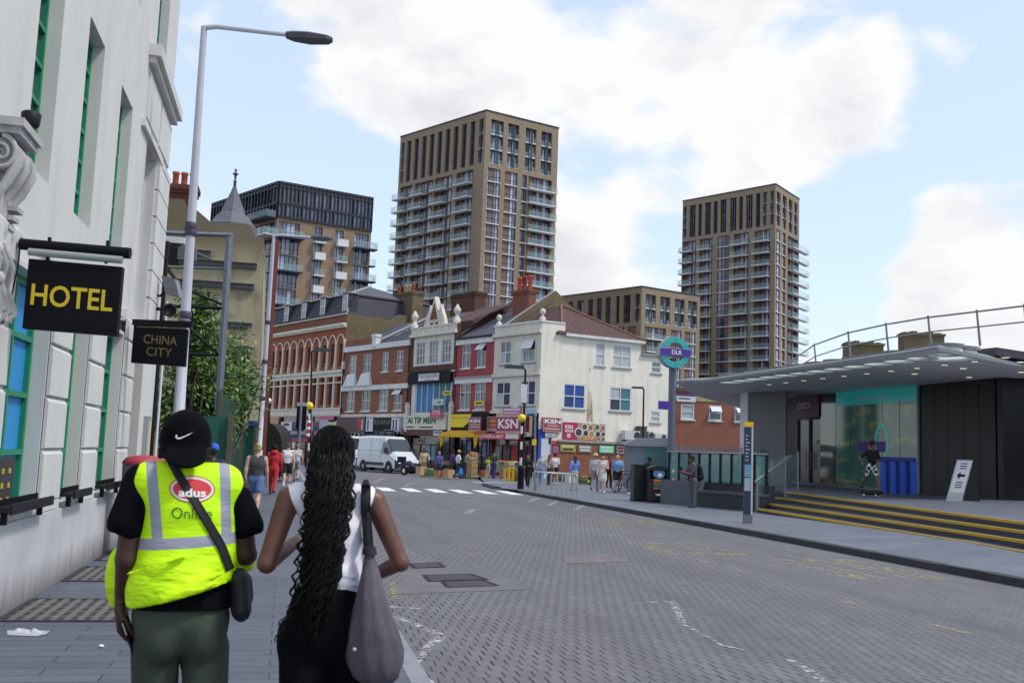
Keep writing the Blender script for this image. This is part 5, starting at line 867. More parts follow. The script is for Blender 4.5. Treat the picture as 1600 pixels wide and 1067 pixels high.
# the tallest tower
def tall_tower(Z, c, l, r, angl, angr, crown, storey, zlow, label, lcrown, rcrown, lb, rb, zl=0.):
    H, wl, wr, FL, FR = corner_faces(Z, c, l, r, angl, angr); t = thing('tower_block', label, 'tower block', (FL.p(wl, 0, 0)), 'pale brick tower blocks beyond the terrace')
    top = H-1.6; zc0 = H-crown; hl, hr = [], []; fl = []
    z = zc0-.9
    while z-storey > zlow: fl.append((z-storey, z)); z -= storey
    for F, W, cs, hs in ((FL, wl, lcrown, hl), (FR, wr, rcrown, hr)):
        for u0, u1, ty in cs: hs.append((W*u0, W*u1, zc0, top))
    for z0, z1 in fl:
        for u0, u1, *_ in lb: hl.append((wl*u0, wl*u1, z0+.12, z1-.12))
        for u0, u1, *_ in rb: hr.append((wr*u0, wr*u1, z0+.12, z1-.12))
    shell(t, FL, wl, FR, wr, H, hl, hr, TB, zl, .75)
    for F, W, cs in ((FL, wl, lcrown), (FR, wr, rcrown)):
        for u0, u1, ty in cs:
            s0, s1 = W*u0, W*u1
            if ty == 's':
                mb = MB(); F.quad(mb, s0, s1, zc0, top, -.5, M_TWD); w_ = mb.build('window_strip', t); mb = MB(); n = max(2, round((top-zc0)/3.1))
                for k in range(1, n): z = zc0+(top-zc0)*k/n; F.box(mb, s0, s1, z-.35, z+.05, -.495, -.4, M_MULL)
                for k in (.33, .66): F.box(mb, s0+(s1-s0)*k-.07, s0+(s1-s0)*k+.07, zc0, top, -.39, -.2, M_MULL)
                for k in range(n):
                    if rnd.random() < .6: u = rnd.choice((0, .33, .66)); z = zc0+(top-zc0)*k/n; F.quad(mb, s0+(s1-s0)*(u+.06), s0+(s1-s0)*(u+.27), z+.4, z+2.2, -.49, M_TW)
                mb.build('frame', w_)
            else:
                mb = MB(); F.quad(mb, s0, s1, zc0, top, -.74, M_TWD); w_ = mb.build('loggia', t); n = max(2, round((top-zc0)/3.4)); mb = MB()
                for k in range(n):
                    z = zc0+(top-zc0)*k/n; F.box(mb, s0, s1, z-.12, z+.12, -.73, -.1, M_SLAB); F.quad(mb, s0, s1, z+.12, z+1.15, -.15, M_BG)
                    for q_ in range(4): F.quad(mb, s0+(s1-s0)*(q_+.2)/4, s0+(s1-s0)*(q_+.75)/4, z+.2, z+2.7, -.735, rnd.choice((M_BLIND, M_TW, M_TWD)))
                mb.build('deck', w_); mb = MB()
                for k in (.4, .52, .64): F.box(mb, s0+(s1-s0)*k-.06, s0+(s1-s0)*k+.06, zc0, top, -.12, .0, M_MULL)
                mb.build('screen', w_)
    for z0, z1 in fl:
        for F, W, bs in ((FL, wl, lb), (FR, wr, rb)):
            for u0, u1, ty, *ex in bs:
                s0, s1 = W*u0, W*u1
                if ty == 'b':
                    dk = rnd.choice((M_TW, M_BLIND, M_TW, M_BLIND)); glazing(t, F, s0, s1, z0+.12, z1-.12, [(0, .28, rnd.choice((TB2, M_PANEL))), (.28, .42, M_TWD), (.42, .56, dk), (.56, .68, M_PANEL), (.68, .84, rnd.choice((M_BLIND, M_BLIND, M_TW))), (.84, 1, rnd.choice((M_TW, M_TWD)))], -.7)
                    v0, v1 = ex; balcony(t, F, W*v0, W*v1, z0, 1.35, M_SLAB, th=.26)
                elif ty == 'w':
                    glazing(t, F, s0, s1, z0+.12, z1-.12, ex[0], -.35, fr=M_MULL); mb = MB(); F.box(mb, s0, s1, z0-.12, z0+.12, -.3, .06, M_WB); mb.build('band', t)
    return t
W1 = [(0, .14, M_BLIND), (.14, .55, M_PANEL), (.55, .78, M_TW), (.78, 1, M_BLIND)]; W2 = [(0, .52, M_PANEL), (.52, .74, M_BLIND), (.74, 1, M_TW)]; W3 = [(0, .3, M_TW), (.3, .6, M_TWD), (.6, 1, M_PANEL)]
tall_tower(219, (760, 173), (626, 215), (873, 201), 45, 58, 11.6, 3.12, 29, 'tallest pale brick tower block, in the middle of the skyline',
    [(.02, .055, 'l')]+[(.09+.093*k, .09+.093*k+.052, 's') for k in range(9)]+[(.93, .975, 'l')], [(.07, .24, 'l'), (.3, .45, 'l'), (.54, .69, 'l'), (.76, .91, 'l')],
    [(.03, .19, 'b', -.02, .135), (.21, .43, 'b', .2, .345), (.45, .655, 'b', .44, .6), (.70, .885, 'b', .71, .885)], [(.05, .22, 'w', W1), (.28, .45, 'w', W2), (.51, .58, 'w', [(0, .6, M_TW), (.6, 1, M_PANEL)]), (.6, .93, 'b', .58, .97)])
tall_tower(258, (1212, 288), (1067, 315), (1249, 313), 44.5, 36, 10.6, 3.1, 16, 'pale brick tower block on the right of the skyline, rising behind the station canopy',
    [(.01, .045, 'l'), (.08, .15, 's'), (.18, .22, 's'), (.255, .32, 's'), (.35, .395, 's'), (.425, .49, 's'), (.53, .60, 's'), (.625, .665, 's'), (.7, .77, 's'), (.80, .845, 's'), (.875, .915, 'l'), (.95, .985, 'l')], [(.05, .2, 'l'), (.3, .45, 'l'), (.55, .7, 'l'), (.78, .92, 'l')],
    [(.01, .16, 'b', -.01, .13), (.2, .345, 'b', .2, .335), (.4, .53, 'w', W3+[]), (.575, .73, 'b', .56, .735), (.79, .95, 'b', .785, .95)], [(.04, .2, 'w', [(0, .5, M_TW), (.5, 1, M_BLIND)]), (.28, .42, 'w', [(0, .6, M_BLIND), (.6, 1, M_PANEL)]), (.52, .96, 'b', .56, 1.25)])
tall_tower(240, (1003, 448), (868, 466), (1094, 464), 42.4, 56, 8.4, 3.1, 7, 'lower pale brick block with open loggias between the two tall towers',
    [(.40, .46, 's'), (.5, .56, 's'), (.6, .66, 's'), (.72, .76, 's'), (.80, .88, 's'), (.93, .98, 'l'), (.27, .35, 'l'), (.15, .22, 's')], [(.07, .24, 'l'), (.31, .48, 'l'), (.56, .73, 'l'), (.79, .95, 'l')],
    [(.7, .82, 'w', W2), (.86, .95, 'w', [(0, 1, M_PANEL)])], [(.06, .42, 'b', .05, .46), (.5, .68, 'w', W1), (.74, .93, 'w', W1)])
# dark crowned block on the left
H, wl, wr, FL, FR = corner_faces(179, (437, 283), (333, 318), (583, 309), 43, 58.5)
t = thing('apartment_block', 'brown brick apartment block with a two storey dark glass crown on the left skyline', 'apartment block', FL.p(wl, 0, 0))
zcr = FR.sz(560, 360)[1]; zcr = FR.sz(437, 338)[1]; st_ = 3.05; fl = []; z = zcr-.7
while z-st_ > 14: fl.append((z-st_, z)); z -= st_
hl, hr = [], []
RBAY = [(.02, .235, 'B'), (.385, .475, 'w'), (.61, .70, 'w'), (.82, .975, 'B')]
for z0, z1 in fl:
    for u0, u1, ty in RBAY: hr.append((wr*u0, wr*u1, z0+.15, z1-.15))
    hl.append((wl*.55, wl*.97, z0+.15, z1-.15))
mb = MB(); wall(mb, FR, 0, wr, 0, zcr, hr, TB2, .4); mb.build('wall', t); mb = MB(); wall(mb, FL, 0, wl, 0, zcr, hl, TB2, .4); mb.build('wall', t)
mb = MB(); a, b_, c = FL.p(0, 0, 0), FL.p(wl, 0, 0), FR.p(wr, 0, 0); d = a+c-b_
for p, q_ in ((c, d), (d, a)): mb.poly((p, q_, q_+Vector((0, 0, H)), p+Vector((0, 0, H))), TB2)
mb.poly([v+Vector((0, 0, H-.02)) for v in (a, b_, c, d)], M_MULL); mb.build('roof', t)
mb = MB(); FR.quad(mb, 0, wr, zcr, H, -.1, M_TWD); FL.quad(mb, 0, wl, zcr, H, -.1, M_TWD); cw = mb.build('glass_crown', t); mb = MB()
for F, W, n in ((FR, wr, 24), (FL, wl, 22)):
    for k in range(n+1): x = W*k/n; F.box(mb, max(.0, x-.11), min(W, x+.11), zcr-.3, H, -.08, .35, M_MULL)
    for zz in (zcr, zcr+(H-zcr)*.38, zcr+(H-zcr)*.86, H-.2): F.box(mb, 0, W, zz-.2, zz+.2, -.07, .28, M_MULL)
mb.build('mullion_grid', cw)
for k in range(24):
    mb = MB()
    m_ = rnd.choice((M_TW, M_BLIND, M_TW, M_TWD, mat('crown_glass', S(150, 168, 182), .2, .2, .4))); FR.quad(mb, wr*k/24, wr*(k+1)/24, zcr+(H-zcr)*.4, zcr+(H-zcr)*.84, -.08, m_)
    m_ = rnd.choice((M_TW, M_TWD, mat('crown_glass', 0), M_BLIND)); FR.quad(mb, wr*k/24, wr*(k+1)/24, zcr+.2, zcr+(H-zcr)*.36, -.08, m_); mb.build('pane', cw)
mb = MB()
for k in range(22):
    if rnd.random() < .5: FL.quad(mb, wl*k/22+.15, wl*(k+.8)/22, zcr+(H-zcr)*.4, zcr+(H-zcr)*.84, -.08, rnd.choice((M_TW, M_BLIND)))
mb.build('side_glazing', cw)
for i, (z0, z1) in enumerate(fl):
    for u0, u1, ty in RBAY:
        n = 5 if ty == 'B' else 3; glazing(t, FR, wr*u0, wr*u1, z0+.15, z1-.15, [(k/n, (k+1)/n, rnd.choice((M_TW, M_BLIND, M_TWD, M_TW))) for k in range(n)], -.35)
    glazing(t, FL, wl*.55, wl*.97, z0+.15, z1-.15, [(k/6, (k+1)/6, rnd.choice((M_TW, M_TWD))) for k in range(6)], -.35)
    if i % 2 == 0: balcony(t, FR, wr*-.04, wr*.26, z0, 1.9, M_DSLAB)
    if i % 2 == 0: balcony(t, FR, wr*.80, wr*1.04, z0, 1.9, M_DSLAB)
    balcony(t, FR, wr*.98, wr*1.04, z0, 1.2, M_DSLAB); balcony(t, FR, wr*(.39 if i else .38), wr*.5, z0, 1.2, M_SLAB, solid=M_SLAB if i % 2 else None); balcony(t, FR, wr*.62, wr*.735, z0, 1.2, M_SLAB, solid=M_SLAB if i % 2 == 0 else None)
balcony(t, FL, wl*.72, wl*1.0, zcr-.2, 2.2, M_DSLAB); balcony(t, FL, wl*.6, wl*1.0, zcr-3.4, 2.2, M_SLAB)
# low brick building beside the corner house
WB_ = at(1056, 640, 74); LF = Fr((WB_.x, WB_.y, 0), cdir(78)); q8 = lambda x, y: (960+x*220/1304, 520+y*220/1304)
t = thing('low_brick_building', 'long low red brick building with white windows between the corner house and the station', 'building', (WB_.x, WB_.y, 0)); ztop = LF.sz(1100, 614)[1]; s1 = LF.sz(1330, 650)[0]
ws = [LF.rect(*q8(*a), *q8(*b_)) for a, b_ in (((618, 652), (738, 806)), ((876, 672), (992, 822)), ((1114, 682), (1230, 816)))]
zz = (sum(w[2] for w in ws)/3, sum(w[3] for w in ws)/3); ws = [(w[0], w[1], *zz) for w in ws]
RBL = brick('low_building_brick', S(148, 86, 68), S(128, 72, 58), S(138, 110, 96), .225, .075, .012, .85, .3); mb = MB(); wall(mb, LF, -4, s1, 0, ztop, ws, RBL, .12); mb.poly((LF.p(-4, ztop, 0), LF.p(s1, ztop, 0), LF.p(s1, ztop, -12), LF.p(-4, ztop, -12)), M_SLATE); mb.poly((LF.p(-4, 0, 0), LF.p(-4, 0, -12), LF.p(-4, ztop, -12), LF.p(-4, ztop, 0)), RBL); mb.build('wall', t)
mb = MB(); LF.box(mb, -4, s1, zz[1]+.25, zz[1]+.62, .0, .05, mat('buff_band', S(166, 148, 112), .85, .1)); mb.build('band', t); mb = MB(); LF.box(mb, -4.1, s1, ztop, ztop+.3, -.4, .12, mat('dark_coping', S(78, 70, 66), .8, .15)); mb.build('coping', t)
for i, w in enumerate(ws): window(t, LF, w, M_WIN, M_NET if i == 0 else M_PANE, -.06, 1, 2, .09, M_WHITEP, open_top=(i > 0))
for k, (s, z0_) in enumerate(((9, ztop+.3), (13, ztop+.3), (4, ztop+.3))): mb = MB(); LF.box(mb, s, s+2.2-k*.4, z0_, z0_+.9-.2*k, -5, -3, mat('roof_plant', S(70, 70, 76), .7, .15)); mb.build('roof_plant', t)
h = LF.rect(*q8(553, 572), *q8(724, 645)); px_ = board('station_board', LF, h, SG[5], [(None, 0, 1, .78, 1, mat('purple_board', S(78, 44, 150), .6, .06)), (None, .08, .7, .35, .55, SG[1])], .6, .06, 'white name board with a purple top edge on the low brick building', 'sign')
# ------------------------------------------------------------------ the station
PZ, XG = .72, 24.5
M_DKG = mat('dark_granite', S(58, 58, 64), .6, .15, 5); M_YEL = mat('nosing_yellow', S(196, 158, 40), .65, .12, 9); M_SOF = mat('soffit_panel', S(240, 240, 236), .6, .06, 1); M_FAS = mat('canopy_fascia', S(120, 122, 127), .5, .08, 2, metal=.0); M_DPAN = mat('dark_panel', S(9, 9, 11), .5, .15, 1.5); M_CON = mat('white_concrete', S(226, 227, 231), .6, .05, 1.5)
# platform
EDGE = [(17.38, 32.68), (14.35, 17.2), (12.95, 9), (12.4, 3)]
def edge(y, off):
    for (x0, y0), (x1, y1) in zip(EDGE, EDGE[1:]):
        if y1 <= y <= y0: return x0+(x1-x0)*(y-y0)/(y1-y0)+off
    return EDGE[0][0]+off
mb = MB(); yy = [32.68-.9*i for i in range(34)]
M_PLAT = slabs('platform_paving', S(92, 94, 106), S(102, 104, 116), S(66, 68, 80), .9, .45, .008)
for a, b2 in zip(yy, yy[1:]): mb.poly([(edge(a, .02), a, PZ), (edge(b2, .02), b2, PZ), (48, b2, PZ), (48, a, PZ)], M_PLAT)
mb.poly([(17.4, 32.68, PZ), (48, 32.68, PZ), (48, 56, PZ), (20, 56, PZ), (19, 39, PZ)], M_PLAT); mb.poly([(12.4, 2.9, PZ), (12.4, 2.9, 0), (48, 2.9, 0), (48, 2.9, PZ)], M_DKG)
tag(mb.build('station_platform'), kind='structure')
t = thing('stone_steps', 'four dark stone steps with worn yellow nosings up to the station', 'steps', (13.2, 20.5, 0))
NOS = [((14.57, 29.07), (13.4, 17), .27), ((15.15, 29.57), (13.71, 16.6), .42), ((16.17, 30.97), (14.05, 16.9), .57), ((17.38, 32.68), (14.35, 17.2), .72)]
for i, (l_, r_, z) in enumerate(NOS):
    mb = MB(); nz_ = MB(); y0 = l_[1]; gap = (edge(r_[1], 0)-r_[0])
    def ee(y): return l_[0]+(r_[0]-l_[0])*(l_[1]-y)/(l_[1]-r_[1]) if y >= r_[1] else edge(y, -gap)
    ys_ = [y0-(y0-3.2)*k/24 for k in range(25)]
    for a, b2 in zip(ys_, ys_[1:]):
        xa, xb = ee(a), ee(b2); dx = 1.6 if i < 3 else .3
        mb.raw([(xa, a, 0), (xb, b2, 0), (xb, b2, z-.002), (xa, a, z-.002), (xa+dx, a, z-.002), (xb+dx, b2, z-.002)], ((0, 3, 2, 1), (3, 4, 5, 2)), M_DKG)
        nz_.raw([(xa-.006, a, z-.055), (xb-.006, b2, z-.055), (xb-.006, b2, z+.004), (xa-.006, a, z+.004), (xa+.06, a, z+.004), (xb+.06, b2, z+.004)], ((0, 3, 2, 1), (3, 4, 5, 2)), M_YEL)
    x_ = ee(y0); mb.poly([(x_, y0, 0), (x_+1.6, y0, 0), (x_+1.6, y0, z-.002), (x_, y0, z-.002)], M_DKG); st_ = mb.build('step', t); nz_.build('nosing', st_)
# canopy: curved outer edge, thin slab, round rooflights
CZ = 5.0
out_ = [gr(*p, CZ) for p in ((1085, 592), (1099, 597), (1180, 586), (1297, 571), (1400, 557), (1466, 547))]; out_ = [(p.x, p.y) for p in out_]
out_[0] = (out_[1][0]-.75, out_[1][1]+1.2)
fr_ = gr(1600, 574, CZ); side = (fr_.x, fr_.y); dsx = (side[0]-out_[-1][0], side[1]-out_[-1][1]); far_ = (out_[-1][0]+dsx[0]*7, out_[-1][1]+dsx[1]*7)
t = thing('station_building', 'low modern station with a deep curved canopy, glazed front and dark entrance', 'building', (XG, 30, PZ))
poly = out_+[far_, (54, 58), (28, 58), (20.5, 48)]
tz = CZ+.22
def along(pts, k, n):
    ds = [math.dist(a, b2) for a, b2 in zip(pts, pts[1:])]; tot = sum(ds)*k/n
    for (a, b2), d in zip(zip(pts, pts[1:]), ds):
        if tot <= d: return a[0]+(b2[0]-a[0])*tot/d, a[1]+(b2[1]-a[1])*tot/d
        tot -= d
    return pts[-1]
RLP = [(along(out_[1:], k+.45, 13.4)[0]+1.0, along(out_[1:], k+.45, 13.4)[1], .46) for k in range(13)]+[(out_[-1][0]+1.7, out_[-1][1]+1.7, .7)]
import bmesh
def holed(mb, ring, z, m, flip):
    bm = bmesh.new(); es = []
    for lp in [ring]+[[(x+r*math.cos(2*math.pi*j/20), y+r*math.sin(2*math.pi*j/20)) for j in range(20)] for x, y, r in RLP]:
        vv = [bm.verts.new((x, y, z)) for x, y in lp]; es += [bm.edges.new((a, b2)) for a, b2 in zip(vv, vv[1:]+vv[:1])]
    bmesh.ops.triangle_fill(bm, edges=es, use_beauty=True)
    for f in bm.faces: P = [v.co.copy() for v in f.verts]; mb.poly(P, m)
    bm.free()
mb = MB(); holed(mb, poly, CZ, M_SOF, True)
inn = [((x+(29-x)*.04), (y+(38-y)*.04)) for x, y in poly]
holed(mb, inn, tz, M_LEAD, False)
for (p0, p1, q0, q1) in zip(poly, poly[1:]+poly[:1], inn, inn[1:]+inn[:1]): mb.poly([(p0[0], p0[1], CZ), (p1[0], p1[1], CZ), (p1[0], p1[1], CZ+.1), (p0[0], p0[1], CZ+.1)][::-1], M_FAS); mb.poly([(p0[0], p0[1], CZ+.1), (p1[0], p1[1], CZ+.1), (q1[0], q1[1], tz), (q0[0], q0[1], tz)][::-1], M_FAS)
cp_ = mb.build('canopy', t)
M_RL = mat('rooflight_glass', S(176, 196, 190), .25, .05, 2); M_LMP = Mt('downlight'); M_LMP.b.inputs['Emission Color'].default_value = (1, .88, .6, 1); M_LMP.b.inputs['Emission Strength'].default_value = .6; M_LMP = M_LMP.m
q = Mt('rooflight_dome'); tr_ = q.n('ShaderNodeBsdfTranslucent'); tr_.inputs[0].default_value = (.5, .55, .53, 1); q.l(tr_.outputs[0], q.t.nodes['Material Output'].inputs[0]); M_RL = q.m
for x, y, r in RLP:                                        # rooflight drums let daylight through the outer strip of the canopy
    mb = MB()
    for j in range(20):
        g0, g1 = 2*math.pi*j/20, 2*math.pi*(j+1)/20; P = lambda rr, g, z: (x+rr*math.cos(g), y+rr*math.sin(g), z)
        mb.poly((P(r, g0, CZ), P(r, g1, CZ), P(r, g1, tz+.08), P(r, g0, tz+.08)), M_SOF); mb.poly((P(r*1.12, g0, tz), P(r*1.12, g1, tz), P(r*1.12, g1, tz+.1), P(r*1.12, g0, tz+.1)), M_FAS); mb.poly((P(r, g0, tz+.1), P(r*1.12, g0, tz+.1), P(r*1.12, g1, tz+.1), P(r, g1, tz+.1)), M_FAS)
    rl_ = mb.build('rooflight', t); mb = MB(); mb.poly([(x+r*math.cos(2*math.pi*j/20), y+r*math.sin(2*math.pi*j/20), CZ+.05) for j in range(20)], M_RL); mb.build('dome', rl_)
for k in range(11):
    x, y = along(out_[1:], k+.6, 11); x += 2.6; mb = MB(); mb.lathe([(.16, CZ-.014), (.16, CZ-.002), (.11, CZ-.002)], (x, y, 0), M_FAS, 12); mb.lathe([(.11, CZ-.022), (.11, CZ-.0145), (0, CZ-.0145)], (x, y, 0), M_LMP, 12); mb.build('downlight', t)
for k in range(12): x = 21.5+(k % 4)*2.2; y = 31-(k//4)*2.6; mb = MB(); mb.lathe([(.1, CZ-.014), (.1, CZ-.003), (0, CZ-.003)], (x, y, 0), M_LMP, 12); mb.build('downlight', t)
# glazed front
GF2 = Fr((XG, 0, 0), (0, -1)); GG = lambda x, y: GF2.sz(x, y)
gl, gr_, dl, bl = GG(1305, 700)[0], GG(1434, 700)[0], GG(1240, 700)[0], GG(1281, 700)[0]
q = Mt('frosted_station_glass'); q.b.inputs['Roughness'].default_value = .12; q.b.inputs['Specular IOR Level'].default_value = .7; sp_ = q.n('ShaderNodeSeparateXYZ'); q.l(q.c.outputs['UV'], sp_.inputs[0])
f = q.noise(.9, 3, 'UV', .5, (1, 2.6, 1)); o = q.mix(q.ramp(f, .5, .72), S(48, 88, 84), S(122, 120, 74)); f2 = q.noise(1.8, 5, 'UV', .6, (2.2, .4, 1)); o = q.mix(q.ramp(f2, .5, .7, 0, .6), o, S(46, 70, 72)); q.base(o); q.l(o, q.b.inputs['Emission Color']); q.b.inputs['Emission Strength'].default_value = .16; M_FRO = q.m  # yellow glow of the lit interior put into glass colour and emission
M_TEAL = mat('teal_glass', S(48, 160, 160), .2, .08, 1.2); tb_ = M_TEAL.node_tree.nodes['Principled BSDF']; tb_.inputs['Emission Color'].default_value = (*S(30, 140, 140), 1); tb_.inputs['Emission Strength'].default_value = .22; ztb, ztt = GG(1304, 635)[1], CZ  # teal panels: backlight put into the material as a faint emission
def gpanel(name, s0, s1, z0, z1, m, o=-.02, par=None): mb = MB(); GF2.box(mb, s0, s1, z0, z1, o-.05, o, m); return mb.build(name, par or t)
n = 5; ws_ = (gr_-gl)/n
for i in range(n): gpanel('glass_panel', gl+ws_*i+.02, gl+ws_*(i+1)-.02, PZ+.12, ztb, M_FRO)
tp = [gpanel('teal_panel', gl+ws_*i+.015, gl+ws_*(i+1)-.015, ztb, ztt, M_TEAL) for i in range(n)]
mb = MB(); letter(mb, GF2, 'Woolwich Arsenal', gl+ws_*1.35, gl+ws_*3.3, ztb+.17, ztb+.4, -.012, M_TXW, .0); mb.build('lettering', tp[0])
gpanel('glass_panel', bl+.02, gl-.02, PZ+.12, CZ, glass_dark('green_dark_glass', (.03, .055, .05)))
gpanel('base_rail', dl, gr_, PZ, PZ+.12, M_FAS, .02); gpanel('end_mullion', gr_, gr_+.12, PZ, CZ, M_FAS, .03)
mb = MB(); GF2.box(mb, dl-.5, gr_+16, PZ, CZ, -6, -5.9, M_DPAN); GF2.box(mb, dl-5, bl-.05, PZ, CZ, -.5, -.4, M_DPAN); GF2.box(mb, gl, gr_, PZ, CZ, -.7, -.6, M_DPAN); mb.build('back_wall', t)
cs_ = GG(1241, 640)[0], GG(1281, 640)[0]; zc0_ = GG(1281, 651)[1]
b_ = gpanel('shop_fascia', cs_[0], cs_[1], zc0_, CZ-.02, mat('burgundy_fascia', S(86, 28, 48), .5, .08), .04)
mb = MB(); cw_ = cs_[1]-cs_[0]; letter(mb, GF2, 'COSTA', cs_[0]+cw_*.17, cs_[0]+cw_*.7, zc0_+.42, zc0_+.72, .048, M_TXW, .03); letter(mb, GF2, 'COFFEE', cs_[0]+cw_*.34, cs_[0]+cw_*.66, zc0_+.2, zc0_+.3, .048, mat('pink_text', S(150, 90, 110), .6, .05)); mb.build('lettering', b_)
mb = MB(); GF2.quad(mb, cs_[0]+.1, cs_[1]-.05, PZ+.02, zc0_-.1, -.2, glass_dark('door_glass', (.008, .009, .01), .25))
for s in (cs_[0]+.05, (cs_[0]+cs_[1])/2, cs_[1]-.08): GF2.box(mb, s, s+.06, PZ, zc0_-.05, -.19, -.1, M_FAS)
d_ = mb.build('door', t); mb = MB()
for s in (-.12, .12, .3): x = (cs_[0]+cs_[1])/2+s; mb.tube([GF2.p(x, PZ+.75, -.06), GF2.p(x, PZ+1.55, -.06)], .022, M_LEAD, 6)
mb.build('handle', d_); mb = MB(); mb.ball(GF2.p(cs_[1]-.35, PZ+2.05, -.1), .13, mat('yellow_sticker', S(222, 196, 30), .6, .05), 12, (.3, 1, 1))
for k in range(3): GF2.box(mb, cs_[1]-.25, cs_[1]-.12, PZ+.3+.5*k, PZ+.5+.5*k, -.195, -.18, SG[0])
mb.build('sticker', d_)
# roundel printed on the glass
pn = GG(1377, 676); r = .62; c = (GG(1377, 690)[0], GG(1377, 690)[1]); mb = MB(); ring = [GF2.p(c[0]+.52*math.cos(2*math.pi*k/32), c[1]+r*1.25*math.sin(2*math.pi*k/32), -.012) for k in range(32)]; rin = [GF2.p(c[0]+.34*math.cos(2*math.pi*k/32), c[1]+r*.95*math.sin(2*math.pi*k/32), -.012) for k in range(32)]
for k in range(32): mb.poly((rin[k], ring[k], ring[(k+1) % 32], rin[(k+1) % 32]), M_TEAL)
ro = mb.build('roundel', t); mb = MB(); h = GF2.rect(1341, 690, 1383, 706); M_PUR = mat('roundel_purple', S(82, 40, 150), .5, .05); GF2.quad(mb, h[0], h[1], h[2], h[3], -.008, M_PUR); letter(mb, GF2, 'DLR', (h[0]+h[1])/2-.2, (h[0]+h[1])/2+.4, h[2]+.08, h[3]-.08, -.004, M_TXW, .02); mb.build('bar', ro)
# dark cladding to the right, and the open concourse
sx = gr_+.12
for i in range(5): a = sx+.02+i*.86; gpanel('dark_cladding', a, a+.84, PZ, CZ, M_DPAN, -.03)
mb = MB(); c0_ = sx+4.4; GF2.box(mb, c0_, c0_+.3, PZ, CZ, -8, -.03, M_DPAN); GF2.box(mb, c0_+.3, c0_+26, PZ, CZ, -8.1, -8, M_DPAN); mb.build('concourse_wall', t)
mb = MB(); GF2.box(mb, c0_+1.2, c0_+2.0, PZ, PZ+2.1, -6.5, -6, mat('gate_metal', S(96, 98, 104), .4, .1)); GF2.box(mb, c0_+3.2, c0_+4.0, PZ, PZ+2.1, -6.5, -6, mat('gate_metal', 0)); mb.build('ticket_gate', t)
# column and end wall
cA = gr(1161, 770, PZ); cl_ = gr(1173, 614, CZ); mb = MB(); mb.bx(cl_.x-.27, cl_.x+.27, cl_.y-.25, cl_.y+.55, .1, CZ-.003, M_CON); mb.build('column', t)
e0_ = gr(1187, 612, CZ); e1_ = gr(1232, 610, CZ); EF = Fr((e0_.x, e0_.y, 0), e1_-e0_); mb = MB(); EF.box(mb, -.6, (e1_-e0_).length-.15, .3, CZ-.003, -.08, 0, mat('grey_panel', S(112, 112, 114), .5, .08, 1)); mb.build('end_wall', t)
# roof behind, railing
mb = MB(); rr = [gr(*p, 5.05) for p in ((1505, 527), (1600, 521))]
zr0 = tz; A0 = Vector((out_[-1][0]+3.4, out_[-1][1]+1.9, zr0)); mb.raw([A0, A0+Vector((28, 11, 0)), A0+Vector((34, 26, 1.2)), A0+Vector((5, 10, 1.2)), A0+Vector((28, 11, .4)), A0+Vector((0, 0, .25))], ((0, 1, 4, 5), (5, 4, 2, 3), (0, 5, 3)), M_SLATED); mb.build('roof', t)
t3 = thing('roof_railing', 'thin grey guard rail with leaning posts along the station roof', 'railing', (16, 26, tz)); M_RAIL = mat('rail_grey', S(136, 140, 150), .4, .08, 5, metal=.3)
RP = [gr(*p, 6.1) for p in ((1215, 577), (1226, 571), (1272, 539), (1325, 520), (1384, 507), (1450, 496), (1526, 487), (1600, 478), (1700, 468))]
mb = MB(); mb.tube(RP, .028, M_RAIL, 6); mb.build('handrail', t3); mb = MB(); mb.tube([p+Vector((.06, .02, -.42)) for p in RP], .022, M_RAIL, 6); mb.build('midrail', t3)
for p in RP[1:]: mb = MB(); mb.tube([p+Vector((.14, .05, -.95)), p+Vector((-.0, 0, .06))], [.035, .028], M_RAIL, 6); mb.build('post', t3)
# brick stacks beyond the roof
for i, (x0, y0, x1, y1) in enumerate(((1325, 533, 1381, 556), (1413, 518, 1476, 547))):
    c = at((x0+x1)/2, y1, 90); F7 = Fr((c.x, c.y, 0), CR); h = F7.rect(x0, y0, x1, y1+8); t4 = thing('chimney_stack', ('shorter', 'taller')[i]+' brown brick stack showing above the station roof', 'chimney', F7.p(h[0], 0, 0)); mb = MB(); F7.box(mb, h[0], h[1], 0, h[3]-.3, -1.5, 0, YB); F7.box(mb, h[0]-.1, h[1]+.1, h[3]-.3, h[3]-.1, -1.6, .1, YB)
    for k in range(5): F7.box(mb, h[0]+(h[1]-h[0])*k/5, h[0]+(h[1]-h[0])*(k+.7)/5, h[3]-.1, h[3]+.1*(k % 2), -1.4, -.1, YB)
    mb.build('stack', t4)
# ramp wall, bench ledge, glass balustrade, handrail
t = thing('boundary_wall', 'low dark granite wall with a stone bench ledge beside the station steps', 'wall', (14, 31, .1))
b0_, b1_ = on_pave(1056, 788), on_pave(1190, 800); b0_.z = b1_.z = .0; WF = Fr(b0_, b1_-b0_); wl_ = (b1_-b0_).length; s_m = WF.sz(1090, 770)[0]
hz = WF.sz(1100, 752)[1]; hb = WF.sz(1120, 767)[1]
mb = MB(); WF.box(mb, -.8, s_m, 0, hz-.02, -.4, -.0, mat('blue_grey_granite', S(92, 98, 108), .55, .1, 3)); WF.box(mb, s_m, wl_, 0, hz-.02, -.6, -.35, M_DKG); mb.build('upstand', t); mb = MB(); WF.box(mb, s_m, wl_, .0, hb-.08, -.35, 0.02, M_DKG); WF.box(mb, s_m, wl_+.02, hb-.08, hb, -.36, .06, mat('bench_granite', S(86, 86, 92), .5, .1, 4)); mb.build('bench_ledge', t)
t = thing('glass_balustrade', 'green tinted glass balustrade with dark metal posts on the low station wall', 'balustrade', WF.p(0, hz, -.2)); M_BAL = glass_clear('balustrade_glass', S(96, 168, 164), .42, .06); zt_ = WF.sz(1100, 707)[1]
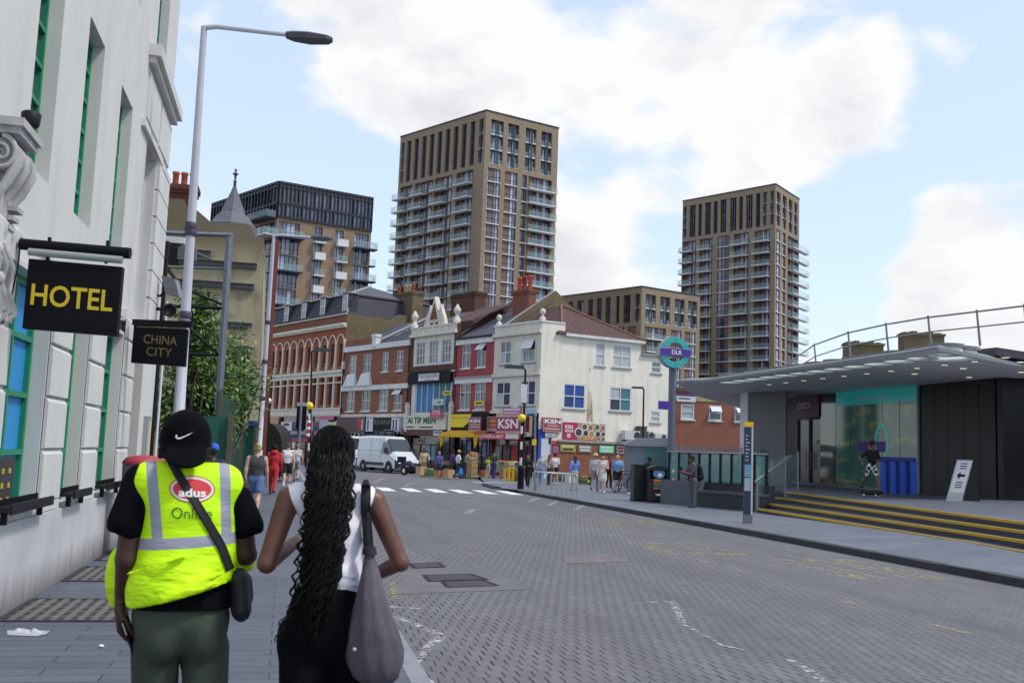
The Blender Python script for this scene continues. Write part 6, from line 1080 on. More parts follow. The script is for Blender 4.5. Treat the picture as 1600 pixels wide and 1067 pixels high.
for k in range(9): a = -.6+(wl_+.6)*k/9; mb = MB(); WF.box(mb, a+.04, a+(wl_+.6)/9-.04, hz+.03, zt_-.06, -.23, -.21, M_BAL); mb.build('glass_panel', t)
for k in range(10): a = -.6+(wl_+.6)*k/9; mb = MB(); WF.box(mb, a-.03, a+.03, hz-.02, zt_-.02, -.25, -.17, M_BLK); mb.build('post', t)
mb = MB(); mb.tube([WF.p(-.7, zt_, -.21), WF.p(wl_, zt_, -.21)], .03, M_RAIL, 8); mb.build('handrail', t)
t = thing('step_balustrade', 'clear glass balustrade with a bright sloping handrail at the left end of the steps', 'balustrade', (13.5, 26.6, .4)); hA, hB = at(1180, 752, 31.0), at(1236, 712, 34.6); mb = MB(); mb.tube([hA, hB], .03, mat('bright_steel', S(196, 198, 204), .25, .05, 5, metal=.6), 8); mb.build('handrail', t)
q0, q1 = at(1182, 806, 31.2), at(1247, 768, 35.2); z0_, z1_ = .25, .87
for k in range(3): a, b2 = q0.lerp(q1, k/3+.02), q0.lerp(q1, (k+1)/3-.02); mb = MB(); zA, zB = hA.z-.35+.5*(k/3), hA.z-.1+.5*((k+1)/3); mb.poly(((a.x, a.y, .2+.5*k/3), (b2.x, b2.y, .2+.5*(k+1)/3), (b2.x, b2.y, 1.55+.55*(k+1)/3), (a.x, a.y, 1.55+.55*k/3)), glass_clear('step_glass', S(150, 180, 178), .25, .05)); mb.build('glass_panel', t)
for k in range(4): a = q0.lerp(q1, k/3); mb = MB(); mb.tube([(a.x, a.y, .1), (a.x, a.y, 1.6+.55*k/3)], .03, M_RAIL, 6); mb.build('post', t)
# grey palisade fence and hoarding behind
t = thing('palisade_fence', 'grey palisade fence running in front of the low brick building', 'fence', (16, 45, .1)); pA, pB = at(1046, 740, 50), at(1190, 745, 46); PF = Fr((pA.x, pA.y, 0), pB-pA); ln = (pB-pA).length; zf0, zf1 = .1, PF.sz(1100, 696)[1]; M_PAL = mat('palisade_grey', S(142, 146, 158), .5, .1, 5)
mb = MB(); nn = int(ln/.16)
for k in range(nn): s = ln*k/nn; mb.prism([(s, zf0), (s+.075, zf0), (s+.075, zf1-.08), (s+.0375, zf1), (s, zf1-.08)], PF, .0, .02, M_PAL)
mb.build('palings', t)['kind'] = 'stuff'; mb = MB()
for z in (zf0+.3, zf1-.35): PF.box(mb, 0, ln, z, z+.06, -.06, -.003, M_PAL)
mb.build('rail', t)
hA_, hB_ = at(975, 760, 52), at(1048, 755, 52); HF = Fr((hA_.x, hA_.y, 0), hB_-hA_); ln = (hB_-hA_).length; t = thing('grey_hoarding', 'plain blue grey metal hoarding behind the two litter bins', 'hoarding', hA_); zt1 = HF.sz(1000, 697)[1]; mb = MB(); M_HGY = mat('hoarding_grey', S(116, 126, 140), .6, .06, 2); HF.box(mb, 0, 1.0, .1, zt1, -.06, 0, M_HGY)
for k in range(9): HF.box(mb, 1.0+(ln-1)*k/9, 1.0+(ln-1)*(k+.93)/9, .1, zt1, -.06, 0, mat('teal_hoarding', S(84, 128, 132), .6, .08, 2))
mb.build('panel', t); mb = MB(); HF.box(mb, -.05, ln+.05, zt1, zt1+.12, -.1, .06, mat('grey_coping', S(150, 152, 158), .6, .08)); mb.build('coping', t); mb = MB(); mb.prism([(0, zt1+.12), (ln, zt1+.12), (ln, zt1+.5), (.8, zt1+.45)], HF, -2.5, -1.0, mat('grey_roof', S(150, 154, 164), .6, .08)); mb.build('shed_roof', t)
# roundel sign on its pole
DP = on_pave(1047, 785); M_DP = mat('pole_grey', S(104, 114, 132), .45, .06, 4); t = thing('roundel_sign', 'tall grey pole carrying a turquoise roundel with a purple lettered bar', 'station sign', DP, None)
top = pl(1056, 575, (DP.x, DP.y, 0), f_.xy.to_3d()); dZ = (DP-CP).dot(f_); mb = MB(); ptop = at(1051, 560, dZ); mb.tube([DP, ptop], [.14, .13], M_DP, 14); mb.build('pole', t)
cen = at(1053, 551, dZ-.2); rf = Fr((cen.x, cen.y, 0), CR.xy.to_3d()*1+Vector((0, .25, 0))); k_ = dZ/FPX; ro_, ri_ = 24.0*k_, 15.5*k_; mb = MB(); M_TQ = mat('roundel_turquoise', S(48, 170, 172), .4, .05); M_RIM = mat('roundel_rim', S(150, 156, 164), .4, .06)
def ringpart(mb, r0, r1, o0, o1, m, n=48, a0=0., a1=2*math.pi):
    for k in range(n):
        g0, g1 = a0+(a1-a0)*k/n, a0+(a1-a0)*(k+1)/n; P = lambda r, g, o: rf.p(r*math.cos(g), cen.z+r*math.sin(g), o)
        mb.poly((P(r0, g0, o1), P(r1, g0, o1), P(r1, g1, o1), P(r0, g1, o1)), m); mb.poly((P(r0, g0, o0), P(r0, g1, o0), P(r1, g1, o0), P(r1, g0, o0)), m); mb.poly((P(r1, g0, o0), P(r1, g1, o0), P(r1, g1, o1), P(r1, g0, o1)), m); mb.poly((P(r0, g0, o1), P(r0, g1, o1), P(r0, g1, o0), P(r0, g0, o0)), m)
ringpart(mb, ri_*.94, ro_*1.03, -.16, .1, M_RIM); rg_ = mb.build('ring_casing', t)
for k in range(6): mb = MB(); ringpart(mb, ri_, ro_, .101, .125, M_TQ, 8, k*math.pi/3+.03+.52, (k+1)*math.pi/3-.0+.52); mb.build('ring_segment', rg_)
mb = MB(); bw_ = 25.5*k_; bh_ = 6.5*k_; rf.box(mb, -bw_, bw_, cen.z-bh_*.95, cen.z+bh_*.95, -.2, .14, M_RIM); bb = mb.build('bar_casing', t); mb = MB(); rf.box(mb, -bw_*.99, bw_*.99, cen.z-bh_*.82, cen.z+bh_*.82, .141, .155, mat('bar_purple', S(74, 40, 150), .4, .05)); letter(mb, rf, 'DLR', -.15, .24, cen.z-.075, cen.z+.075, .162, M_TXW, .02); mb.build('name_bar', bb)
fl_ = at(1042, 634, dZ); mb = MB(); rf.box(mb, -.55, -.12, fl_.z-.16, fl_.z+.14, -.03, .0, mat('bar_purple', 0)); mb.build('flag_sign', t)
for k, (y, s) in enumerate(((715, .05), (735, .06), (748, .05), (765, .06))): pc_ = at(1047, y, dZ-.17); mb = MB(); rf.box(mb, -s, s, pc_.z-s, pc_.z+s, .165, .17, SG[(0, 5, 3, 0)[k]]); mb.build('sticker', t)
# wayfinding totem
TP = on_pave(1168, 817); dT = (TP-CP).dot(f_); kT = dT/FPX; t = thing('wayfinding_totem', 'slim dark blue wayfinding totem with a yellow top on the right pavement', 'totem', TP); tf = Fr((TP.x, TP.y, 0), CR.xy.to_3d()); hT = 156*kT; w_ = 6.7*kT; mb = MB(); M_TNV = mat('totem_navy', S(40, 44, 74), .4, .08); tf.box(mb, -w_, w_, TP.z, TP.z+.22, -.06, .06, mat('totem_foot', S(110, 108, 106), .5, .1)); mb.build('foot', t); mb = MB(); tf.box(mb, -w_, w_*.6, TP.z+.22, TP.z+hT*.96, -.05, .05, M_TNV); tf.box(mb, w_*.6, w_, TP.z+.22, TP.z+hT*.96, -.055, .055, mat('totem_edge', S(190, 194, 200), .4, .06)); b_ = mb.build('slab', t)
mb = MB(); tf.quad(mb, -w_*.95, w_*.5, TP.z+hT*.46, TP.z+hT*.58, .054, mat('totem_map', S(110, 160, 190), .5, .3, 20)); tf.quad(mb, -w_*.95, w_*.5, TP.z+hT*.32, TP.z+hT*.45, .054, mat('totem_map2', S(160, 176, 190), .5, .3, 25))
for k in range(8): tf.quad(mb, -w_*.8, -w_*.8+rnd.uniform(.5, 1.1)*w_, TP.z+hT*(.62+.035*k), TP.z+hT*(.632+.035*k), .054, SG[0])
mb.build('map_panel', b_); mb = MB(); tf.box(mb, -w_, w_, TP.z+hT*.96, TP.z+hT*1.01, -.06, .06, mat('totem_yellow', S(226, 190, 30), .45, .05)); mb.build('cap', t)
# litter bins
def litter_bin(px, py, wpx, hpx, label, flap):
    p = on_pave(px, py); d = (p-CP).dot(f_); k = d/FPX; F = Fr((p.x, p.y, 0), CR.xy.to_3d()+Vector((0, .12, 0))); w2, h2 = wpx*k/2, hpx*k; t = thing('litter_bin', label, 'bin', p, 'black street bins by the station sign'); mb = MB(); M_BB = mat('bin_black', S(16, 16, 19), .5, .1, 3)
    F.box(mb, -w2, w2, p.z, p.z+.06, -w2*1.8, -.02, M_BLK); F.box(mb, -w2*.97, w2*.97, p.z+.06, p.z+h2*(.64 if flap else .97), -w2*1.8, 0, M_BB)
    if not flap: F.box(mb, -w2*1.03, w2*1.03, p.z+h2*.97, p.z+h2, -w2*1.85, .04, M_BB)
    b_ = mb.build('body', t)
    if flap:
        mb = MB(); F.box(mb, -w2*.97, -w2*.8, p.z+h2*.64, p.z+h2*.9, -w2*1.7, -.02, M_BB); F.box(mb, w2*.8, w2*.97, p.z+h2*.64, p.z+h2*.9, -w2*1.7, -.02, M_BB); F.box(mb, -w2*.8, w2*.8, p.z+h2*.64, p.z+h2*.9, -w2*1.7, -w2*1.2, M_DARK); P = [F.p(w2*1.0*math.cos(math.pi*j/10), p.z+h2*.88+h2*.12*math.sin(math.pi*j/10), 0) for j in range(11)]; mb.poly(P, M_BB); Q = [v-F.n*w2*1.8 for v in P]
        for j in range(10): mb.poly((P[j+1], P[j], Q[j], Q[j+1]), M_BB)
        mb.build('hood', t); mb = MB(); mb.lathe([(w2*.62, 0), (w2*.5, .05), (0, .08)], F.p(.05, p.z+h2*.8, -.1), mat('bin_sticker_blue', S(110, 150, 196), .5, .3, 12), 16, axis=F.n); mb.lathe([(w2*.25, .06), (0, .1)], F.p(.05, p.z+h2*.74, -.1), M_TXW, 12, axis=F.n); mb.build('round_sticker', t); mb = MB()
        for j, c_ in enumerate(((210, 120, 50), (178, 60, 56), (54, 140, 130), (70, 90, 130), (190, 90, 70))): F.quad(mb, -w2*.45, w2*.5, p.z+h2*(.58-.055*j), p.z+h2*(.625-.055*j), .004, mat('stripe_%d' % j, S(*c_), .5, .1))
        mb.poly([F.p(x*w2, p.z+h2*z, .004) for x, z in ((-.2, .2), (.1, .18), (.3, .24), (.12, .25), (-.05, .22), (-.25, .25))], M_TXW); mb.build('poster', b_)
litter_bin(1001, 783, 24, 57, 'plain black metal street cabinet bin, left of the two bins', False); litter_bin(1028, 785, 33, 57, 'black litter bin with a striped coloured poster and round blue sticker', True)
# blue folding barrier and A-board on the platform
p0 = gr(1376, 774, PZ); p1 = gr(1432, 777, PZ); BF = Fr((p0.x, p0.y, 0), p1-p0); lb_ = (p1-p0).length; t = thing('blue_barrier', 'bright blue folding screen standing on the station platform', 'barrier', p0); M_BLU = mat('barrier_blue', S(34, 84, 190), .4, .08, 2); hb_ = BF.sz(1400, 714)[1]; mb = MB(); BF.box(mb, 0, lb_, hb_-.14, hb_, -.04, .04, mat('barrier_navy', S(30, 50, 130), .4, .08)); mb.build('top_rail', t)
nn = 7
for k in range(nn):
    a, b2 = lb_*k/nn, lb_*(k+1)/nn; mb = MB(); o_ = .12 if k % 2 else -.12; mb.raw([BF.p(a, PZ+.08, -o_*.5), BF.p(b2, PZ+.08, o_*.5), BF.p(b2, hb_-.14, o_*.5), BF.p(a, hb_-.14, -o_*.5)]+[BF.p(a, PZ+.08, -o_*.5-.03), BF.p(b2, PZ+.08, o_*.5-.03), BF.p(b2, hb_-.14, o_*.5-.03), BF.p(a, hb_-.14, -o_*.5-.03)], ((0, 1, 2, 3), (7, 6, 5, 4), (0, 3, 7, 4), (1, 5, 6, 2)), M_BLU if k % 2 == 0 else mat('barrier_navy', 0)); mb.build('panel', t)
q0 = gr(1486, 782, PZ); kk = (q0-CP).dot(f_)/FPX; t = thing('sandwich_board', 'white sandwich board with an arrow on the station platform', 'sign', q0); ax = CR.xy.to_3d().normalized(); ay = Vector((f_.x, f_.y, 0)).normalized(); hh_ = 64*kk; wA = 25*kk
def leaf(base, lean, m, nm, txt):
    o_ = base; X = ax*wA; up_ = Vector((0, 0, hh_))+lean; mb = MB(); n_ = X.cross(up_).normalized()
    mb.box(o_-n_*.01, X, up_, n_*.02, mat('board_frame', S(170, 172, 178), .4, .06) if txt else mat('board_back', S(44, 44, 48), .5, .1)); b_ = mb.build(nm, t); mb = MB(); a = o_+n_*.0125*(1 if n_.dot(-ay) > 0 else -1); q_ = lambda u, v: a+X*u+up_*v
    mb.poly((q_(.06, .2), q_(.94, .2), q_(.94, .97), q_(.06, .97)), m); b2_ = mb.build('face', b_)
    if txt:
        mb = MB(); e_ = n_*.003*(1 if n_.dot(-ay) > 0 else -1); r_ = lambda u, v: q_(u, v)+e_; mb.poly((r_(.25, .62), r_(.45, .72), r_(.45, .65), r_(.75, .65), r_(.75, .59), r_(.45, .59), r_(.45, .52)), M_NAVY)
        for v in (.9, .84, .78, .44, .38, .32): mb.poly((r_(.3, v), r_(.72, v), r_(.72, v+.025), r_(.3, v+.025)), SG[1])
        mb.build('arrow', b_)
tipx = ax*(18*kk); leaf(q0-ax*(8*kk), tipx, SG[5], 'front_leaf', True); leaf(q0-ax*(8*kk)+ax*(40*kk)+ay*.5, -ax*(22*kk)+ay*-.3, mat('board_back', S(44, 44, 48), .5, .1), 'back_leaf', False)
# cycle racks
RA, RB_ = on_pave(851, 771), on_pave(881, 776); t0 = None
LB = ('first hoop of the steel cycle stand row, nearest the beacon', 'second hoop of the steel cycle stand row from the beacon', 'third hoop of the steel cycle stand row from the beacon', 'fourth hoop of the steel cycle stand row from the beacon', 'last hoop of the steel cycle stand row, nearest the black bins')
for k in range(5):
    p = RA.lerp(RB_, k/4); p.z = zp(p.x, p.y)
    if t0 is None:
        t0 = thing('cycle_stand', LB[0], 'cycle stand', p, 'row of steel cycle stands'); nrm = Vector((CR.x, CR.y, 0))*.47+Vector((0, -.12, 0)); pts = [(-1, 0), (-1, .72), (-.97, .82), (-.88, .86), (.88, .86), (.97, .82), (1, .72), (1, 0)]; mb = MB(); mb.tube([p+nrm*x+Vector((0, 0, z)) for x, z in pts], .028, mat('stand_steel', S(186, 186, 184), .3, .05, 5, metal=.4), 8); mb.build('hoop', t0)
    else: copy_tree(t0, LB[k], p)
# ------------------------------------------------------------------ poles, beacons, signals
def street_pole(px, py, htop, label, head, dz=0.):
    p = on_pave(px, py) if px > 790 else gr(px, py, .05); d = (p-CP).dot(f_); tp_ = at(htop[0], htop[1], d); t = thing('lamp_post', label, 'lamp post', p, 'black street lamp posts'); mb = MB(); mb.tube([p, p+(tp_-p)*.22, p+(tp_-p)*.23, tp_], [.1, .095, .065, .05], M_BLK, 10); mb.build('pole', t); mb = MB(); u = CR.xy.to_3d().normalized(); L0, L1 = head; mb.tube([tp_, tp_+u*L0*.2+Vector((0, 0, .05))], .04, M_BLK, 6); c = [tp_+u*L0*.1, tp_+u*L0]
    P0 = tp_+u*min(0, L0)*1.0; mb.box(tp_+u*(L0*.1 if L0 > 0 else L0)+Vector((0, -.15, .02)), u*abs(L0)*.9, (0, .3, 0), (0, 0, L1), mat('lamp_black', S(60, 62, 70), .4, .1)); mb.build('lamp_head', t); return t, p, d
street_pole(484, 738, (487, 549), 'black lamp post with a flat grey head in front of the arcaded block', (1.2, .2)); t, p, d = street_pole(815, 763, (821, 577), 'black lamp post with a flat head left of the cream corner house front', (-1.0, .16)); street_pole(1003, 757, (1006, 608), 'slim black lamp post against the cream side wall', (-.7, .12))
q = at(818, 613, d); mb = MB(); mb.bx(q.x-.14, q.x+.16, q.y-.1, q.y+.1, q.z-.5, q.z+.4, mat('white_box', 0)); mb.build('control_box', t)
def beacon(px, py, gx, gy, r, label, striped):
    p = on_pave(px, py) if px > 790 else gr(px, py, .05); d = (p-CP).dot(f_); g_ = at(gx, gy, d); t = thing('belisha_beacon', label, 'beacon', p, 'zebra crossing beacons'); kk = d/FPX; n = 9; rr = .055
    for k in range(n): a, b2 = p.lerp(g_, k/n), p.lerp(g_, (k+1)/n-.002); mb = MB(); mb.tube([a, b2], rr, M_BLK if (k % 2 == 0 or not striped) else M_TXW, 10); mb.build('pole_band', t)
    mb = MB(); mb.ball(g_, r*kk, mat('beacon_yellow', S(236, 206, 26), .35, .04), 18); mb.build('globe', t); return t, p, d
t, p, d = beacon(482, 738, 483.5, 634, 6.2, 'yellow globe crossing beacon in front of the arcaded block', True); q = at(482, 668, d); mb = MB(); mb.tube([q+Vector((0, -.06, -.6)), q+Vector((0, -.06, .5))], .11, SG[2], 8); 
for k in range(3): mb.tube([q+Vector((0, -.06, -.5+.4*k)), q+Vector((0, -.06, -.35+.4*k))], .113, M_TXW, 8)
mb.build('banded_sleeve', t)
beacon(813, 763, 815.5, 653, 6.4, 'yellow globe crossing beacon in front of the maroon food shop', True)
p = gr(465, 742, .05); d = (p-CP).dot(f_); t = thing('traffic_signal', 'rear of a dark signal board on a thin grey pole beside the far beacon', 'traffic signal', p); mb = MB(); mb.tube([p, at(471, 631, d)], .06, M_RAIL, 8); mb.build('pole', t); mb = MB(); F8 = Fr(at(464, 670, d).xy.to_3d(), CR.xy.to_3d()); h = F8.rect(464, 634, 477, 671); F8.box(mb, h[0], h[1], h[2], h[3], -.1, -.02, M_NAVY); F8.box(mb, h[0], h[1], h[3], h[3]+.18, -.1, -.02, SG[0]); mb.build('signal_board', t)
p = on_pave(836, 767); d = (p-CP).dot(f_); t = thing('sign_pole', 'thin grey pole with a small yellow plate by the cycle stands', 'sign pole', p); mb = MB(); mb.tube([p, at(836, 646, d)], .05, M_RAIL, 8); mb.build('pole', t); mb = MB(); F8 = Fr(at(834, 690, d).xy.to_3d(), CR.xy.to_3d()); h = F8.rect(831.5, 686, 838, 695.5); F8.box(mb, h[0], h[1], h[2], h[3], -.0, .1, mat('yellow_plate', S(222, 206, 50), .5, .05)); mb.build('plate', t)
p = on_pave(813, 763); bo = thing('bollard', 'thick black bollard at the end of the zebra crossing', 'bollard', on_pave(813, 764)); mb = MB(); p = on_pave(813, 764); mb.lathe([(.15, 0), (.15, .9), (.17, .92), (.17, 1.02), (.12, 1.1), (0, 1.12)], p, M_BLK, 12); mb.build('post', bo)
p = on_pave(861, 757); d = (p-CP).dot(f_); t = thing('sign_pole', 'grey pole with a blue plate before the pale side door', 'sign pole', p); mb = MB(); mb.tube([p, at(861, 682, d)], .05, M_RAIL, 8); mb.build('pole', t); mb = MB(); F8 = Fr(at(859, 690, d).xy.to_3d(), CR.xy.to_3d()); h = F8.rect(857, 684, 860, 694); F8.box(mb, h[0], h[1], h[2], h[3], 0, .05, SG[1]); mb.build('plate', t)
p = gr(418, 745, .02); d = (p-CP).dot(f_); t = thing('sign_pole', 'black pole with round mirror lamp beside the farther white lamp', 'sign pole', p); mb = MB(); mb.tube([p, at(420, 605, d)], .09, M_BLK, 8); mb.build('pole', t); mb = MB(); mb.ball(at(420, 626, d)+Vector((.0, -.2, 0)), .14, M_TXW, 10); mb.build('lamp', t)
# black market canopy on the far pavement
p = gr(432, 752, .02); d = (p-CP).dot(f_); t = thing('market_canopy', 'large black rounded market canopy standing on the far left pavement', 'canopy', p); F8 = Fr(p.xy.to_3d(), CR.xy.to_3d()); mb = MB(); ol = [F8.sz(*q_) for q_ in ((412, 744), (440, 744), (440.5, 712), (440, 690), (437, 677), (431, 667), (423, 661), (412, 660))]; mb.prism(ol, F8, -2.2, 0, mat('black_canvas', S(24, 24, 27), .85, .15, 3)); mb.build('cover', t)
for i, (x0, y0, x1, y1, m_, lb) in enumerate(((441, 690, 452, 700, SG[0], 'pale folded awning over a stall on the far pavement'), (446, 694, 460, 698, mat('purple_board', 0), 'purple stall banner above the crowd on the far pavement'))):
    pb = at((x0+x1)/2, y1, 64+i*4); F8 = Fr(pb.xy.to_3d(), CR.xy.to_3d()); h = F8.rect(x0, y0, x1, y1); t = thing('stall_awning', lb, 'awning', F8.p(h[0], 0, 0)); mb = MB(); F8.box(mb, h[0], h[1], h[2], h[3], -1.5, 0, m_); mb.build('cover', t); mb = MB()
    for s in (h[0], h[1]-.06): F8.box(mb, s, s+.06, .1, h[2], -.8, -.74, M_BLK); mb.build('post', t); mb = MB()
# ------------------------------------------------------------------ vans
def van(p, ang, label, grp, dark_low=True):
    t = thing('delivery_van', label, 'van', p, grp, ang); M_VW = mat('van_white', S(206, 208, 212), .3, .04, 2, spec=.6); M_VG = glass_dark('van_glass', (.02, .024, .03), .05, False); M_VP = mat('van_plastic', S(40, 40, 48), .6, .1); M_TY = mat('tyre', S(26, 26, 28), .85, .1); mb = MB()
    # stations along the body: y, floor, shoulder, roof, half width low, half width roof
    st_ = [(-2.75, .42, 1.3, 2.38, .93, .82), (-2.7, .36, 1.3, 2.5, .98, .86), (-1.2, .34, 1.3, 2.56, 1.0, .88), (.75, .34, 1.3, 2.54, 1.0, .87), (1.15, .34, 1.28, 2.38, 1.0, .82), (1.95, .34, 1.2, 1.5, .99, .86), (2.5, .34, .98, 1.16, .95, .8), (2.75, .36, .82, .95, .88, .7), (2.82, .42, .7, .76, .8, .66)]; V_ = []
    for y, z0, zs_, z1, w0, w1 in st_: r = min(.14, (z1-zs_)*.5); V_ += [(-w0*.97, y, z0), (-w0, y, z0+.15), (-w0, y, zs_), (-w1, y, z1-r), (-w1+r, y, z1), (w1-r, y, z1), (w1, y, z1-r), (w0, y, zs_), (w0, y, z0+.15), (w0*.97, y, z0)]
    for i in range(len(st_)-1):
        for j in range(10):
            f = (i*10+j, i*10+(j+1) % 10, (i+1)*10+(j+1) % 10, (i+1)*10+j); mb.poly([V_[k] for k in f][::-1], M_VP if (i >= 6 and j in (0, 1, 7, 8)) else M_VW)
    mb.poly([V_[k] for k in range(10)], M_VW); mb.poly([V_[80+k] for k in range(10)][::-1], M_VP); b_ = mb.build('body', t, True)
    mb = MB(); mb.poly([(-.75, 1.2, 2.37), (.75, 1.2, 2.37), (.8, 1.96, 1.545), (-.8, 1.96, 1.545)][::-1], M_VG); mb.poly([(-.75, 1.2, 2.37), (-.8, 1.96, 1.545), (-.94, 1.9, 1.4), (-.84, 1.16, 2.2)][::-1], M_VG); mb.poly([(.75, 1.2, 2.37), (.8, 1.96, 1.545), (.94, 1.9, 1.4), (.84, 1.16, 2.2)], M_VG); mb.build('windscreen', t, True)
    for s in (-1, 1):
        mb = MB(); x = s*1.004; xx = s*.925; mb.poly([(x, .7, 1.34), (x, 1.75, 1.3), (xx, 1.18, 2.12), (xx, .8, 2.14)][::s], M_VG); w_ = mb.build('side_window', t, True)
        mb = MB(); mb.bx(min(s*1.0, s*1.02), max(s*1.0, s*1.02), -1.9, 1.1, .5, .72, M_VP); mb.build('side_strip', t, True)
        mb = MB(); mb.bx(min(s*1.02, s*1.22), max(s*1.02, s*1.22), 1.45, 1.6, 1.35, 1.75, M_VP); mb.build('wing_mirror', t, True)
        mb = MB(); mb.bx(min(s*.997, s*1.008), max(s*.997, s*1.008), .6, .612, .5, 2.2, M_VP); mb.bx(min(s*.997, s*1.008), max(s*.997, s*1.008), -.75, -.738, .5, 2.25, M_VP); mb.bx(min(s*.997, s*1.012), max(s*.997, s*1.012), -2.6, .6, 1.5, 1.515, M_LEAD); mb.build('door_seam', t, True)
        mb = MB(); mb.poly([(s*.95, 2.3, .98), (s*.72, 2.68, .92), (s*.74, 2.62, 1.08), (s*.94, 2.2, 1.18)][::-s], mat('headlamp', S(190, 196, 204), .15, .05)); hl_ = mb.build('headlight', t, True)
        for y in (-1.75, 1.75): mb = MB(); mb.lathe([(.0, 0), (.34, 0), (.36, .04), (.36, .2), (.34, .24), (.2, .24), (.18, .2), (0, .2)], (s*.78, y, .36), M_TY, 18, axis=(s, 0, 0)); w_ = mb.build('wheel', t, True); mb = MB(); mb.lathe([(.2, .205), (.17, .23), (.05, .25), (0, .25)], (s*.78, y, .36), mat('wheel_rim', S(140, 142, 148), .4, .1, metal=.4), 12, axis=(s, 0, 0)); mb.build('rim', w_, True); mb = MB(); mb.lathe([(.46, 0), (.46, .012)], (s*.993, y, .4), M_VP, 20, axis=(s, 0, 0), smooth=False); mb.build('wheel_arch', t, True)
    mb = MB(); mb.bx(-.6, .6, 2.78, 2.85, .62, .72, M_VP); mb.bx(-.26, .26, 2.85, 2.86, .46, .57, M_TXW); mb.build('bumper', t, True); return t
hv = TF.a; va = math.atan2(-hv.x, hv.y); pv = gr(606, 739, .0); c1_ = pv-hv*1.3+Vector((hv.y, -hv.x, 0)).normalized()*-.2
n_in = -TF.n*1.0; vv = van(gr(606, 739, 0)-hv*1.75+n_in, va, 'white long delivery van parked by the shops, its front towards us', 'white vans parked along the shops'); van(gr(549, 733.5, 0)-hv*2.0+n_in*1.0, va, 'white delivery van parked behind the other, mostly hidden by the woman', 'white vans parked along the shops')
# motorcycle in front of the van
p = gr(645, 743, .0); t = thing('motorcycle', 'dark blue motor scooter parked in front of the white van', 'motorcycle', p, None, va+.5); mb = MB(); M_MB = mat('scooter_blue', S(44, 46, 84), .35, .1, 3); M_TY = mat('tyre', 0)
mb.tube([(0, -.75, .75), (0, -.3, .78), (0, .0, .6), (0, .3, .5), (0, .55, .95)], [.1, .19, .16, .12, .1], M_MB, 10); mb.tube([(0, -.5, .4), (0, .25, .35)], [.2, .16], M_BLK, 10); mb.bx(-.2, .2, -1.1, -.65, .8, 1.2, M_BLK); mb.build('body', t, True)
for y in (-.65, .68): mb = MB(); mb.lathe([(.14, -.05), (.26, -.06), (.3, 0), (.26, .06), (.14, .05), (.14, -.05)], (0, y, .3), M_TY, 18, axis=(1, 0, 0)); w_ = mb.build('wheel', t, True); mb = MB(); mb.lathe([(.14, -.04), (.14, .04)], (0, y, .3), M_TXW, 14, axis=(1, 0, 0)); mb.build('rim', w_, True)
mb = MB(); mb.tube([(0, .68, .3), (0, .5, 1.05)], .05, M_BLK, 6); mb.tube([(-.35, .45, 1.05), (0, .5, 1.1), (.35, .45, 1.05)], .03, M_BLK, 6); mb.ball((0, .62, .98), .11, M_TXW, 10); mb.build('handlebar', t, True)
# bicycle leaning by the bins
p = on_pave(975, 769); t = thing('bicycle', 'dark bicycle parked beyond the black bins', 'bicycle', p, None, -1.1); mb = MB()
for y in (-.52, .52): mb = MB(); mb.tube([(0, y+.33*math.cos(2*math.pi*k/24), .34+.33*math.sin(2*math.pi*k/24)) for k in range(25)], .022, M_BLK, 6); w_ = mb.build('wheel', t, True); mb = MB(); [mb.tube([(0, y, .34), (0, y+.32*math.cos(2*math.pi*k/10), .34+.32*math.sin(2*math.pi*k/10))], .004, M_RAIL, 4) for k in range(10)]; mb.build('spokes', w_, True)
mb = MB(); 
for a, b2 in (((0, -.52, .34), (0, -.15, .85)), ((0, -.15, .85), (0, .4, .82)), ((0, .52, .34), (0, .38, .95)), ((0, -.05, .3), (0, .4, .8)), ((0, -.05, .3), (0, -.18, .95)), ((0, -.52, .34), (0, -.05, .3))): mb.tube([a, b2], .02, mat('bike_frame', S(60, 60, 78), .4, .1), 6)
mb.build('frame', t, True); mb = MB(); mb.tube([(-.28, .4, 1.0), (0, .38, .97), (.28, .4, 1.0)], .015, M_BLK, 6); mb.build('handlebar', t, True); mb = MB(); mb.ball((0, -.19, .97), .12, M_BLK, 10, (.6, 1.1, .35)); mb.build('saddle', t, True)
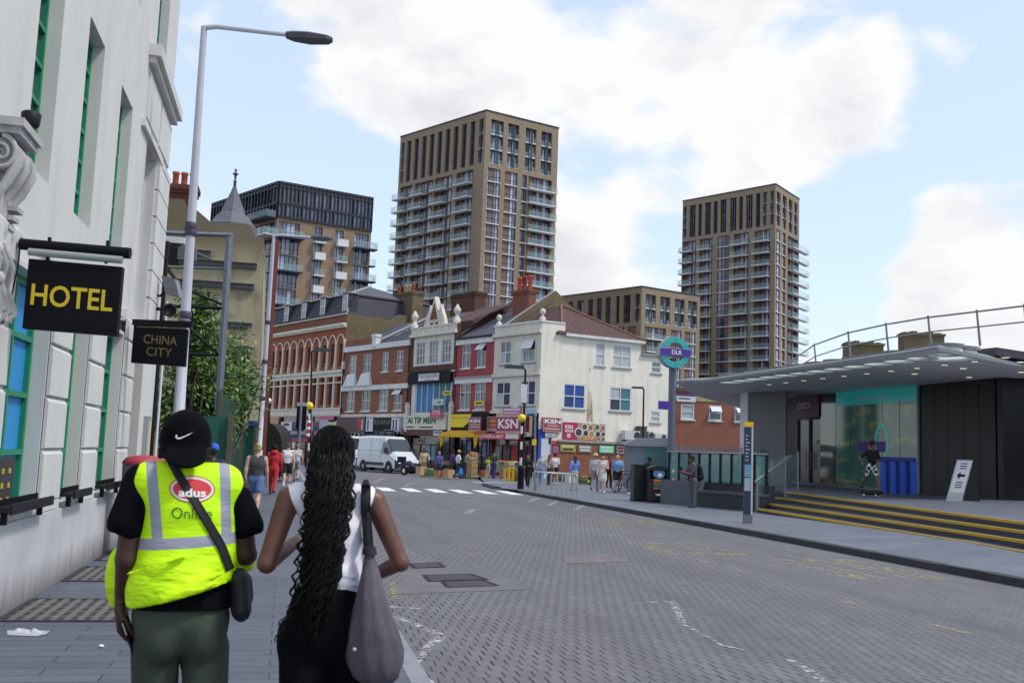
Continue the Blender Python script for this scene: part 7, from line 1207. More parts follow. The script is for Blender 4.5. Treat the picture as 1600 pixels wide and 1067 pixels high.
# ------------------------------------------------------------------ goods in front of the shops
M_CARD = mat('cardboard', S(168, 124, 84), .85, .15, 4); M_CARD2 = mat('pale_cardboard', S(186, 152, 110), .85, .15, 4); M_GCR = mat('green_crate', S(66, 106, 62), .6, .12, 4); M_WOODC = mat('crate_wood', S(178, 150, 108), .85, .2, 6); M_YCR = mat('yellow_tub', S(230, 196, 30), .45, .08, 3); M_WTUB = mat('white_tub', S(212, 212, 208), .45, .06, 3); M_TAPE = mat('tape', S(150, 112, 70), .5, .1)
FRU = [mat('fruit_%d' % i, S(*c), .6, .3, 12) for i, c in enumerate(((214, 160, 50), (186, 70, 56), (130, 160, 60), (220, 120, 60), (120, 60, 90), (200, 190, 150)))]
def gbox(px, py, wpx, hpx, m, label, name='cardboard_box', cat='box', group=None, z0=None, dep=.45, kind='box'):
    p = on_pave(px, py) if px > 655 else gr(px, py, .1); d = (p-CP).dot(f_); k = d/FPX
    if z0 is not None: p.z += z0
    w_, h_ = wpx*k/2, hpx*k; F = Fr((p.x, p.y, 0), TF.a); t = thing(name, label, cat, p, group); mb = MB()
    if kind == 'box':
        F.box(mb, -w_, w_, p.z, p.z+h_, -dep, 0, m); b_ = mb.build('carton', t); mb = MB(); F.box(mb, -w_*.12, w_*.12, p.z+h_*.6, p.z+h_+.002, -.002, .003, M_TAPE); F.box(mb, -w_*1.0, w_*1.0, p.z+h_, p.z+h_+.015, -dep*.48, .02, m); mb.build('flap', t)
    elif kind == 'crate':
        n = 3
        for j in range(n): z = p.z+h_*j/n; F.box(mb, -w_, w_, z+.01, z+h_/n*.75, -.03, 0, m); F.box(mb, -w_, w_, z+.01, z+h_/n*.75, -dep, -dep+.03, m); F.box(mb, -w_, -w_+.03, z+.01, z+h_/n*.75, -dep+.03, -.03, m); F.box(mb, w_-.03, w_, z+.01, z+h_/n*.75, -dep+.03, -.03, m)
        F.box(mb, -w_+.03, w_-.03, p.z, p.z+h_*.6, -dep+.03, -.031, m)
        for s in (-w_, w_-.05): F.box(mb, s, s+.05, p.z, p.z+h_, .001, .02, m)
        mb.build('crate_body', t); mb = MB(); fm = rnd.choice(FRU)
        for j in range(14): mb.ball(F.p(rnd.uniform(-w_+.08, w_-.08), p.z+h_*.85+rnd.uniform(-.02, .04), rnd.uniform(-dep+.08, -.08)), rnd.uniform(.05, .08), fm, 7)
        mb.build('produce', t)
    elif kind == 'tub':
        F_ = F.p(0, p.z, -dep/2); mb.lathe([(w_*.8, 0), (w_*.9, .02), (w_, h_*.95), (w_*1.06, h_*.96), (w_*1.06, h_), (w_*.9, h_), (w_*.85, h_*.8), (0, h_*.8)], F_, m, 14); mb.build('tub_body', t); mb = MB()
        F.box(mb, -w_*.5, w_*.5, p.z+h_*.25, p.z+h_*.7, -dep/2+w_*.82, -dep/2+w_*.98, FRU[1] if m is M_YCR else M_YCR); mb.build('label', t)
    return t
cg = 'cartons stacked on the kerb by the shops'
gbox(653, 742, 14, 13, M_CARD2, 'pale open carton next to the scooter', group=cg); gbox(667, 744, 14, 12, M_GCR, 'green plastic crate standing between cartons on the kerb', 'produce_crate', 'crate', 'produce crates', kind='crate')
gbox(664, 733, 18, 9, M_CARD, 'brown carton on top of the green crate by the van', group=cg, z0=.52); gbox(681, 745.5, 15, 10, M_CARD, 'low brown carton at the kerb edge, second from the scooter', group=cg); gbox(696, 746.5, 15, 13, M_CARD2, 'pale carton beside the man with a blue bag', group=cg); gbox(689, 745.8, 11, 5, M_WTUB, 'flat pale tray lying between two kerb cartons', 'produce_tray', 'tray'); gbox(694, 738, 16, 6, M_CARD, 'brown carton lying on the pale carton near the blue bag', group=cg, z0=.57)
t = None
for k in range(7): gbox(733, 745.5, 13, 5.2, M_WOODC, ('wooden slat crate in the tall stack before the yellow awning, ' + ('at the bottom', 'second from the bottom', 'third from the bottom', 'in the middle', 'third from the top', 'second from the top', 'at the top')[k]), 'produce_crate', 'crate', 'wooden crates in the tall stack', z0=.222*k, kind='crate')
gbox(751, 746, 9, 12, M_CARD, 'brown carton by the person in dark clothes', group=cg); gbox(783, 748, 10, 16, M_CARD, 'tall brown carton left of the yellow tubs', group=cg)
for i, (x, y, hh) in enumerate(((790.5, 752, 22), (797, 752, 22))): gbox(x, y, 6.4, hh, M_YCR, ('left of the two tall yellow oil tubs outside the food shop', 'right of the two tall yellow oil tubs outside the food shop')[i], 'oil_tub', 'tub', 'yellow oil tubs', kind='tub', dep=.3)
gbox(804, 752, 7, 18, M_CARD, 'narrow brown carton between the yellow and white tubs', group=cg); gbox(811, 752.5, 9, 20, M_WTUB, 'white tub with a yellow label behind the bollard', 'oil_tub', 'tub', kind='tub', dep=.3)
# produce stall under the red awning
p = on_pave(795, 747); d = (p-CP).dot(f_); F9 = Fr((p.x, p.y, 0), TF.a); h0 = F9.rect(768, 722, 826, 745); t = thing('produce_stall', 'long produce stall under the red awning of the food shop', 'stall', p); mb = MB(); F9.box(mb, h0[0], h0[1], p.z+.75, p.z+.8, -1.1, -.1, M_WOODC); mb.build('tabletop', t)
for s in (h0[0]+.1, (h0[0]+h0[1])/2, h0[1]-.1): mb = MB(); F9.box(mb, s-.03, s+.03, p.z, p.z+.75, -.2, -.14, M_WOODC); mb.build('leg', t)
mb = MB(); F9.box(mb, h0[0], h0[1], p.z+.35, p.z+.74, -.13, -.1, mat('stall_cloth', S(150, 150, 130), .8, .3, 5)); mb.build('cloth', t)
lbs = ('orange fruit crate at the left end of the produce stall', 'red pepper crate second on the produce stall', 'lime green crate third on the produce stall', 'golden fruit crate in the middle of the produce stall', 'purple onion crate right of the middle on the produce stall', 'cream vegetable crate near the right end of the produce stall', 'red fruit crate at the right end of the produce stall')
for k, fi in enumerate((3, 1, 2, 0, 4, 5, 1)):
    s = h0[0]+(h0[1]-h0[0])*(k+.5)/7; wd = (h0[1]-h0[0])/7*.44; tt = thing('produce_crate', lbs[k], 'crate', F9.p(s, p.z+.8, -.5), 'crates on the produce stall'); mb = MB()
    for q_ in ((s-wd, s+wd, -.18, -.15), (s-wd, s+wd, -.95, -.92), (s-wd, s-wd+.03, -.92, -.18), (s+wd-.03, s+wd, -.92, -.18)): F9.box(mb, q_[0], q_[1], p.z+.802, p.z+1.0, q_[2], q_[3], (M_WTUB, M_GCR, M_WOODC)[k % 3])
    mb.build('crate_body', tt); mb = MB()
    for j in range(16): mb.ball(F9.p(s+rnd.uniform(-wd+.07, wd-.07), p.z+.98+rnd.uniform(-.02, .05), rnd.uniform(-.86, -.22)), .075, FRU[fi], 7)
    mb.build('produce', tt)
# greengrocer boxes along the brick base
for k, (x, y, w_, h_, m_, lb, kd) in enumerate(((876, 752, 12, 12, M_GCR, 'green crate against the brick base, left of the woman in blue', 'crate'), (886, 753, 11, 14, M_WTUB, 'white carton with a green print by the cycle stands', 'box'), (907, 756, 9, 12, M_GCR, 'green crate against the brick base, right of the woman in blue', 'crate'), (884, 739, 12, 6, M_CARD, 'brown carton lying on the white carton by the brick base', 'box'), (918, 757, 10, 11, M_BLK, 'black sack slumped by the brick base', 'tub'))):
    gbox(x, y, w_, h_, m_, lb, ('produce_crate', 'cardboard_box', 'produce_crate', 'cardboard_box', 'refuse_sack')[k], ('crate', 'box', 'crate', 'box', 'sack')[k], None, .75 if k == 3 else None, .5, kd)
mb = MB(); p = on_pave(988, 773); mb.ball(p+Vector((0, 0, .05)), .2, M_TXW, 10, (1.3, .8, .3)); tag(mb.build('plastic_bag'), 'white plastic bag lying on the pavement left of the black bins', 'litter')
t = thing('advert_panel', 'red and blue advert panel behind the glass balustrade', 'advert', at(1075, 740, 43)); F8 = Fr(at(1075, 740, 43).xy.to_3d(), CR.xy.to_3d()); h = F8.rect(1064, 704, 1090, 745); mb = MB(); F8.box(mb, h[0], h[1], h[2]-.3, h[3], -.1, 0, mat('advert_mix', S(140, 60, 90), .5, .3, 3)); b_ = mb.build('panel', t); mb = MB(); F8.quad(mb, h[0]+.25, h[1]-.35, h[2]+.2, h[3]-.2, .005, mat('advert_blue', S(90, 140, 190), .5, .3, 4)); mb.build('picture', b_)
# ------------------------------------------------------------------ people: continuous bodies from blended limbs
class Sdf:
    def __init__(s, h, lo, hi):
        s.h = h; s.lo = np.array(lo, np.float32); s.n = [int(math.ceil((b-a)/h))+1 for a, b in zip(lo, hi)]
        s.D = np.full(s.n, .3, np.float32); s.B = np.full(s.n, 9., np.float32); s.T = np.zeros(s.n, np.int16)
        s.ax = [s.lo[i]+h*np.arange(s.n[i], dtype=np.float32) for i in range(3)]
    def _put(s, mn, mx, fn, k, tag, op):
        m = .1; sl = []
        for i in range(3):
            a = max(0, int((mn[i]-m-s.lo[i])/s.h)); b = min(s.n[i], int((mx[i]+m-s.lo[i])/s.h)+2)
            if a >= b: return
            sl.append(slice(a, b))
        sl = tuple(sl); X, Y, Z = np.meshgrid(s.ax[0][sl[0]], s.ax[1][sl[1]], s.ax[2][sl[2]], indexing='ij', sparse=True); d = fn(X, Y, Z)
        D = s.D[sl]
        if op == 'add':
            hh = np.clip(.5+.5*(D-d)/k, 0, 1); s.D[sl] = D*(1-hh)+d*hh-k*hh*(1-hh); better = d < s.B[sl]; s.B[sl] = np.where(better, d, s.B[sl]); s.T[sl] = np.where(better, tag, s.T[sl])
        else: s.D[sl] = np.maximum(D, -d)
    def cap(s, a, b, ra, rb, tag=0, k=.03, fx=1., fy=1., op='add'):
        a = np.array(a, np.float32); b = np.array(b, np.float32); c = (a+b)/2; sc = np.array([1/fx, 1/fy, 1.], np.float32); A = (a-c)*sc; Bv = (b-c)*sc; ba = Bv-A; den = float(ba@ba)+1e-9; mn_f = min(fx, fy, 1.)
        def fn(X, Y, Z):
            px, py, pz = (X-c[0])*sc[0]-A[0], (Y-c[1])*sc[1]-A[1], (Z-c[2])-A[2]; t = np.clip((px*ba[0]+py*ba[1]+pz*ba[2])/den, 0, 1); return (np.sqrt((px-ba[0]*t)**2+(py-ba[1]*t)**2+(pz-ba[2]*t)**2)-(ra+(rb-ra)*t))*mn_f
        r = max(ra, rb); R3 = np.array([r*fx, r*fy, r]); s._put(np.minimum(a, b)-R3, np.maximum(a, b)+R3, fn, k, tag, op)
    def ell(s, c, r, tag=0, k=.03, op='add', rot=0.):
        c = np.array(c, np.float32); r = np.array(r, np.float32); co, si = math.cos(rot), math.sin(rot)
        def fn(X, Y, Z):
            x, y, z = X-c[0], Y-c[1], Z-c[2]; y, z = y*co+z*si, z*co-y*si; k0 = np.sqrt((x/r[0])**2+(y/r[1])**2+(z/r[2])**2); k1 = np.sqrt((x/r[0]**2)**2+(y/r[1]**2)**2+(z/r[2]**2)**2)+1e-6; return k0*(k0-1)/k1
        m = float(max(r)); s._put(c-m, c+m, fn, k, tag, op)
    def plane(s, p, n):                                   # keep the side the normal points away from
        n = np.array(n, np.float32); n /= np.linalg.norm(n); X, Y, Z = np.meshgrid(*s.ax, indexing='ij', sparse=True); s.D = np.maximum(s.D, (X-p[0])*n[0]+(Y-p[1])*n[1]+(Z-p[2])*n[2])
    def mesh(s, name, mats, parent=None, smooth=True):
        D = s.D; nx, ny, nz = D.shape; ins = D < 0; cs = (nx-1, ny-1, nz-1); acc = np.zeros(cs+(3,), np.float32); cnt = np.zeros(cs, np.int16); sl = lambda o: tuple(slice(o[i], o[i]+cs[i]) for i in range(3))
        for axis in range(3):
            for u in (0, 1):
                for v in (0, 1):
                    o = [0, 0, 0]; oth = [i for i in range(3) if i != axis]; o[oth[0]] = u; o[oth[1]] = v; o2 = list(o); o2[axis] = 1
                    a, b = D[sl(o)], D[sl(o2)]; cr_ = (a < 0) != (b < 0); t = np.where(cr_, a/(a-b+1e-12), 0).astype(np.float32)
                    for i in range(3): acc[..., i] += np.where(cr_, (t if i == axis else o[i]), 0)
                    cnt += cr_
        act = cnt > 0; idx = np.full(cs, -1, np.int32); nv = int(act.sum()); idx[act] = np.arange(nv); ijk = np.argwhere(act).astype(np.float32); V = s.lo+s.h*(ijk+acc[act]/cnt[act][:, None]); Q = []
        for axis in range(3):
            o = [slice(1, n-1) for n in D.shape]; o2 = list(o); o[axis] = slice(0, D.shape[axis]-1); o2[axis] = slice(1, D.shape[axis]); a, b = ins[tuple(o)], ins[tuple(o2)]; cr_ = a != b; P = np.argwhere(cr_); 
            if not len(P): continue
            base = P.copy(); oth = [i for i in range(3) if i != axis]
            for i in oth: base[:, i] += 1
            def cell(du, dv): c = base.copy(); c[:, oth[0]] -= du; c[:, oth[1]] -= dv; return idx[c[:, 0], c[:, 1], c[:, 2]]
            q = np.stack([cell(1, 1), cell(0, 1), cell(0, 0), cell(1, 0)], 1); fl = a[cr_] if axis != 1 else ~a[cr_]; q[~fl] = q[~fl][:, ::-1]; Q.append(q)
        Q = np.concatenate(Q); Q = Q[(Q >= 0).all(1)]; ci = np.clip(np.rint((V-s.lo)/s.h).astype(int), 0, np.array(D.shape)-1); vt = s.T[ci[:, 0], ci[:, 1], ci[:, 2]]; ft = vt[Q[:, 0]]
        me = bpy.data.meshes.new(name); me.vertices.add(nv); me.vertices.foreach_set('co', V.ravel()); me.loops.add(Q.size); me.loops.foreach_set('vertex_index', Q.ravel().astype(np.int32)); me.polygons.add(len(Q)); me.polygons.foreach_set('loop_start', np.arange(0, Q.size, 4, dtype=np.int32)); me.polygons.foreach_set('use_smooth', np.full(len(Q), smooth))
        for m_ in mats: me.materials.append(m_)
        me.polygons.foreach_set('material_index', ft.astype(np.int32)); me.update(calc_edges=True); me.validate()
        ob = bpy.data.objects.new(name, me); COL.objects.link(ob)
        if parent is not None: ob.parent = parent
        return ob
SKN = {'d': mat('skin_dark', S(66, 44, 36), .5, .12, 9), 'b': mat('skin_brown', S(112, 76, 58), .5, .12, 9), 'l': mat('skin_light', S(206, 164, 144), .5, .1, 9), 'm': mat('skin_tan', S(160, 116, 92), .5, .1, 9)}
FAB = {}
def fab(c):
    if c not in FAB: FAB[c] = mat('fabric_%d_%d_%d' % c, S(*c), .85, .14, 7)
    return FAB[c]
SHOE = {'w': mat('shoe_white', S(214, 214, 216), .6, .06), 'k': mat('shoe_black', S(26, 26, 28), .5, .1)}
def rv(a, ang): return (a[0], a[1]*math.cos(ang)-a[2]*math.sin(ang), a[1]*math.sin(ang)+a[2]*math.cos(ang))
def person(p, heading, label, H=1.72, skin='l', top=(200, 200, 205), sleeve=.5, bot=(60, 60, 70), legs='long', shoes='k', hair=(30, 24, 22), hstyle='short', step=.0, fat=1., arms=None, bend=0., dress=False, group=None, h=.02, hat=None, kids_=()):
    """local frame: the person faces +Y; arms = ((elbow, wrist) left, right) offsets in shares of height"""
    z = lambda k: k*H; s = Sdf(h, (-.55, -.6, -.03), (.55, .75, H+.12)); TS, TT, TB_, TH, TF_ = 0, 1, 2, 3, 4; F_ = fat
    lean = lambda q: (q[0], q[1]+(q[2]-z(.5))*bend if q[2] > z(.5) else q[1], q[2] if not bend else (q[2]-abs(bend)*max(0, q[2]-z(.5))*.25))
    for sx, ph in ((-1, step), (1, -step)):               # legs
        hip = (sx*.052*H, 0, z(.5)); kn = (sx*.05*H, math.sin(ph*.8)*z(.24)+max(0, ph)*.03, z(.5)-math.cos(ph*.8)*z(.235)); bk = max(0, -ph)*1.0+.05; an = (sx*.047*H, kn[1]+math.sin(ph*.7-bk)*z(.23), kn[2]-math.cos(ph*.7-bk)*z(.225)); gz = max(0., an[2]-z(.04))
        lg = TB_ if legs in ('long',) else TS; th = .05*H*F_
        if legs == 'shorts' or legs == 'skirt' or dress:
            md = tuple(hip[i]+(kn[i]-hip[i])*.6 for i in range(3)); s.cap(hip, md, th*1.05, th*1.0, TB_ if not dress else TT, .02); s.cap(md, kn, .039*H*F_, .031*H, TS, .01); s.cap(kn, an, .032*H, .02*H, TS, .02); s.ell((kn[0]*.6+an[0]*.4, kn[1]*.6+an[1]*.4-.012, kn[2]*.6+an[2]*.4), (.034*H, .034*H, .07*H), TS, .02)
        else: s.cap(hip, kn, th*1.05, .036*H, lg, .02); s.cap(kn, an, .038*H, .029*H, lg, .02)
        s.cap((an[0], an[1]-.01, an[2]-.0), (an[0], an[1]-.015, an[2]-.02*H), .022*H, .024*H, TF_, .01); s.cap((an[0], an[1]-.02, an[2]-.02*H), (an[0]+sx*.01, an[1]+.085*H, an[2]-.027*H), .024*H, .02*H, TF_, .01)
    if legs == 'skirt' or dress: s.cap((0, 0, z(.52)), (0, .0, z(.37)), .088*H, .115*H, TT if dress else TB_, .03, 1, .8)
    wt = TB_; s.cap((-.035*H, 0, z(.515)), (.035*H, 0, z(.515)), .065*H*F_, .065*H*F_, wt, .03, 1, .9)
    s.cap(lean((0, .0, z(.575))), lean((0, 0, z(.63))), .078*H*F_, .082*H*F_, TT, .03, 1.0, .74); s.cap(lean((-.02*H, 0, z(.72))), lean((.02*H, 0, z(.72))), .092*H*F_, .092*H*F_, TT, .03, 1, .72); s.cap(lean((-.085*H, -.005, z(.805))), lean((.085*H, -.005, z(.805))), .038*H, .038*H, TT, .03)
    s.cap(lean((0, -.01, z(.82))), lean((0, .015, z(.885))), .034*H, .03*H, TS if hstyle != 'hijab' else TH, .015)
    hc = lean((0, .022, z(.93))); s.ell(hc, (.046*H, .056*H, .066*H), TS, .015); s.ell((hc[0], hc[1]+.02*H, hc[2]-.03*H), (.036*H, .035*H, .036*H), TS, .02)
    s.cap((hc[0], hc[1]+.05*H, hc[2]+.005*H), (hc[0], hc[1]+.066*H, hc[2]-.014*H), .006*H, .01*H, TS, .008)
    for sx in (-1, 1): s.ell((hc[0]+sx*.047*H, hc[1]-.002, hc[2]-.005*H), (.007*H, .014*H, .02*H), TS, .006)
    for i, sx in enumerate((-1, 1)):
        sh = lean((sx*.108*H, -.005, z(.80))); sw = (step if sx > 0 else -step)*.6
        if arms and arms[i]: el, wr = (tuple(sh[j]+arms[i][0][j]*H for j in range(3)), tuple(sh[j]+arms[i][1][j]*H for j in range(3)))
        else: el = (sh[0]+sx*.03*H, sh[1]+math.sin(sw)*.17*H, sh[2]-math.cos(sw)*.175*H); wr = (el[0]+sx*.005*H, el[1]+math.sin(sw+.25)*.15*H, el[2]-math.cos(sw+.25)*.15*H)
        L3 = lambda a, b, t: tuple(a[j]+(b[j]-a[j])*t for j in range(3)); r0, r1, r2 = .034*H*F_**.5, .027*H, .019*H
        if sleeve >= 1: s.cap(sh, el, r0*1.12, r1*1.2, TT, .015); s.cap(el, wr, r1*1.15, r2*1.3, TT, .015)
        elif sleeve > 0: m_ = L3(sh, el, .75); s.cap(sh, m_, r0*1.15, r0*1.12, TT, .015); s.cap(m_, el, r0*.88, r1, TS, .01); s.cap(el, wr, r1, r2, TS, .015)
        else: s.cap(sh, el, r0, r1, TS, .02); s.cap(el, wr, r1, r2, TS, .015)
        dn = np.array(wr)-np.array(el); dn = dn/np.linalg.norm(dn); hp = tuple(np.array(wr)+dn*.03*H); s.cap(wr, hp, .018*H, .024*H, TS, .01, .7, 1.)
        for f_i in range(4): o_ = (f_i-1.5)*.011*H; b0 = tuple(np.array(hp)+np.array((0, o_, 0))+dn*.012*H); s.cap(b0, tuple(np.array(b0)+dn*(.04-.004*abs(f_i-1.3))*H+np.array((-sx*.006*H, 0, 0))), .0075*H, .006*H, TS, .004)
        s.cap(hp, tuple(np.array(hp)+np.array((-sx*.008*H, .03*H, -.012*H))), .008*H, .007*H, TS, .005)
    body = s.mesh('person', [SKN[skin], fab(top), fab(bot), fab(hair), SHOE[shoes]]); tag(body, label, 'person', group); body.location = p; body.rotation_euler = (0, 0, heading)
    hm = fab(hair); g = Sdf(h*.8, (-.3, -.4, z(.5)), (.3, .45, H+.15)); ok = True
    if hstyle == 'bald': ok = False
    elif hstyle == 'hijab': g.ell(hc, (.055*H, .064*H, .074*H), 0); g.cap((0, -.01, z(.88)), (0, -.015, z(.78)), .055*H, .1*H, 0, .03, 1, .75); g.ell((hc[0], hc[1]+.066*H, hc[2]-.01*H), (.032*H, .03*H, .045*H), 0, .005, 'cut')
    else:
        g.ell((hc[0], hc[1]-.008*H, hc[2]+.012*H), (.051*H, .06*H, .066*H), 0)
        if hstyle == 'long': g.cap((hc[0], hc[1]-.03*H, hc[2]), (0, hc[1]-.055*H, z(.74)), .05*H, .045*H, 0, .03, 1, .6)
        if hstyle == 'bun': g.ell((hc[0], hc[1]-.045*H, hc[2]+.055*H), (.03*H, .03*H, .03*H), 0)
        if hstyle == 'afro': g.ell((hc[0], hc[1]-.01*H, hc[2]+.03*H), (.062*H, .066*H, .06*H), 0)
        g.ell((hc[0], hc[1]+.075*H, hc[2]-.035*H), (.05*H, .055*H, .06*H), 0, .005, 'cut')
        if hstyle != 'long': g.plane((0, 0, hc[2]-.03*H), (0, 0, -1))
    if ok: hb = g.mesh('headscarf' if hstyle == 'hijab' else 'hair', [hm], body)
    if hstyle == 'hood': g = Sdf(h*.8, (-.3, -.4, z(.5)), (.3, .45, H+.15)); g.ell((0, -.045*H, z(.84)), (.07*H, .045*H, .05*H), 0, .04); g.cap((-.04*H, .01*H, z(.86)), (.04*H, .01*H, z(.86)), .03*H, .03*H, 0, .03); g.mesh('hood', [fab(top)], body)
    if hat:
        mb = MB(); c = Vector((hc[0], hc[1]-.005, hc[2]+.02*H)); hc_ = fab(hat[0])
        if hat[1] == 'brim': mb.lathe([(.11*H, 0), (.115*H, .008), (.06*H, .012), (.056*H, .05*H), (.04*H, .065*H), (0, .068*H)], c, hc_, 16)
        else: mb.lathe([(.06*H, -.005*H), (.061*H, .02*H), (.05*H, .052*H), (.025*H, .066*H), (0, .068*H)], c, hc_, 16); mb.box(c+Vector((-.04*H, .04*H, -.004)), (.08*H, 0, 0), (0, .065*H, 0), (0, 0, .012), hc_)
        mb.build('hat', body, True)
    if True:
        mb = MB()
        for sx in (-1, 1): mb.ball((hc[0]+sx*.018*H, hc[1]+.051*H, hc[2]+.004*H), .006*H, M_BLK, 8)
        mb.ball((hc[0], hc[1]+.056*H, hc[2]-.03*H), .006*H, mat('lips', S(140, 76, 70), .5, .05), 8, (1.8, .6, .6)); mb.build('eyes_and_mouth', body, True)
    return body
def hd(vx, vy): return math.atan2(-vx, vy)
fw = Vector((f_.x, f_.y, 0)).normalized(); rt_ = Vector((CR.x, CR.y, 0)).normalized()
def hdc(a, b): v = rt_*a+fw*b; return hd(v.x, v.y)          # heading from shares of camera right and camera forward
def foot(px, py, z=None): return on_pave(px, py) if px > 700 else gr(px, py, .013 if z is None else z)
AW = hdc(-.15, 1); TO = hdc(.1, -1)
gp = 'people walking away along the left pavement'
person(foot(396, 807), AW, 'woman in a dark grey sleeveless top and short denim shorts walking away', 1.66, 'l', (72, 68, 76), 0, (84, 112, 158), 'shorts', 'w', (170, 150, 96), 'bun', .3, 1.18, None, group=gp)
person(foot(425, 772), hdc(-.1, 1), 'person in a red hooded tracksuit walking away', 1.66, 'd', (196, 44, 52), 1, (190, 40, 48), 'long', 'k', (22, 18, 18), 'hood', .28, 1.15, group=gp)
person(foot(447, 762), AW, 'man in a white vest top and loose black shorts walking away', 1.74, 'l', (222, 222, 226), 0, (30, 30, 34), 'shorts', 'w', (90, 66, 48), 'short', -.3, 1.05, group=gp)
person(foot(462, 752), AW, 'person in a white top and grey denim shorts beyond the man in black shorts', 1.72, 'l', (206, 208, 216), 0, (116, 132, 152), 'shorts', 'k', (150, 120, 80), 'short', .3, 1., group=gp)
person(foot(439, 748), AW, 'dark clothed person walking away beyond the red tracksuit', 1.7, 'd', (44, 40, 44), 1, (40, 38, 42), 'long', 'k', (30, 24, 22), 'short', .25, 1., group=gp)
person(foot(485, 760), hdc(-.3, 1), 'person in a black jacket by the far yellow beacon', 1.72, 'd', (30, 30, 34), 1, (34, 34, 40), 'long', 'k', (20, 18, 18), 'short', .2, 1.05, group=gp)
person(at(329, 762, 17.5)*1+Vector((0, 0, -at(329, 762, 17.5).z+.013)), hdc(-.2, 1), 'person in a dark top and bright blue cap just beyond the man in the vest', 1.62, 'd', (40, 42, 58), 1, (40, 40, 46), 'long', 'k', (20, 18, 18), 'short', .2, 1.0, hat=((52, 96, 200), 'cap'), group=gp)
gs = 'shoppers in front of the terrace shops'
person(foot(661, 744), hdc(.3, -1), 'man in a beige tunic standing by the noodle shop', 1.76, 'b', (178, 160, 124), 1, (150, 134, 104), 'long', 'k', (24, 20, 18), 'short', .05, 1.1, (((-.1, .05, -.14), (-.05, .12, -.2)), None), group=gs)
person(foot(685, 745), hdc(-.5, -1), 'person in a blue violet top by the shop doorway', 1.6, 'm', (104, 100, 170), 1, (60, 64, 96), 'long', 'k', (150, 140, 130), 'short', .05, 1.05, group=gs)
person(foot(706, 746), hdc(.8, .5), 'person in a purple top behind the man with the blue bag', 1.7, 'd', (76, 48, 120), .5, (40, 42, 52), 'long', 'k', (20, 18, 18), 'short', .15, 1.0, group=gs)
bm_ = person(foot(715, 748), hdc(1, .4), 'man in a white shirt and flat yellow cap carrying a blue carrier bag', 1.68, 'd', (214, 214, 212), .5, (44, 48, 64), 'long', 'k', (30, 26, 24), 'short', .3, 1.05, hat=((190, 160, 70), 'cap'), group=gs)
person(foot(726, 747), hdc(1, .1), 'person in a khaki shirt bending over the tall wooden crate stack', 1.72, 'm', (150, 146, 110), 1, (44, 44, 46), 'long', 'k', (20, 18, 18), 'short', .1, 1.05, (((-.04, .12, -.1), (-.02, .24, -.08)), ((.04, .12, -.1), (.02, .24, -.08))), .25, group=gs)
person(foot(755, 746), hdc(-1, .4), 'person in black leaning over the cartons', 1.72, 'd', (32, 32, 38), 1, (34, 34, 40), 'long', 'k', (16, 14, 14), 'short', .1, 1.1, (((-.03, .1, -.14), (0, .2, -.16)), None), .2, group=gs)
person(foot(762, 746), hdc(.2, -1), 'small person in a yellow and dark top beside the green shirted man', 1.35, 'm', (186, 190, 80), .5, (180, 180, 180), 'long', 'k', (24, 20, 18), 'short', .1, 1.0, group=gs)
person(foot(771, 747), hdc(.3, 1), 'man in a dark green shirt and blue jeans at the produce stall', 1.74, 'm', (58, 82, 62), .5, (52, 66, 116), 'long', 'k', (30, 24, 20), 'short', .1, 1.08, group=gs)
person(foot(799, 741), hdc(0, -1), 'shopkeeper in black behind the produce stall', 1.68, 'b', (26, 26, 30), .5, (30, 30, 34), 'long', 'k', (16, 14, 14), 'short', 0, 1.05, group=gs)
person(foot(824, 761), hdc(-.2, -1), 'woman in black with long dark hair beside the thick bollard', 1.66, 'm', (26, 25, 28), 1, (28, 27, 30), 'long', 'k', (18, 15, 14), 'long', .25, 1., (((-.03, .02, -.17), (.04, .12, -.16)), None), group=gs)
person(foot(845, 759), hdc(.4, 1), 'person in a pale grey headscarf and faded jeans by the cycle stands', 1.66, 'm', (176, 178, 190), 1, (120, 140, 190), 'long', 'w', (186, 188, 200), 'hijab', .15, 1.1, group=gs)
person(foot(857, 757), hdc(.5, 1), 'person with auburn hair next to the man in the white shirt', 1.66, 'l', (196, 170, 160), .5, (60, 60, 74), 'long', 'k', (140, 84, 52), 'long', .1, 1.0, group=gs)
person(foot(866, 757), hdc(-.2, 1), 'man in a white shirt and black shorts seen from behind at the cycle stands', 1.76, 'm', (218, 218, 224), .5, (28, 28, 36), 'shorts', 'w', (24, 20, 18), 'short', .1, 1.1, (((-.03, .08, -.15), (.06, .16, -.1)), None), group=gs)
person(foot(897, 766), hdc(-.3, 1), 'woman in a bright blue blouse and beige skirt with long brown hair', 1.66, 'l', (112, 146, 216), 1, (190, 178, 166), 'long', 'k', (74, 52, 40), 'long', .15, 1.05, group='people on the station pavement')
gq = 'people on the station pavement'
person(foot(929, 767), hdc(.35, 1), 'man in a straw hat, pale shirt and grey trousers walking away', 1.76, 'l', (202, 198, 208), 1, (126, 128, 138), 'long', 'k', (150, 140, 130), 'short', -.3, 1.05, hat=((206, 184, 132), 'brim'), group=gq)
person(foot(941, 770), hdc(-.05, -1), 'woman in a short white dress with dark hair walking towards us', 1.68, 'l', (214, 208, 202), 0, (214, 208, 202), 'shorts', 'w', (36, 26, 24), 'long', .28, .95, (((-.02, .05, -.17), (.06, .13, -.14)), None), dress=True, group=gq)
person(foot(951, 761), hdc(.3, -1), 'person in a red top half hidden behind the woman in white', 1.7, 'm', (150, 40, 50), .5, (44, 44, 52), 'long', 'k', (24, 20, 18), 'short', .1, 1.0, group=gq)
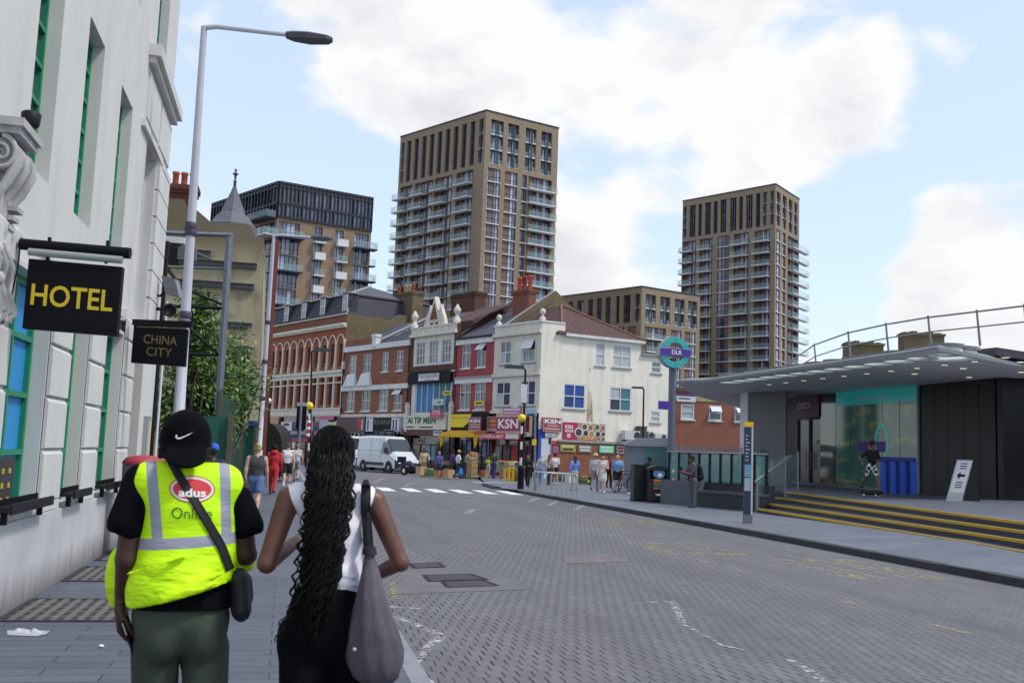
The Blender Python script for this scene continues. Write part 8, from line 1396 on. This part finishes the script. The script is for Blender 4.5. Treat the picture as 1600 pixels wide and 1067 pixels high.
person(foot(964, 768), hdc(-.05, -1), 'bald bearded man in a light blue polo shirt and black shorts', 1.76, 'l', (120, 160, 208), .5, (26, 26, 34), 'shorts', 'k', (60, 44, 38), 'bald', -.26, 1.28, group=gq)
person(on_pave(1003, 770), hdc(.9, -.3), 'man in a dark top bending behind the two black bins', 1.74, 'b', (36, 52, 58), 1, (40, 40, 48), 'long', 'k', (16, 14, 14), 'short', .0, 1.1, (((.0, .14, -.1), (.04, .24, -.1)), ((.02, .14, -.1), (-.02, .24, -.1))), .42, group=gq)
bp = person(on_pave(1082, 793), hdc(-1, -.25), 'man in a grey T-shirt looking at his phone, with a black rucksack', 1.72, 'b', (78, 72, 92), .5, (84, 86, 98), 'long', 'k', (18, 15, 14), 'short', .03, 1.05, (((-.01, .08, -.16), (.05, .2, -.13)), ((.01, .08, -.16), (-.05, .2, -.13))), .06, group=gq)
def world_of(b, v): return Matrix.Translation(b.location) @ Matrix.Rotation(b.rotation_euler[2], 4, 'Z') @ Vector(v)
t = thing('rucksack', 'black rucksack on the back of the man looking at his phone', 'bag', world_of(bp, (0, -.12, 1.0)), None, bp.rotation_euler[2]); g = Sdf(.02, (-.3, -.35, -.15), (.3, .3, .5)); g.cap((0, -.14, .02), (0, -.12, .3), .13, .11, 0, .03, 1.1, .8); g.cap((0, -.22, 0), (0, -.2, .14), .07, .06, 0, .03, 1.2, .7); g.mesh('pack', [fab((26, 26, 32))], t); mb = MB()
for sx in (-1, 1): mb = MB(); mb.tube([(sx*.11, -.06, .36), (sx*.13, .1, .42), (sx*.14, .22, .3), (sx*.14, .2, .05), (sx*.12, -.05, -.0)], .02, fab((26, 26, 32)), 6); mb.build('strap', t, True)
ph = thing('phone', 'small phone held by the man with the rucksack', 'phone', world_of(bp, (0, .42, 1.2))); mb = MB(); mb.bx(-.04, .04, -.005, .005, -.02, .13, M_BLK); o = mb.build('handset', ph, True)
t = thing('carrier_bag', 'bright blue carrier bag in the hand of the white shirted shopper', 'bag', world_of(bm_, (.22, .1, .45))); g = Sdf(.02, (-.3, -.3, -.3), (.3, .3, .35)); g.cap((0, 0, -.1), (0, 0, .12), .15, .09, 0, .03, 1, .55); g.mesh('bag_body', [fab((40, 130, 210))], t); mb = MB(); mb.tube([(-.05, 0, .15), (0, 0, .33), (.05, 0, .15)], .008, fab((40, 130, 210)), 5); mb.build('handle', t, True)
# skateboarder on the platform
bq = gr(1362, 775, PZ); M_CHK = mat('shoe_white', 0); sk = person(bq+Vector((0, 0, .09)), hdc(.35, -1), 'boy in a black T-shirt and black and white checked shorts riding a skateboard', 1.74, 'b', (20, 20, 24), .5, (222, 222, 222), 'shorts', 'k', (20, 17, 16), 'afro', .5, 1.0, (((-.06, .0, -.16), (.08, .1, -.17)), ((.12, -.06, -.12), (.14, .03, -.22))), .05)
q = Mt('checked_fabric'); ck = q.n('ShaderNodeTexChecker', _Scale=9.0, _Color1=(.75, .75, .77, 1), _Color2=(.01, .01, .012, 1)); q.l(q.c.outputs['Object'], ck.inputs['Vector']); q.l(ck.outputs['Color'], q.b.inputs['Base Color']); sk.data.materials[2] = q.m
t = thing('skateboard', 'skateboard under the foot of the boy in checked shorts', 'skateboard', bq, None, hdc(.6, -1)); mb = MB(); mb.tube([(0, -.4, .13), (0, -.3, .09), (0, .3, .09), (0, .4, .13)], [.04, .05, .05, .04], M_BLK, 8); mb.bx(-.1, .1, -.34, .34, .08, .1, M_BLK); mb.build('deck', t, True)
for y in (-.24, .24):
    for x in (-.09, .09): mb = MB(); mb.lathe([(.03, -.02), (.035, -.01), (.035, .01), (.03, .02)], (x, y, .036), SHOE['w'], 10, axis=(1, 0, 0)); mb.build('wheel', t, True)
# ------------------------------------------------------------------ the two people walking ahead of us
from mathutils.bvhtree import BVHTree
def bvh(o): return BVHTree.FromPolygons([v.co.copy() for v in o.data.vertices], [tuple(p.vertices) for p in o.data.polygons])
def back(bv, x, z, off=.004):                              # a point on the back of a garment
    h = bv.ray_cast(Vector((x, -1.2, z)), Vector((0, 1, 0))); return (h[0]+Vector((0, -off, 0))) if h[0] is not None else Vector((x, -.1, z))
def ribbon(bvs, pts, wd, m, name, par, off=.006, n=26):
    mb = MB(); pts = [Vector((x, 0, z)) for x, z in pts]; P = []
    seg = [(b2-a).length for a, b2 in zip(pts, pts[1:])]; tot = sum(seg)
    for k in range(n+1):
        d = tot*k/n; i = 0
        while i < len(seg)-1 and d > seg[i]: d -= seg[i]; i += 1
        P.append(pts[i].lerp(pts[i+1], min(1, d/seg[i])))
    R = []
    for k, p in enumerate(P):
        t = (P[min(k+1, n)]-P[max(k-1, 0)]).normalized(); q = Vector((-t.z, 0, t.x))*wd/2; row = []
        for u in (-1, -.5, 0, .5, 1):
            c = p+q*u; cand = [back(b, c.x, c.z, off) for b in bvs]; row.append(min(cand, key=lambda v: v.y))
        R.append(row)
    for k in range(1, n): R[k] = [R[k][j]*.5+(R[k-1][j]+R[k+1][j])*.25 for j in range(5)]
    vs2 = [v for r in R for v in r]+[v+Vector((0, .006, 0)) for r in R for v in r]; N5 = (n+1)*5
    fs = [(k*5+j, k*5+j+1, (k+1)*5+j+1, (k+1)*5+j) for k in range(n) for j in range(4)]+[(k*5+e_, (k+1)*5+e_, (k+1)*5+e_+N5, k*5+e_+N5) for k in range(n) for e_ in (0, 4)]
    mb.raw(vs2, fs, m, True); return mb.build(name, par, True)
def decal(bv, v2, f2, m, mb, x0, x1, z0, z1, off=.004):
    xs = [p[0] for p in v2]; ys = [p[1] for p in v2]; a, b2, c, d = min(xs), max(xs), min(ys), max(ys)
    mb.raw([back(bv, x0+(x-a)/(b2-a)*(x1-x0), z0+(y-c)/(d-c)*(z1-z0), off) for x, y in v2], f2, m)
def place(px, d):
    q = CP+ray(px, 690)*d; return Vector((q.x, q.y, .013)), hd(*(Vector((q.x, q.y)).normalized()))
def hand(s, wr, dn, pal, tag=0, curl=.5, size=1., th=1):
    """palm, four curled fingers of different lengths and a thumb; dn = along the hand, pal = the way the palm faces"""
    wr, dn, pal = np.array(wr), np.array(dn, float), np.array(pal, float); dn /= np.linalg.norm(dn); pal -= dn*(pal@dn); pal /= np.linalg.norm(pal); sd = np.cross(dn, pal)*th; e = size
    for u in (-.028, -.009, .009, .027): s.cap(wr+dn*.01*e+sd*u*.7*e, wr+dn*.085*e+sd*u*e, .016*e, .0135*e, tag, .012)
    for i, (u, ln) in enumerate(((-.03, .062), (-.010, .074), (.010, .07), (.029, .055))):
        a = wr+dn*.088*e+sd*u*e; c_ = curl*(1+.12*i); p1 = a+(dn*math.cos(c_)+pal*math.sin(c_))*ln*.45*e; c2 = c_*1.9; p2 = p1+(dn*math.cos(c2)+pal*math.sin(c2))*ln*.32*e; c3 = c_*2.6; p3 = p2+(dn*math.cos(c3)+pal*math.sin(c3))*ln*.26*e
        s.cap(a, p1, .0105*e, .0095*e, tag, .003); s.cap(p1, p2, .0095*e, .0085*e, tag, .003); s.cap(p2, p3, .0085*e, .007*e, tag, .003)
    t0_ = wr+dn*.022*e-sd*.028*e; t1 = t0_+(dn*.75-sd*.55+pal*.5)*.042*e; t2 = t1+(dn*.9-sd*.0+pal*.45)*.032*e; t3 = t2+(dn*.95+sd*.15+pal*.3)*.024*e; s.cap(t0_, t1, .015*e, .0125*e, tag, .008); s.cap(t1, t2, .0125*e, .0105*e, tag, .003); s.cap(t2, t3, .0105*e, .008*e, tag, .003)
# --- the man
MP, MH = place(290, 4.0); SKD = mat('skin_deep', S(66, 42, 34), .5, .22, 9, spec=.4, bump=.12)
s = Sdf(.0085, (-.48, -.34, -.02), (.48, .62, 1.84))
s.cap((0, 0, 1.545), (0, .03, 1.62), .062, .058, 0, .03); s.ell((0, .03, 1.675), (.08, .1, .112), 0, .02); s.ell((0, .07, 1.63), (.06, .065, .065), 0, .02); s.cap((0, .125, 1.69), (0, .15, 1.652), .012, .018, 0, .012)
for sx in (-1, 1): s.ell((sx*.085, .02, 1.665), (.013, .026, .036), 0, .008)
s.cap((-.13, 0, 1.47), (.15, 0, 1.47), .07, .07, 0, .04, 1, .85); s.cap((.02, 0, 1.35), (.01, 0, 1.1), .155, .165, 0, .04, 1, .7); s.cap((-.05, 0, .96), (.05, 0, .96), .1, .1, 0, .04, 1, .9)
s.cap((-.172, 0, 1.475), (-.208, -.03, 1.2), .052, .043, 0, .015); s.cap((-.208, -.03, 1.2), (-.228, .025, 1.045), .043, .027, 0, .012); hand(s, (-.231, .02, 1.035), (.1, .1, -1), (1, -.2, .1), 0, .55, 1.2, -1)
s.cap((.2, 0, 1.485), (.24, .0, 1.22), .055, .043, 0, .015); s.cap((.24, 0, 1.22), (.13, .27, 1.18), .043, .027, 0, .012); hand(s, (.12, .285, 1.18), (-.8, .4, .05), (-.3, -.7, -.3), 0, .6, 1.05, 1)
for sx, y in ((-1, .05), (1, -.05)): s.cap((sx*.1, 0, .86), (sx*.09, y*1.0, .48), .062, .05, 0, .01); s.cap((sx*.085, y, .48), (sx*.08, y*.2-.03, .07), .055, .036, 0, .02); s.cap((sx*.08, y*.2-.05, .04), (sx*.09, y*.2+.16, .03), .042, .035, 1, .02)
man = s.mesh('person', [SKD, SHOE['k']]); tag(man, 'man in a bright yellow reflective vest and black cap walking ahead, seen from behind', 'person', 'two people walking ahead of the camera'); man.location = MP; man.rotation_euler = (0, 0, MH)
M_TEE = mat('black_cotton', S(12, 12, 19), .95, .2, 8, spec=.1, bump=.15)
s = Sdf(.009, (-.42, -.3, .85), (.42, .4, 1.66)); s.cap((-.12, 0, 1.475), (.145, 0, 1.475), .08, .08, 0, .03, 1, .9); s.cap((.02, 0, 1.35), (-.005, 0, 1.06), .172, .186, 0, .04, 1, .72); s.cap((-.03, -.02, .99), (.03, -.02, .99), .165, .165, 0, .03, 1, .78)
s.cap((-.16, 0, 1.503), (-.212, -.02, 1.335), .068, .073, 0, .02); s.cap((.18, 0, 1.5), (.24, 0, 1.335), .062, .072, 0, .02); s.plane((-.222, -.02, 1.325), (-.1, 0, -.8)) if False else None
s.ell((-.265, -.02, 1.225), (.1, .12, .085), 0, .004, 'cut'); s.ell((.29, 0, 1.225), (.1, .12, .085), 0, .004, 'cut'); s.plane((0, 0, 1.02), (.0, 0, -1)); s.cap((0, .06, 1.63), (0, .04, 1.6), .075, .07, 0, .004, op='cut')
s.mesh('t_shirt', [M_TEE], man)
q = Mt('reflective_vest'); q.b.inputs['Roughness'].default_value = .62; q.b.inputs['Specular IOR Level'].default_value = .3; sp_ = q.n('ShaderNodeSeparateXYZ'); q.l(q.c.outputs['Object'], sp_.inputs[0]); Z_ = sp_.outputs['Z']
def mth(op, a, b2=None, c=None):
    n_ = q.n('ShaderNodeMath', operation=op)
    for i, v in enumerate((a, b2, c)):
        if v is None: continue
        if hasattr(v, 'is_linked'): q.l(v, n_.inputs[i])
        else: n_.inputs[i].default_value = v
    return n_.outputs[0]
X_ = mth('MULTIPLY_ADD', mth('SUBTRACT', Z_, 1.6), .06, sp_.outputs['X'])
zb_ = mth('SUBTRACT', Z_, mth('MULTIPLY_ADD', X_, .08, 1.277)); band = mth('LESS_THAN', mth('ABSOLUTE', zb_), .0215); above = mth('GREATER_THAN', zb_, 0.)
def vstripe(x0): xc = mth('MULTIPLY_ADD', mth('SUBTRACT', Z_, 1.42), -.1 if x0 < 0 else -.03, x0); return mth('MULTIPLY', mth('LESS_THAN', mth('ABSOLUTE', mth('SUBTRACT', X_, xc)), .0205), above)
msk = mth('MAXIMUM', band, mth('MAXIMUM', vstripe(-.108), vstripe(.158)))
hv_ = q.mix(q.ramp(q.noise(5, 3, stretch=(1, 1, .6)), .35, .65), S(184, 246, 6), S(214, 255, 20)); o = q.mix(msk, hv_, S(150, 152, 168)); q.base(o)
rt_m = q.n('ShaderNodeMapping'); rt_m.inputs['Rotation'].default_value = (0, .42, 0); rt_m.inputs['Scale'].default_value = (.55, 1, 2.6); q.l(q.c.outputs['Object'], rt_m.inputs[0]); n1 = q.n('ShaderNodeTexNoise', _Scale=5.5, _Detail=3.); q.l(rt_m.outputs[0], n1.inputs['Vector']); f2 = q.noise(40, 3); low = q.ramp(Z_, 1.3, 1.2, .35, 1.); q.bump(mth('MULTIPLY', mth('ADD', n1.outputs['Fac'], mth('MULTIPLY', f2, .06)), low), .9, .045)
s = Sdf(.0085, (-.42, -.34, .9), (.42, .4, 1.68)); s.cap((-.118, 0, 1.49), (.145, 0, 1.49), .094, .094, 0, .03, 1, 1.0); s.cap((.024, 0, 1.36), (.005, -.012, 1.1), .186, .196, 0, .04, 1, .78); s.cap((-.02, -.02, 1.06), (-.0, -.02, 1.0), .19, .194, 0, .04, 1, .84)
s.ell((-.24, .1, 1.11), (.055, .08, .13), 0, .04); s.ell((.222, .07, 1.195), (.062, .07, .07), 0, .04)
for zz, xx, rr in ((1.2, -.1, .05), (1.1, .03, .05), (1.16, .12, .04)): s.cap((xx-.1, -.175, zz-.035), (xx+.1, -.175, zz+.03), .006, .004, 0, .035)
s.plane((0, 0, 1.075), (.28, 0, -1)); s.cap((0, .07, 1.64), (0, .05, 1.62), .085, .08, 0, .004, op='cut'); s.cap((-.31, 0, 1.5), (-.235, 0, 1.33), .085, .07, 0, .01, op='cut'); s.cap((.34, 0, 1.5), (.275, 0, 1.36), .085, .07, 0, .01, op='cut')
vest = s.mesh('vest', [q.m], man); bv = bvh(vest)
mb = MB(); M_LR = mat('logo_red', S(204, 52, 58), .6, .08, 8); M_LW = mat('logo_white', S(226, 228, 226), .6, .04)
ov = lambda r: ([(0, 0)]+[(math.cos(2*math.pi*k/36)*r, math.sin(2*math.pi*k/36)*r) for k in range(36)], [(0, k+1, (k+1) % 36+1) for k in range(36)])
v2, f2 = ov(1); decal(bv, v2, f2, M_LR, mb, -.055, .117, 1.43, 1.533, .003); decal(bv, v2, f2, M_LW, mb, -.05, .112, 1.434, 1.529, .005); decal(bv, v2, f2, M_LR, mb, -.041, .103, 1.443, 1.52, .007); mb.build('logo_oval', vest, True); mb = MB()
v2, f2 = text2d('adus', .03); decal(bv, v2, f2, M_LW, mb, -.02, .082, 1.452, 1.484, .0095); v2, f2 = text2d('Online', .0); decal(bv, v2, f2, mat('vest_print', S(70, 112, 30), .7, .05), mb, -.045, .106, 1.368, 1.412, .004); mb.build('lettering', vest, True)
s = Sdf(.01, (-.36, -.3, .0), (.36, .36, 1.12)); M_OLV = Mt('olive_twill'); o = M_OLV.mix(M_OLV.ramp(M_OLV.noise(5, 5), .3, .7), S(48, 55, 46), S(66, 75, 64)); M_OLV.base(o); M_OLV.b.inputs['Roughness'].default_value = .9; f1 = M_OLV.noise(7, 3, stretch=(1, 1, .5)); M_OLV.bump(f1, .6, .03)
s.cap((-.05, -.01, .98), (.04, -.01, .98), .14, .14, 0, .03, 1, .86); s.ell((-.085, -.05, .905), (.08, .085, .11), 0, .04); s.ell((.075, -.05, .905), (.08, .085, .11), 0, .04)
for sx, y, cx in ((-1, .05, -.1), (1, -.05, .088)): s.cap((cx, 0, .86), (cx+.0, y, .48), .092, .08, 0, .012); s.cap((cx, y, .48), (cx, y*.2-.03, .08), .08, .074, 0, .02)
s.plane((0, 0, 1.06), (.05, 0, 1)); s.mesh('trousers', [M_OLV.m], man)
M_CAP = mat('cap_black', S(10, 10, 14), .95, .15, 10, spec=.1, bump=.2); s = Sdf(.007, (-.2, -.28, 1.5), (.2, .25, 1.85)); s.ell((0, .015, 1.672), (.1, .118, .122), 0, .01); s.plane((0, -.0, 1.615), (0, -.15, -1))
s.ell((.003, -.115, 1.612), (.083, .085, .016), 0, .025, 'add', .62); cap_ = s.mesh('cap', [M_CAP], man); bc = bvh(cap_)
mb = MB(); top_ = [(0, .42), (.06, .62), (.13, .5), (.1, .3), (.16, .22), (.3, .26), (.55, .5), (1, 1)]; low_ = [(0, .42), (.01, .25), (.06, .08), (.16, 0), (.28, .03), (.5, .28), (.75, .62), (1, 1)]; V_ = [back(bc, -.04+.066*x, 1.672+.03*y, .003) for x, y in top_]+[back(bc, -.04+.066*x, 1.672+.03*y, .003) for x, y in low_]; mb.raw(V_, [(8+i, 8+i+1, i+1, i) for i in range(7)], M_LW); mb.build('swoosh', cap_, True)
mb = MB(); rh = random.Random(5); M_AFR = mat('hair_black', S(16, 14, 15), .9, .2, 20)
for k in range(420):
    a = rh.uniform(0, 2*math.pi); z_ = rh.uniform(1.6, 1.685); p = Vector((math.cos(a)*.094, .02+math.sin(a)*.108, z_))
    if math.sin(a) < -.75 or math.sin(a) > .72: continue
    mb.ball(p*1.0, rh.uniform(.006, .013), M_AFR, 5)
mb.build('hair', man, True)
# phone in the man's left hand, shoulder bag
def put(o, b): o.location = b.location; o.rotation_euler = b.rotation_euler; return o
t = put(thing('phone', 'black phone held low in the left hand of the man in the vest', 'phone'), man); mb = MB(); c = Vector((-.19, -.02, .91)); ax_ = Vector((.3, .2, -.93)).normalized(); sd_ = Vector((.2, .95, .25)).normalized(); sd_ = (sd_-ax_*sd_.dot(ax_)).normalized(); nn_ = ax_.cross(sd_); mb.box(c-ax_*.075-sd_*.036-nn_*.004, ax_*.15, sd_*.072, nn_*.008, M_BLK); o = mb.build('handset', t, True); mb = MB(); mb.box(c-ax_*.072-sd_*.038-nn_*.003, ax_*.05, sd_*.002, nn_*.006, SG[0]); mb.build('edge', o, True)
t = put(thing('shoulder_bag', 'small black bag on a long strap worn across the back of the yellow vest', 'bag'), man); M_BAG = mat('bag_black', S(27, 26, 32), .7, .2, 10)
ribbon([bv], [(-.05, 1.585), (.0, 1.5), (.075, 1.38), (.145, 1.26), (.178, 1.17)], .034, M_BAG, 'strap', t, .008); s = Sdf(.008, (.05, -.3, .85), (.4, .3, 1.3)); s.cap((.215, -.06, 1.13), (.22, -.06, 1.02), .045, .055, 0, .02, .75, 1.5); s.cap((.235, -.03, 1.12), (.24, -.03, 1.06), .03, .03, 0, .02); s.mesh('pouch', [M_BAG], t)
# --- the woman
WP, WH = place(520, 4.0); SKW = mat('skin_warm_brown', S(98, 60, 46), .45, .2, 9, spec=.5, bump=.12)
s = Sdf(.0085, (-.42, -.32, -.02), (.42, .5, 1.78))
s.cap((0, 0, 1.46), (0, .03, 1.57), .05, .046, 0, .03); s.ell((0, .03, 1.635), (.07, .09, .105), 0, .02); s.ell((0, .065, 1.59), (.052, .058, .06), 0, .02); s.cap((0, .115, 1.65), (0, .138, 1.615), .01, .015, 0, .012)
for sx in (-1, 1): s.ell((sx*.073, .02, 1.63), (.011, .022, .03), 0, .008)
s.cap((-.13, 0, 1.462), (.135, 0, 1.462), .048, .048, 0, .05); s.cap((0, 0, 1.34), (.0, 0, 1.18), .115, .098, 0, .05, 1, .72); s.cap((-.04, 0, 1.04), (.04, 0, 1.04), .09, .09, 0, .04, 1, .85)
s.cap((-.168, 0, 1.455), (-.25, -.05, 1.205), .046, .034, 0, .02); s.cap((-.25, -.05, 1.205), (-.12, .2, 1.29), .034, .022, 0, .012); hand(s, (-.11, .22, 1.295), (.6, .6, .2), (.5, -.6, .2), 0, .6, .92, -1)
s.cap((.172, 0, 1.455), (.268, -.05, 1.222), .046, .034, 0, .02); s.cap((.268, -.05, 1.222), (.13, .19, 1.12), .034, .022, 0, .012); hand(s, (.12, .2, 1.115), (-.6, .5, -.2), (-.5, -.6, 0), 0, .6, .92, 1)
for sx, y in ((-1, -.06), (1, .06)): s.cap((sx*.09, 0, .9), (sx*.08, y, .48), .06, .046, 0, .01); s.cap((sx*.07, y, .48), (sx*.065, y*.2-.03, .07), .05, .032, 0, .02); s.cap((sx*.065, y*.2-.05, .035), (sx*.07, y*.2+.13, .028), .036, .03, 1, .02)
wom = s.mesh('person', [SKW, SHOE['k']]); tag(wom, 'woman in a white sleeveless top with very long curly dark hair walking ahead', 'person', 'two people walking ahead of the camera'); wom.location = WP; wom.rotation_euler = (0, 0, WH)
M_TOP = Mt('white_ribbed_top'); M_TOP.base(M_TOP.mix(M_TOP.ramp(M_TOP.noise(4, 3), .3, .7), S(226, 224, 238), S(238, 236, 246))); M_TOP.b.inputs['Roughness'].default_value = .85; M_TOP.bump(M_TOP.noise(8, 3, stretch=(.6, 1, 2.2)), .4, .02)
s = Sdf(.008, (-.32, -.26, 1.0), (.32, .26, 1.6)); s.cap((-.125, 0, 1.465), (.13, 0, 1.465), .058, .058, 0, .05); s.cap((0, 0, 1.34), (0, 0, 1.16), .127, .112, 0, .05, 1, .76); s.cap((0, -.0, 1.12), (0, 0, 1.08), .128, .135, 0, .04, 1, .76)
for zz, dx in ((1.17, .02), (1.2, -.05), (1.145, -.02)): s.cap((dx-.02, -.1, zz+.01), (dx+.12, -.085, zz-.01), .005, .003, 0, .025)
s.plane((0, 0, 1.1), (-.05, 0, -1)); s.cap((0, .06, 1.6), (0, -.02, 1.535), .1, .085, 0, .01, op='cut'); s.cap((-.26, 0, 1.5), (-.215, 0, 1.33), .075, .06, 0, .01, op='cut'); s.cap((.265, 0, 1.5), (.22, 0, 1.33), .075, .06, 0, .01, op='cut'); top_o = s.mesh('top', [M_TOP.m], wom)
M_TRB = Mt('black_trousers'); M_TRB.base(S(9, 8, 13)); M_TRB.b.inputs['Roughness'].default_value = .95; M_TRB.b.inputs['Specular IOR Level'].default_value = .15; M_TRB.bump(M_TRB.noise(6, 3, stretch=(1, 1, .5)), .7, .03)
s = Sdf(.01, (-.36, -.3, .0), (.36, .36, 1.2)); s.cap((-.005, 0, 1.12), (-.01, -.005, 1.06), .132, .142, 0, .04, 1, .78); s.cap((-.05, -.01, .96), (.04, -.01, .96), .132, .132, 0, .04, 1, .84); s.ell((-.075, -.055, .94), (.085, .075, .12), 0, .05); s.ell((.065, -.055, .94), (.085, .075, .12), 0, .05); s.ell((-.185, .03, .9), (.03, .07, .08), 0, .03)
for sx, y in ((-1, -.06), (1, .06)): s.cap((sx*.095-.01, 0, .9), (sx*.1, y, .48), .1, .1, 0, .015); s.cap((sx*.1, y, .48), (sx*.105, y*.2-.02, .08), .1, .11, 0, .02)
s.plane((0, 0, 1.122), (-.06, 0, 1)); s.mesh('trousers', [M_TRB.m], wom)
# hair: a dark mass under several hundred curled strands
M_HR = Mt('long_hair'); M_HR.base(M_HR.mix(M_HR.ramp(M_HR.noise(30, 3), .4, .7), S(6, 5, 6), S(15, 12, 13))); M_HR.b.inputs['Roughness'].default_value = .5; M_HR.b.inputs['Specular IOR Level'].default_value = .22
s = Sdf(.008, (-.25, -.28, .95), (.25, .25, 1.8)); s.ell((0, .005, 1.645), (.08, .102, .1), 0, .02); s.cap((0, -.04, 1.6), (-.0, -.08, 1.46), .068, .066, 0, .03, 1, .7); s.cap((0, -.085, 1.46), (-.03, -.12, 1.2), .064, .06, 0, .03, 1, .5); s.cap((-.03, -.12, 1.2), (-.06, -.13, 1.08), .056, .03, 0, .02, 1, .45); s.ell((0, .125, 1.62), (.06, .07, .09), 0, .01, 'cut'); s.mesh('hair', [M_HR.m], wom)
rh = random.Random(11); mb = MB()
for k in range(360):
    a = rh.uniform(math.pi*.98, math.pi*2.02) if k > 60 else rh.uniform(0, 2*math.pi); el = rh.uniform(.0, 1.45); rx, ry, rz = .088, .11, .103
    p0 = Vector((math.cos(a)*math.cos(el)*rx, .005+math.sin(a)*math.cos(el)*ry, 1.65+math.sin(el)*rz)); side = math.cos(a)
    if k <= 60 and math.sin(a) > .3: continue
    ph_, fr, am = rh.uniform(0, 6.28), rh.uniform(55, 120), rh.uniform(.004, .0145) if k % 9 else rh.uniform(.012, .02); ln = rh.uniform(.3, .62) if rh.random() < .7 else rh.uniform(.5, .68); x1 = side*(rh.uniform(.02, .066) if rh.random() < .75 else rh.uniform(.062, .096))-.008; xe = x1*rh.uniform(.6, 1.05)-.065*ln/.6; pts = []; off = rh.uniform(-.006, .03)
    for j in range(40):
        t_ = j/39; z_ = p0.z-t_*(p0.z-(1.6-ln)); u = min(1, t_*2.4); x = p0.x+(x1-p0.x)*u+(xe-x1)*max(0, t_-.4)/.6; w_ = .1 if z_ > 1.58 else .12
        yo = np.interp(z_, (.9, 1.1, 1.3, 1.46, 1.55, 1.62, 1.68, 1.72, 1.755), (-.155, -.166, -.17, -.158, -.135, -.122, -.112, -.085, -.02)); lat = math.sqrt(max(.12, 1-((x+.05*max(0, 1.5-z_)/.5)/w_)**2)); ys_ = .01+(yo-.01)*lat+off*lat*(.2 if z_ > 1.55 else 1); v_ = min(1, t_*4); yy_ = p0.y*(1-v_)*1.05+ys_*v_
        g_ = min(1, max(.12, (1.68-z_)*5)); pts.append((x+am*g_*math.cos(fr*z_+ph_), yy_+am*g_*math.sin(fr*z_+ph_)*.7, z_))
    r_s = rh.choice((.0028, .004, .0046, .0052)) if k % 9 else .0018
    mb.tube(pts, [r_s]*36+[r_s*.9, r_s*.7, r_s*.45, r_s*.2], M_HR.m, 4, True, False)
for (x0, z0_, x1, z1_) in ((-.11, 1.12, -.2, .99), (-.12, 1.1, -.215, .93)): mb.tube([(x0+(x1-x0)*j/14+.006*math.sin(j*1.4), -.15+.004*math.cos(j*1.4), z0_+(z1_-z0_)*j/14) for j in range(15)], .003, M_HR.m, 4)
mb.build('strands', wom, True)
# tote bag on her right shoulder
t = put(thing('tote_bag', 'slouchy dark grey tote bag hanging from the right shoulder of the woman', 'bag'), wom); q = Mt('grey_canvas'); q.base(q.mix(q.ramp(q.noise(5, 5), .3, .7), S(70, 66, 76), S(92, 88, 98))); q.b.inputs['Roughness'].default_value = .85; f1 = q.noise(9, 3, stretch=(1.4, 1, .35)); q.bump(f1, .8, .03); bt = bvh(top_o)
rg = [(1.262, .128, .163, .02), (1.235, .122, .168, .026), (1.19, .112, .182, .04), (1.12, .096, .198, .055), (1.04, .078, .225, .07), (.97, .06, .25, .082), (.9, .05, .268, .088), (.85, .055, .268, .085), (.8, .08, .25, .07), (.775, .11, .225, .045), (.768, .14, .2, .02)]; V_ = []; nr = 44
for i, (z_, xa, xb, dy) in enumerate(rg):
    cx, rx = (xa+xb)/2, (xb-xa)/2
    for j in range(nr): a = 2*math.pi*j/nr; fo_ = 1+.05*math.sin(9*a+z_*7)*min(1, i/4)*(1 if i < 9 else .3)+.03*math.sin(5*a-z_*20)*min(1, i/4); V_.append((cx+rx*math.cos(a)*fo_, -.13+dy*math.sin(a)*fo_+(.03 if i < 2 else 0), z_))
mb = MB(); mb.raw(V_, [(i*nr+j, (i+1)*nr+j, (i+1)*nr+(j+1) % nr, i*nr+(j+1) % nr) for i in range(len(rg)-1) for j in range(nr)], q.m, True); mb.poly(V_[:nr], q.m); mb.poly(V_[-nr:][::-1], q.m); b_ = mb.build('bag_body', t, True); mb = MB(); mb.ball((.083, -.205, .915), .008, SG[0], 8); mb.build('stud', b_, True)
M_STR = mat('strap_dark', S(38, 37, 46), .8, .15, 10); ribbon([bt], [(.135, 1.525), (.132, 1.44), (.138, 1.34), (.145, 1.25)], .038, M_STR, 'strap', t, .012); mb = MB(); mb.tube([(.135, -.03, 1.53), (.135, .04, 1.51), (.14, .1, 1.4), (.148, .02, 1.27)], .014, M_STR, 6); mb.build('front_strap', t, True); mb = MB(); mb.tube([(.145, -.105, 1.285), (.145, -.105, 1.255)], [.026, .03], M_STR, 10); mb.build('cuff', t, True)
# both walkers lean a little to the side as they step
for root in (man, wom, *[o for o in bpy.data.objects if o.parent is None and o.name in ('phone.001', 'shoulder_bag', 'tote_bag')]):
    st_ = [root]
    while st_:
        o = st_.pop(); st_ += kids(o)
        if o.type != 'MESH': continue
        n_ = len(o.data.vertices); co = np.empty(n_*3, np.float32); o.data.vertices.foreach_get('co', co); co = co.reshape(-1, 3); zc_ = np.clip(1.6-co[:, 2], 0, 1.1); co[:, 0] += .06*zc_*np.clip(co[:, 2]/.5, 0, 1); o.data.vertices.foreach_set('co', co.ravel()); o.data.update()
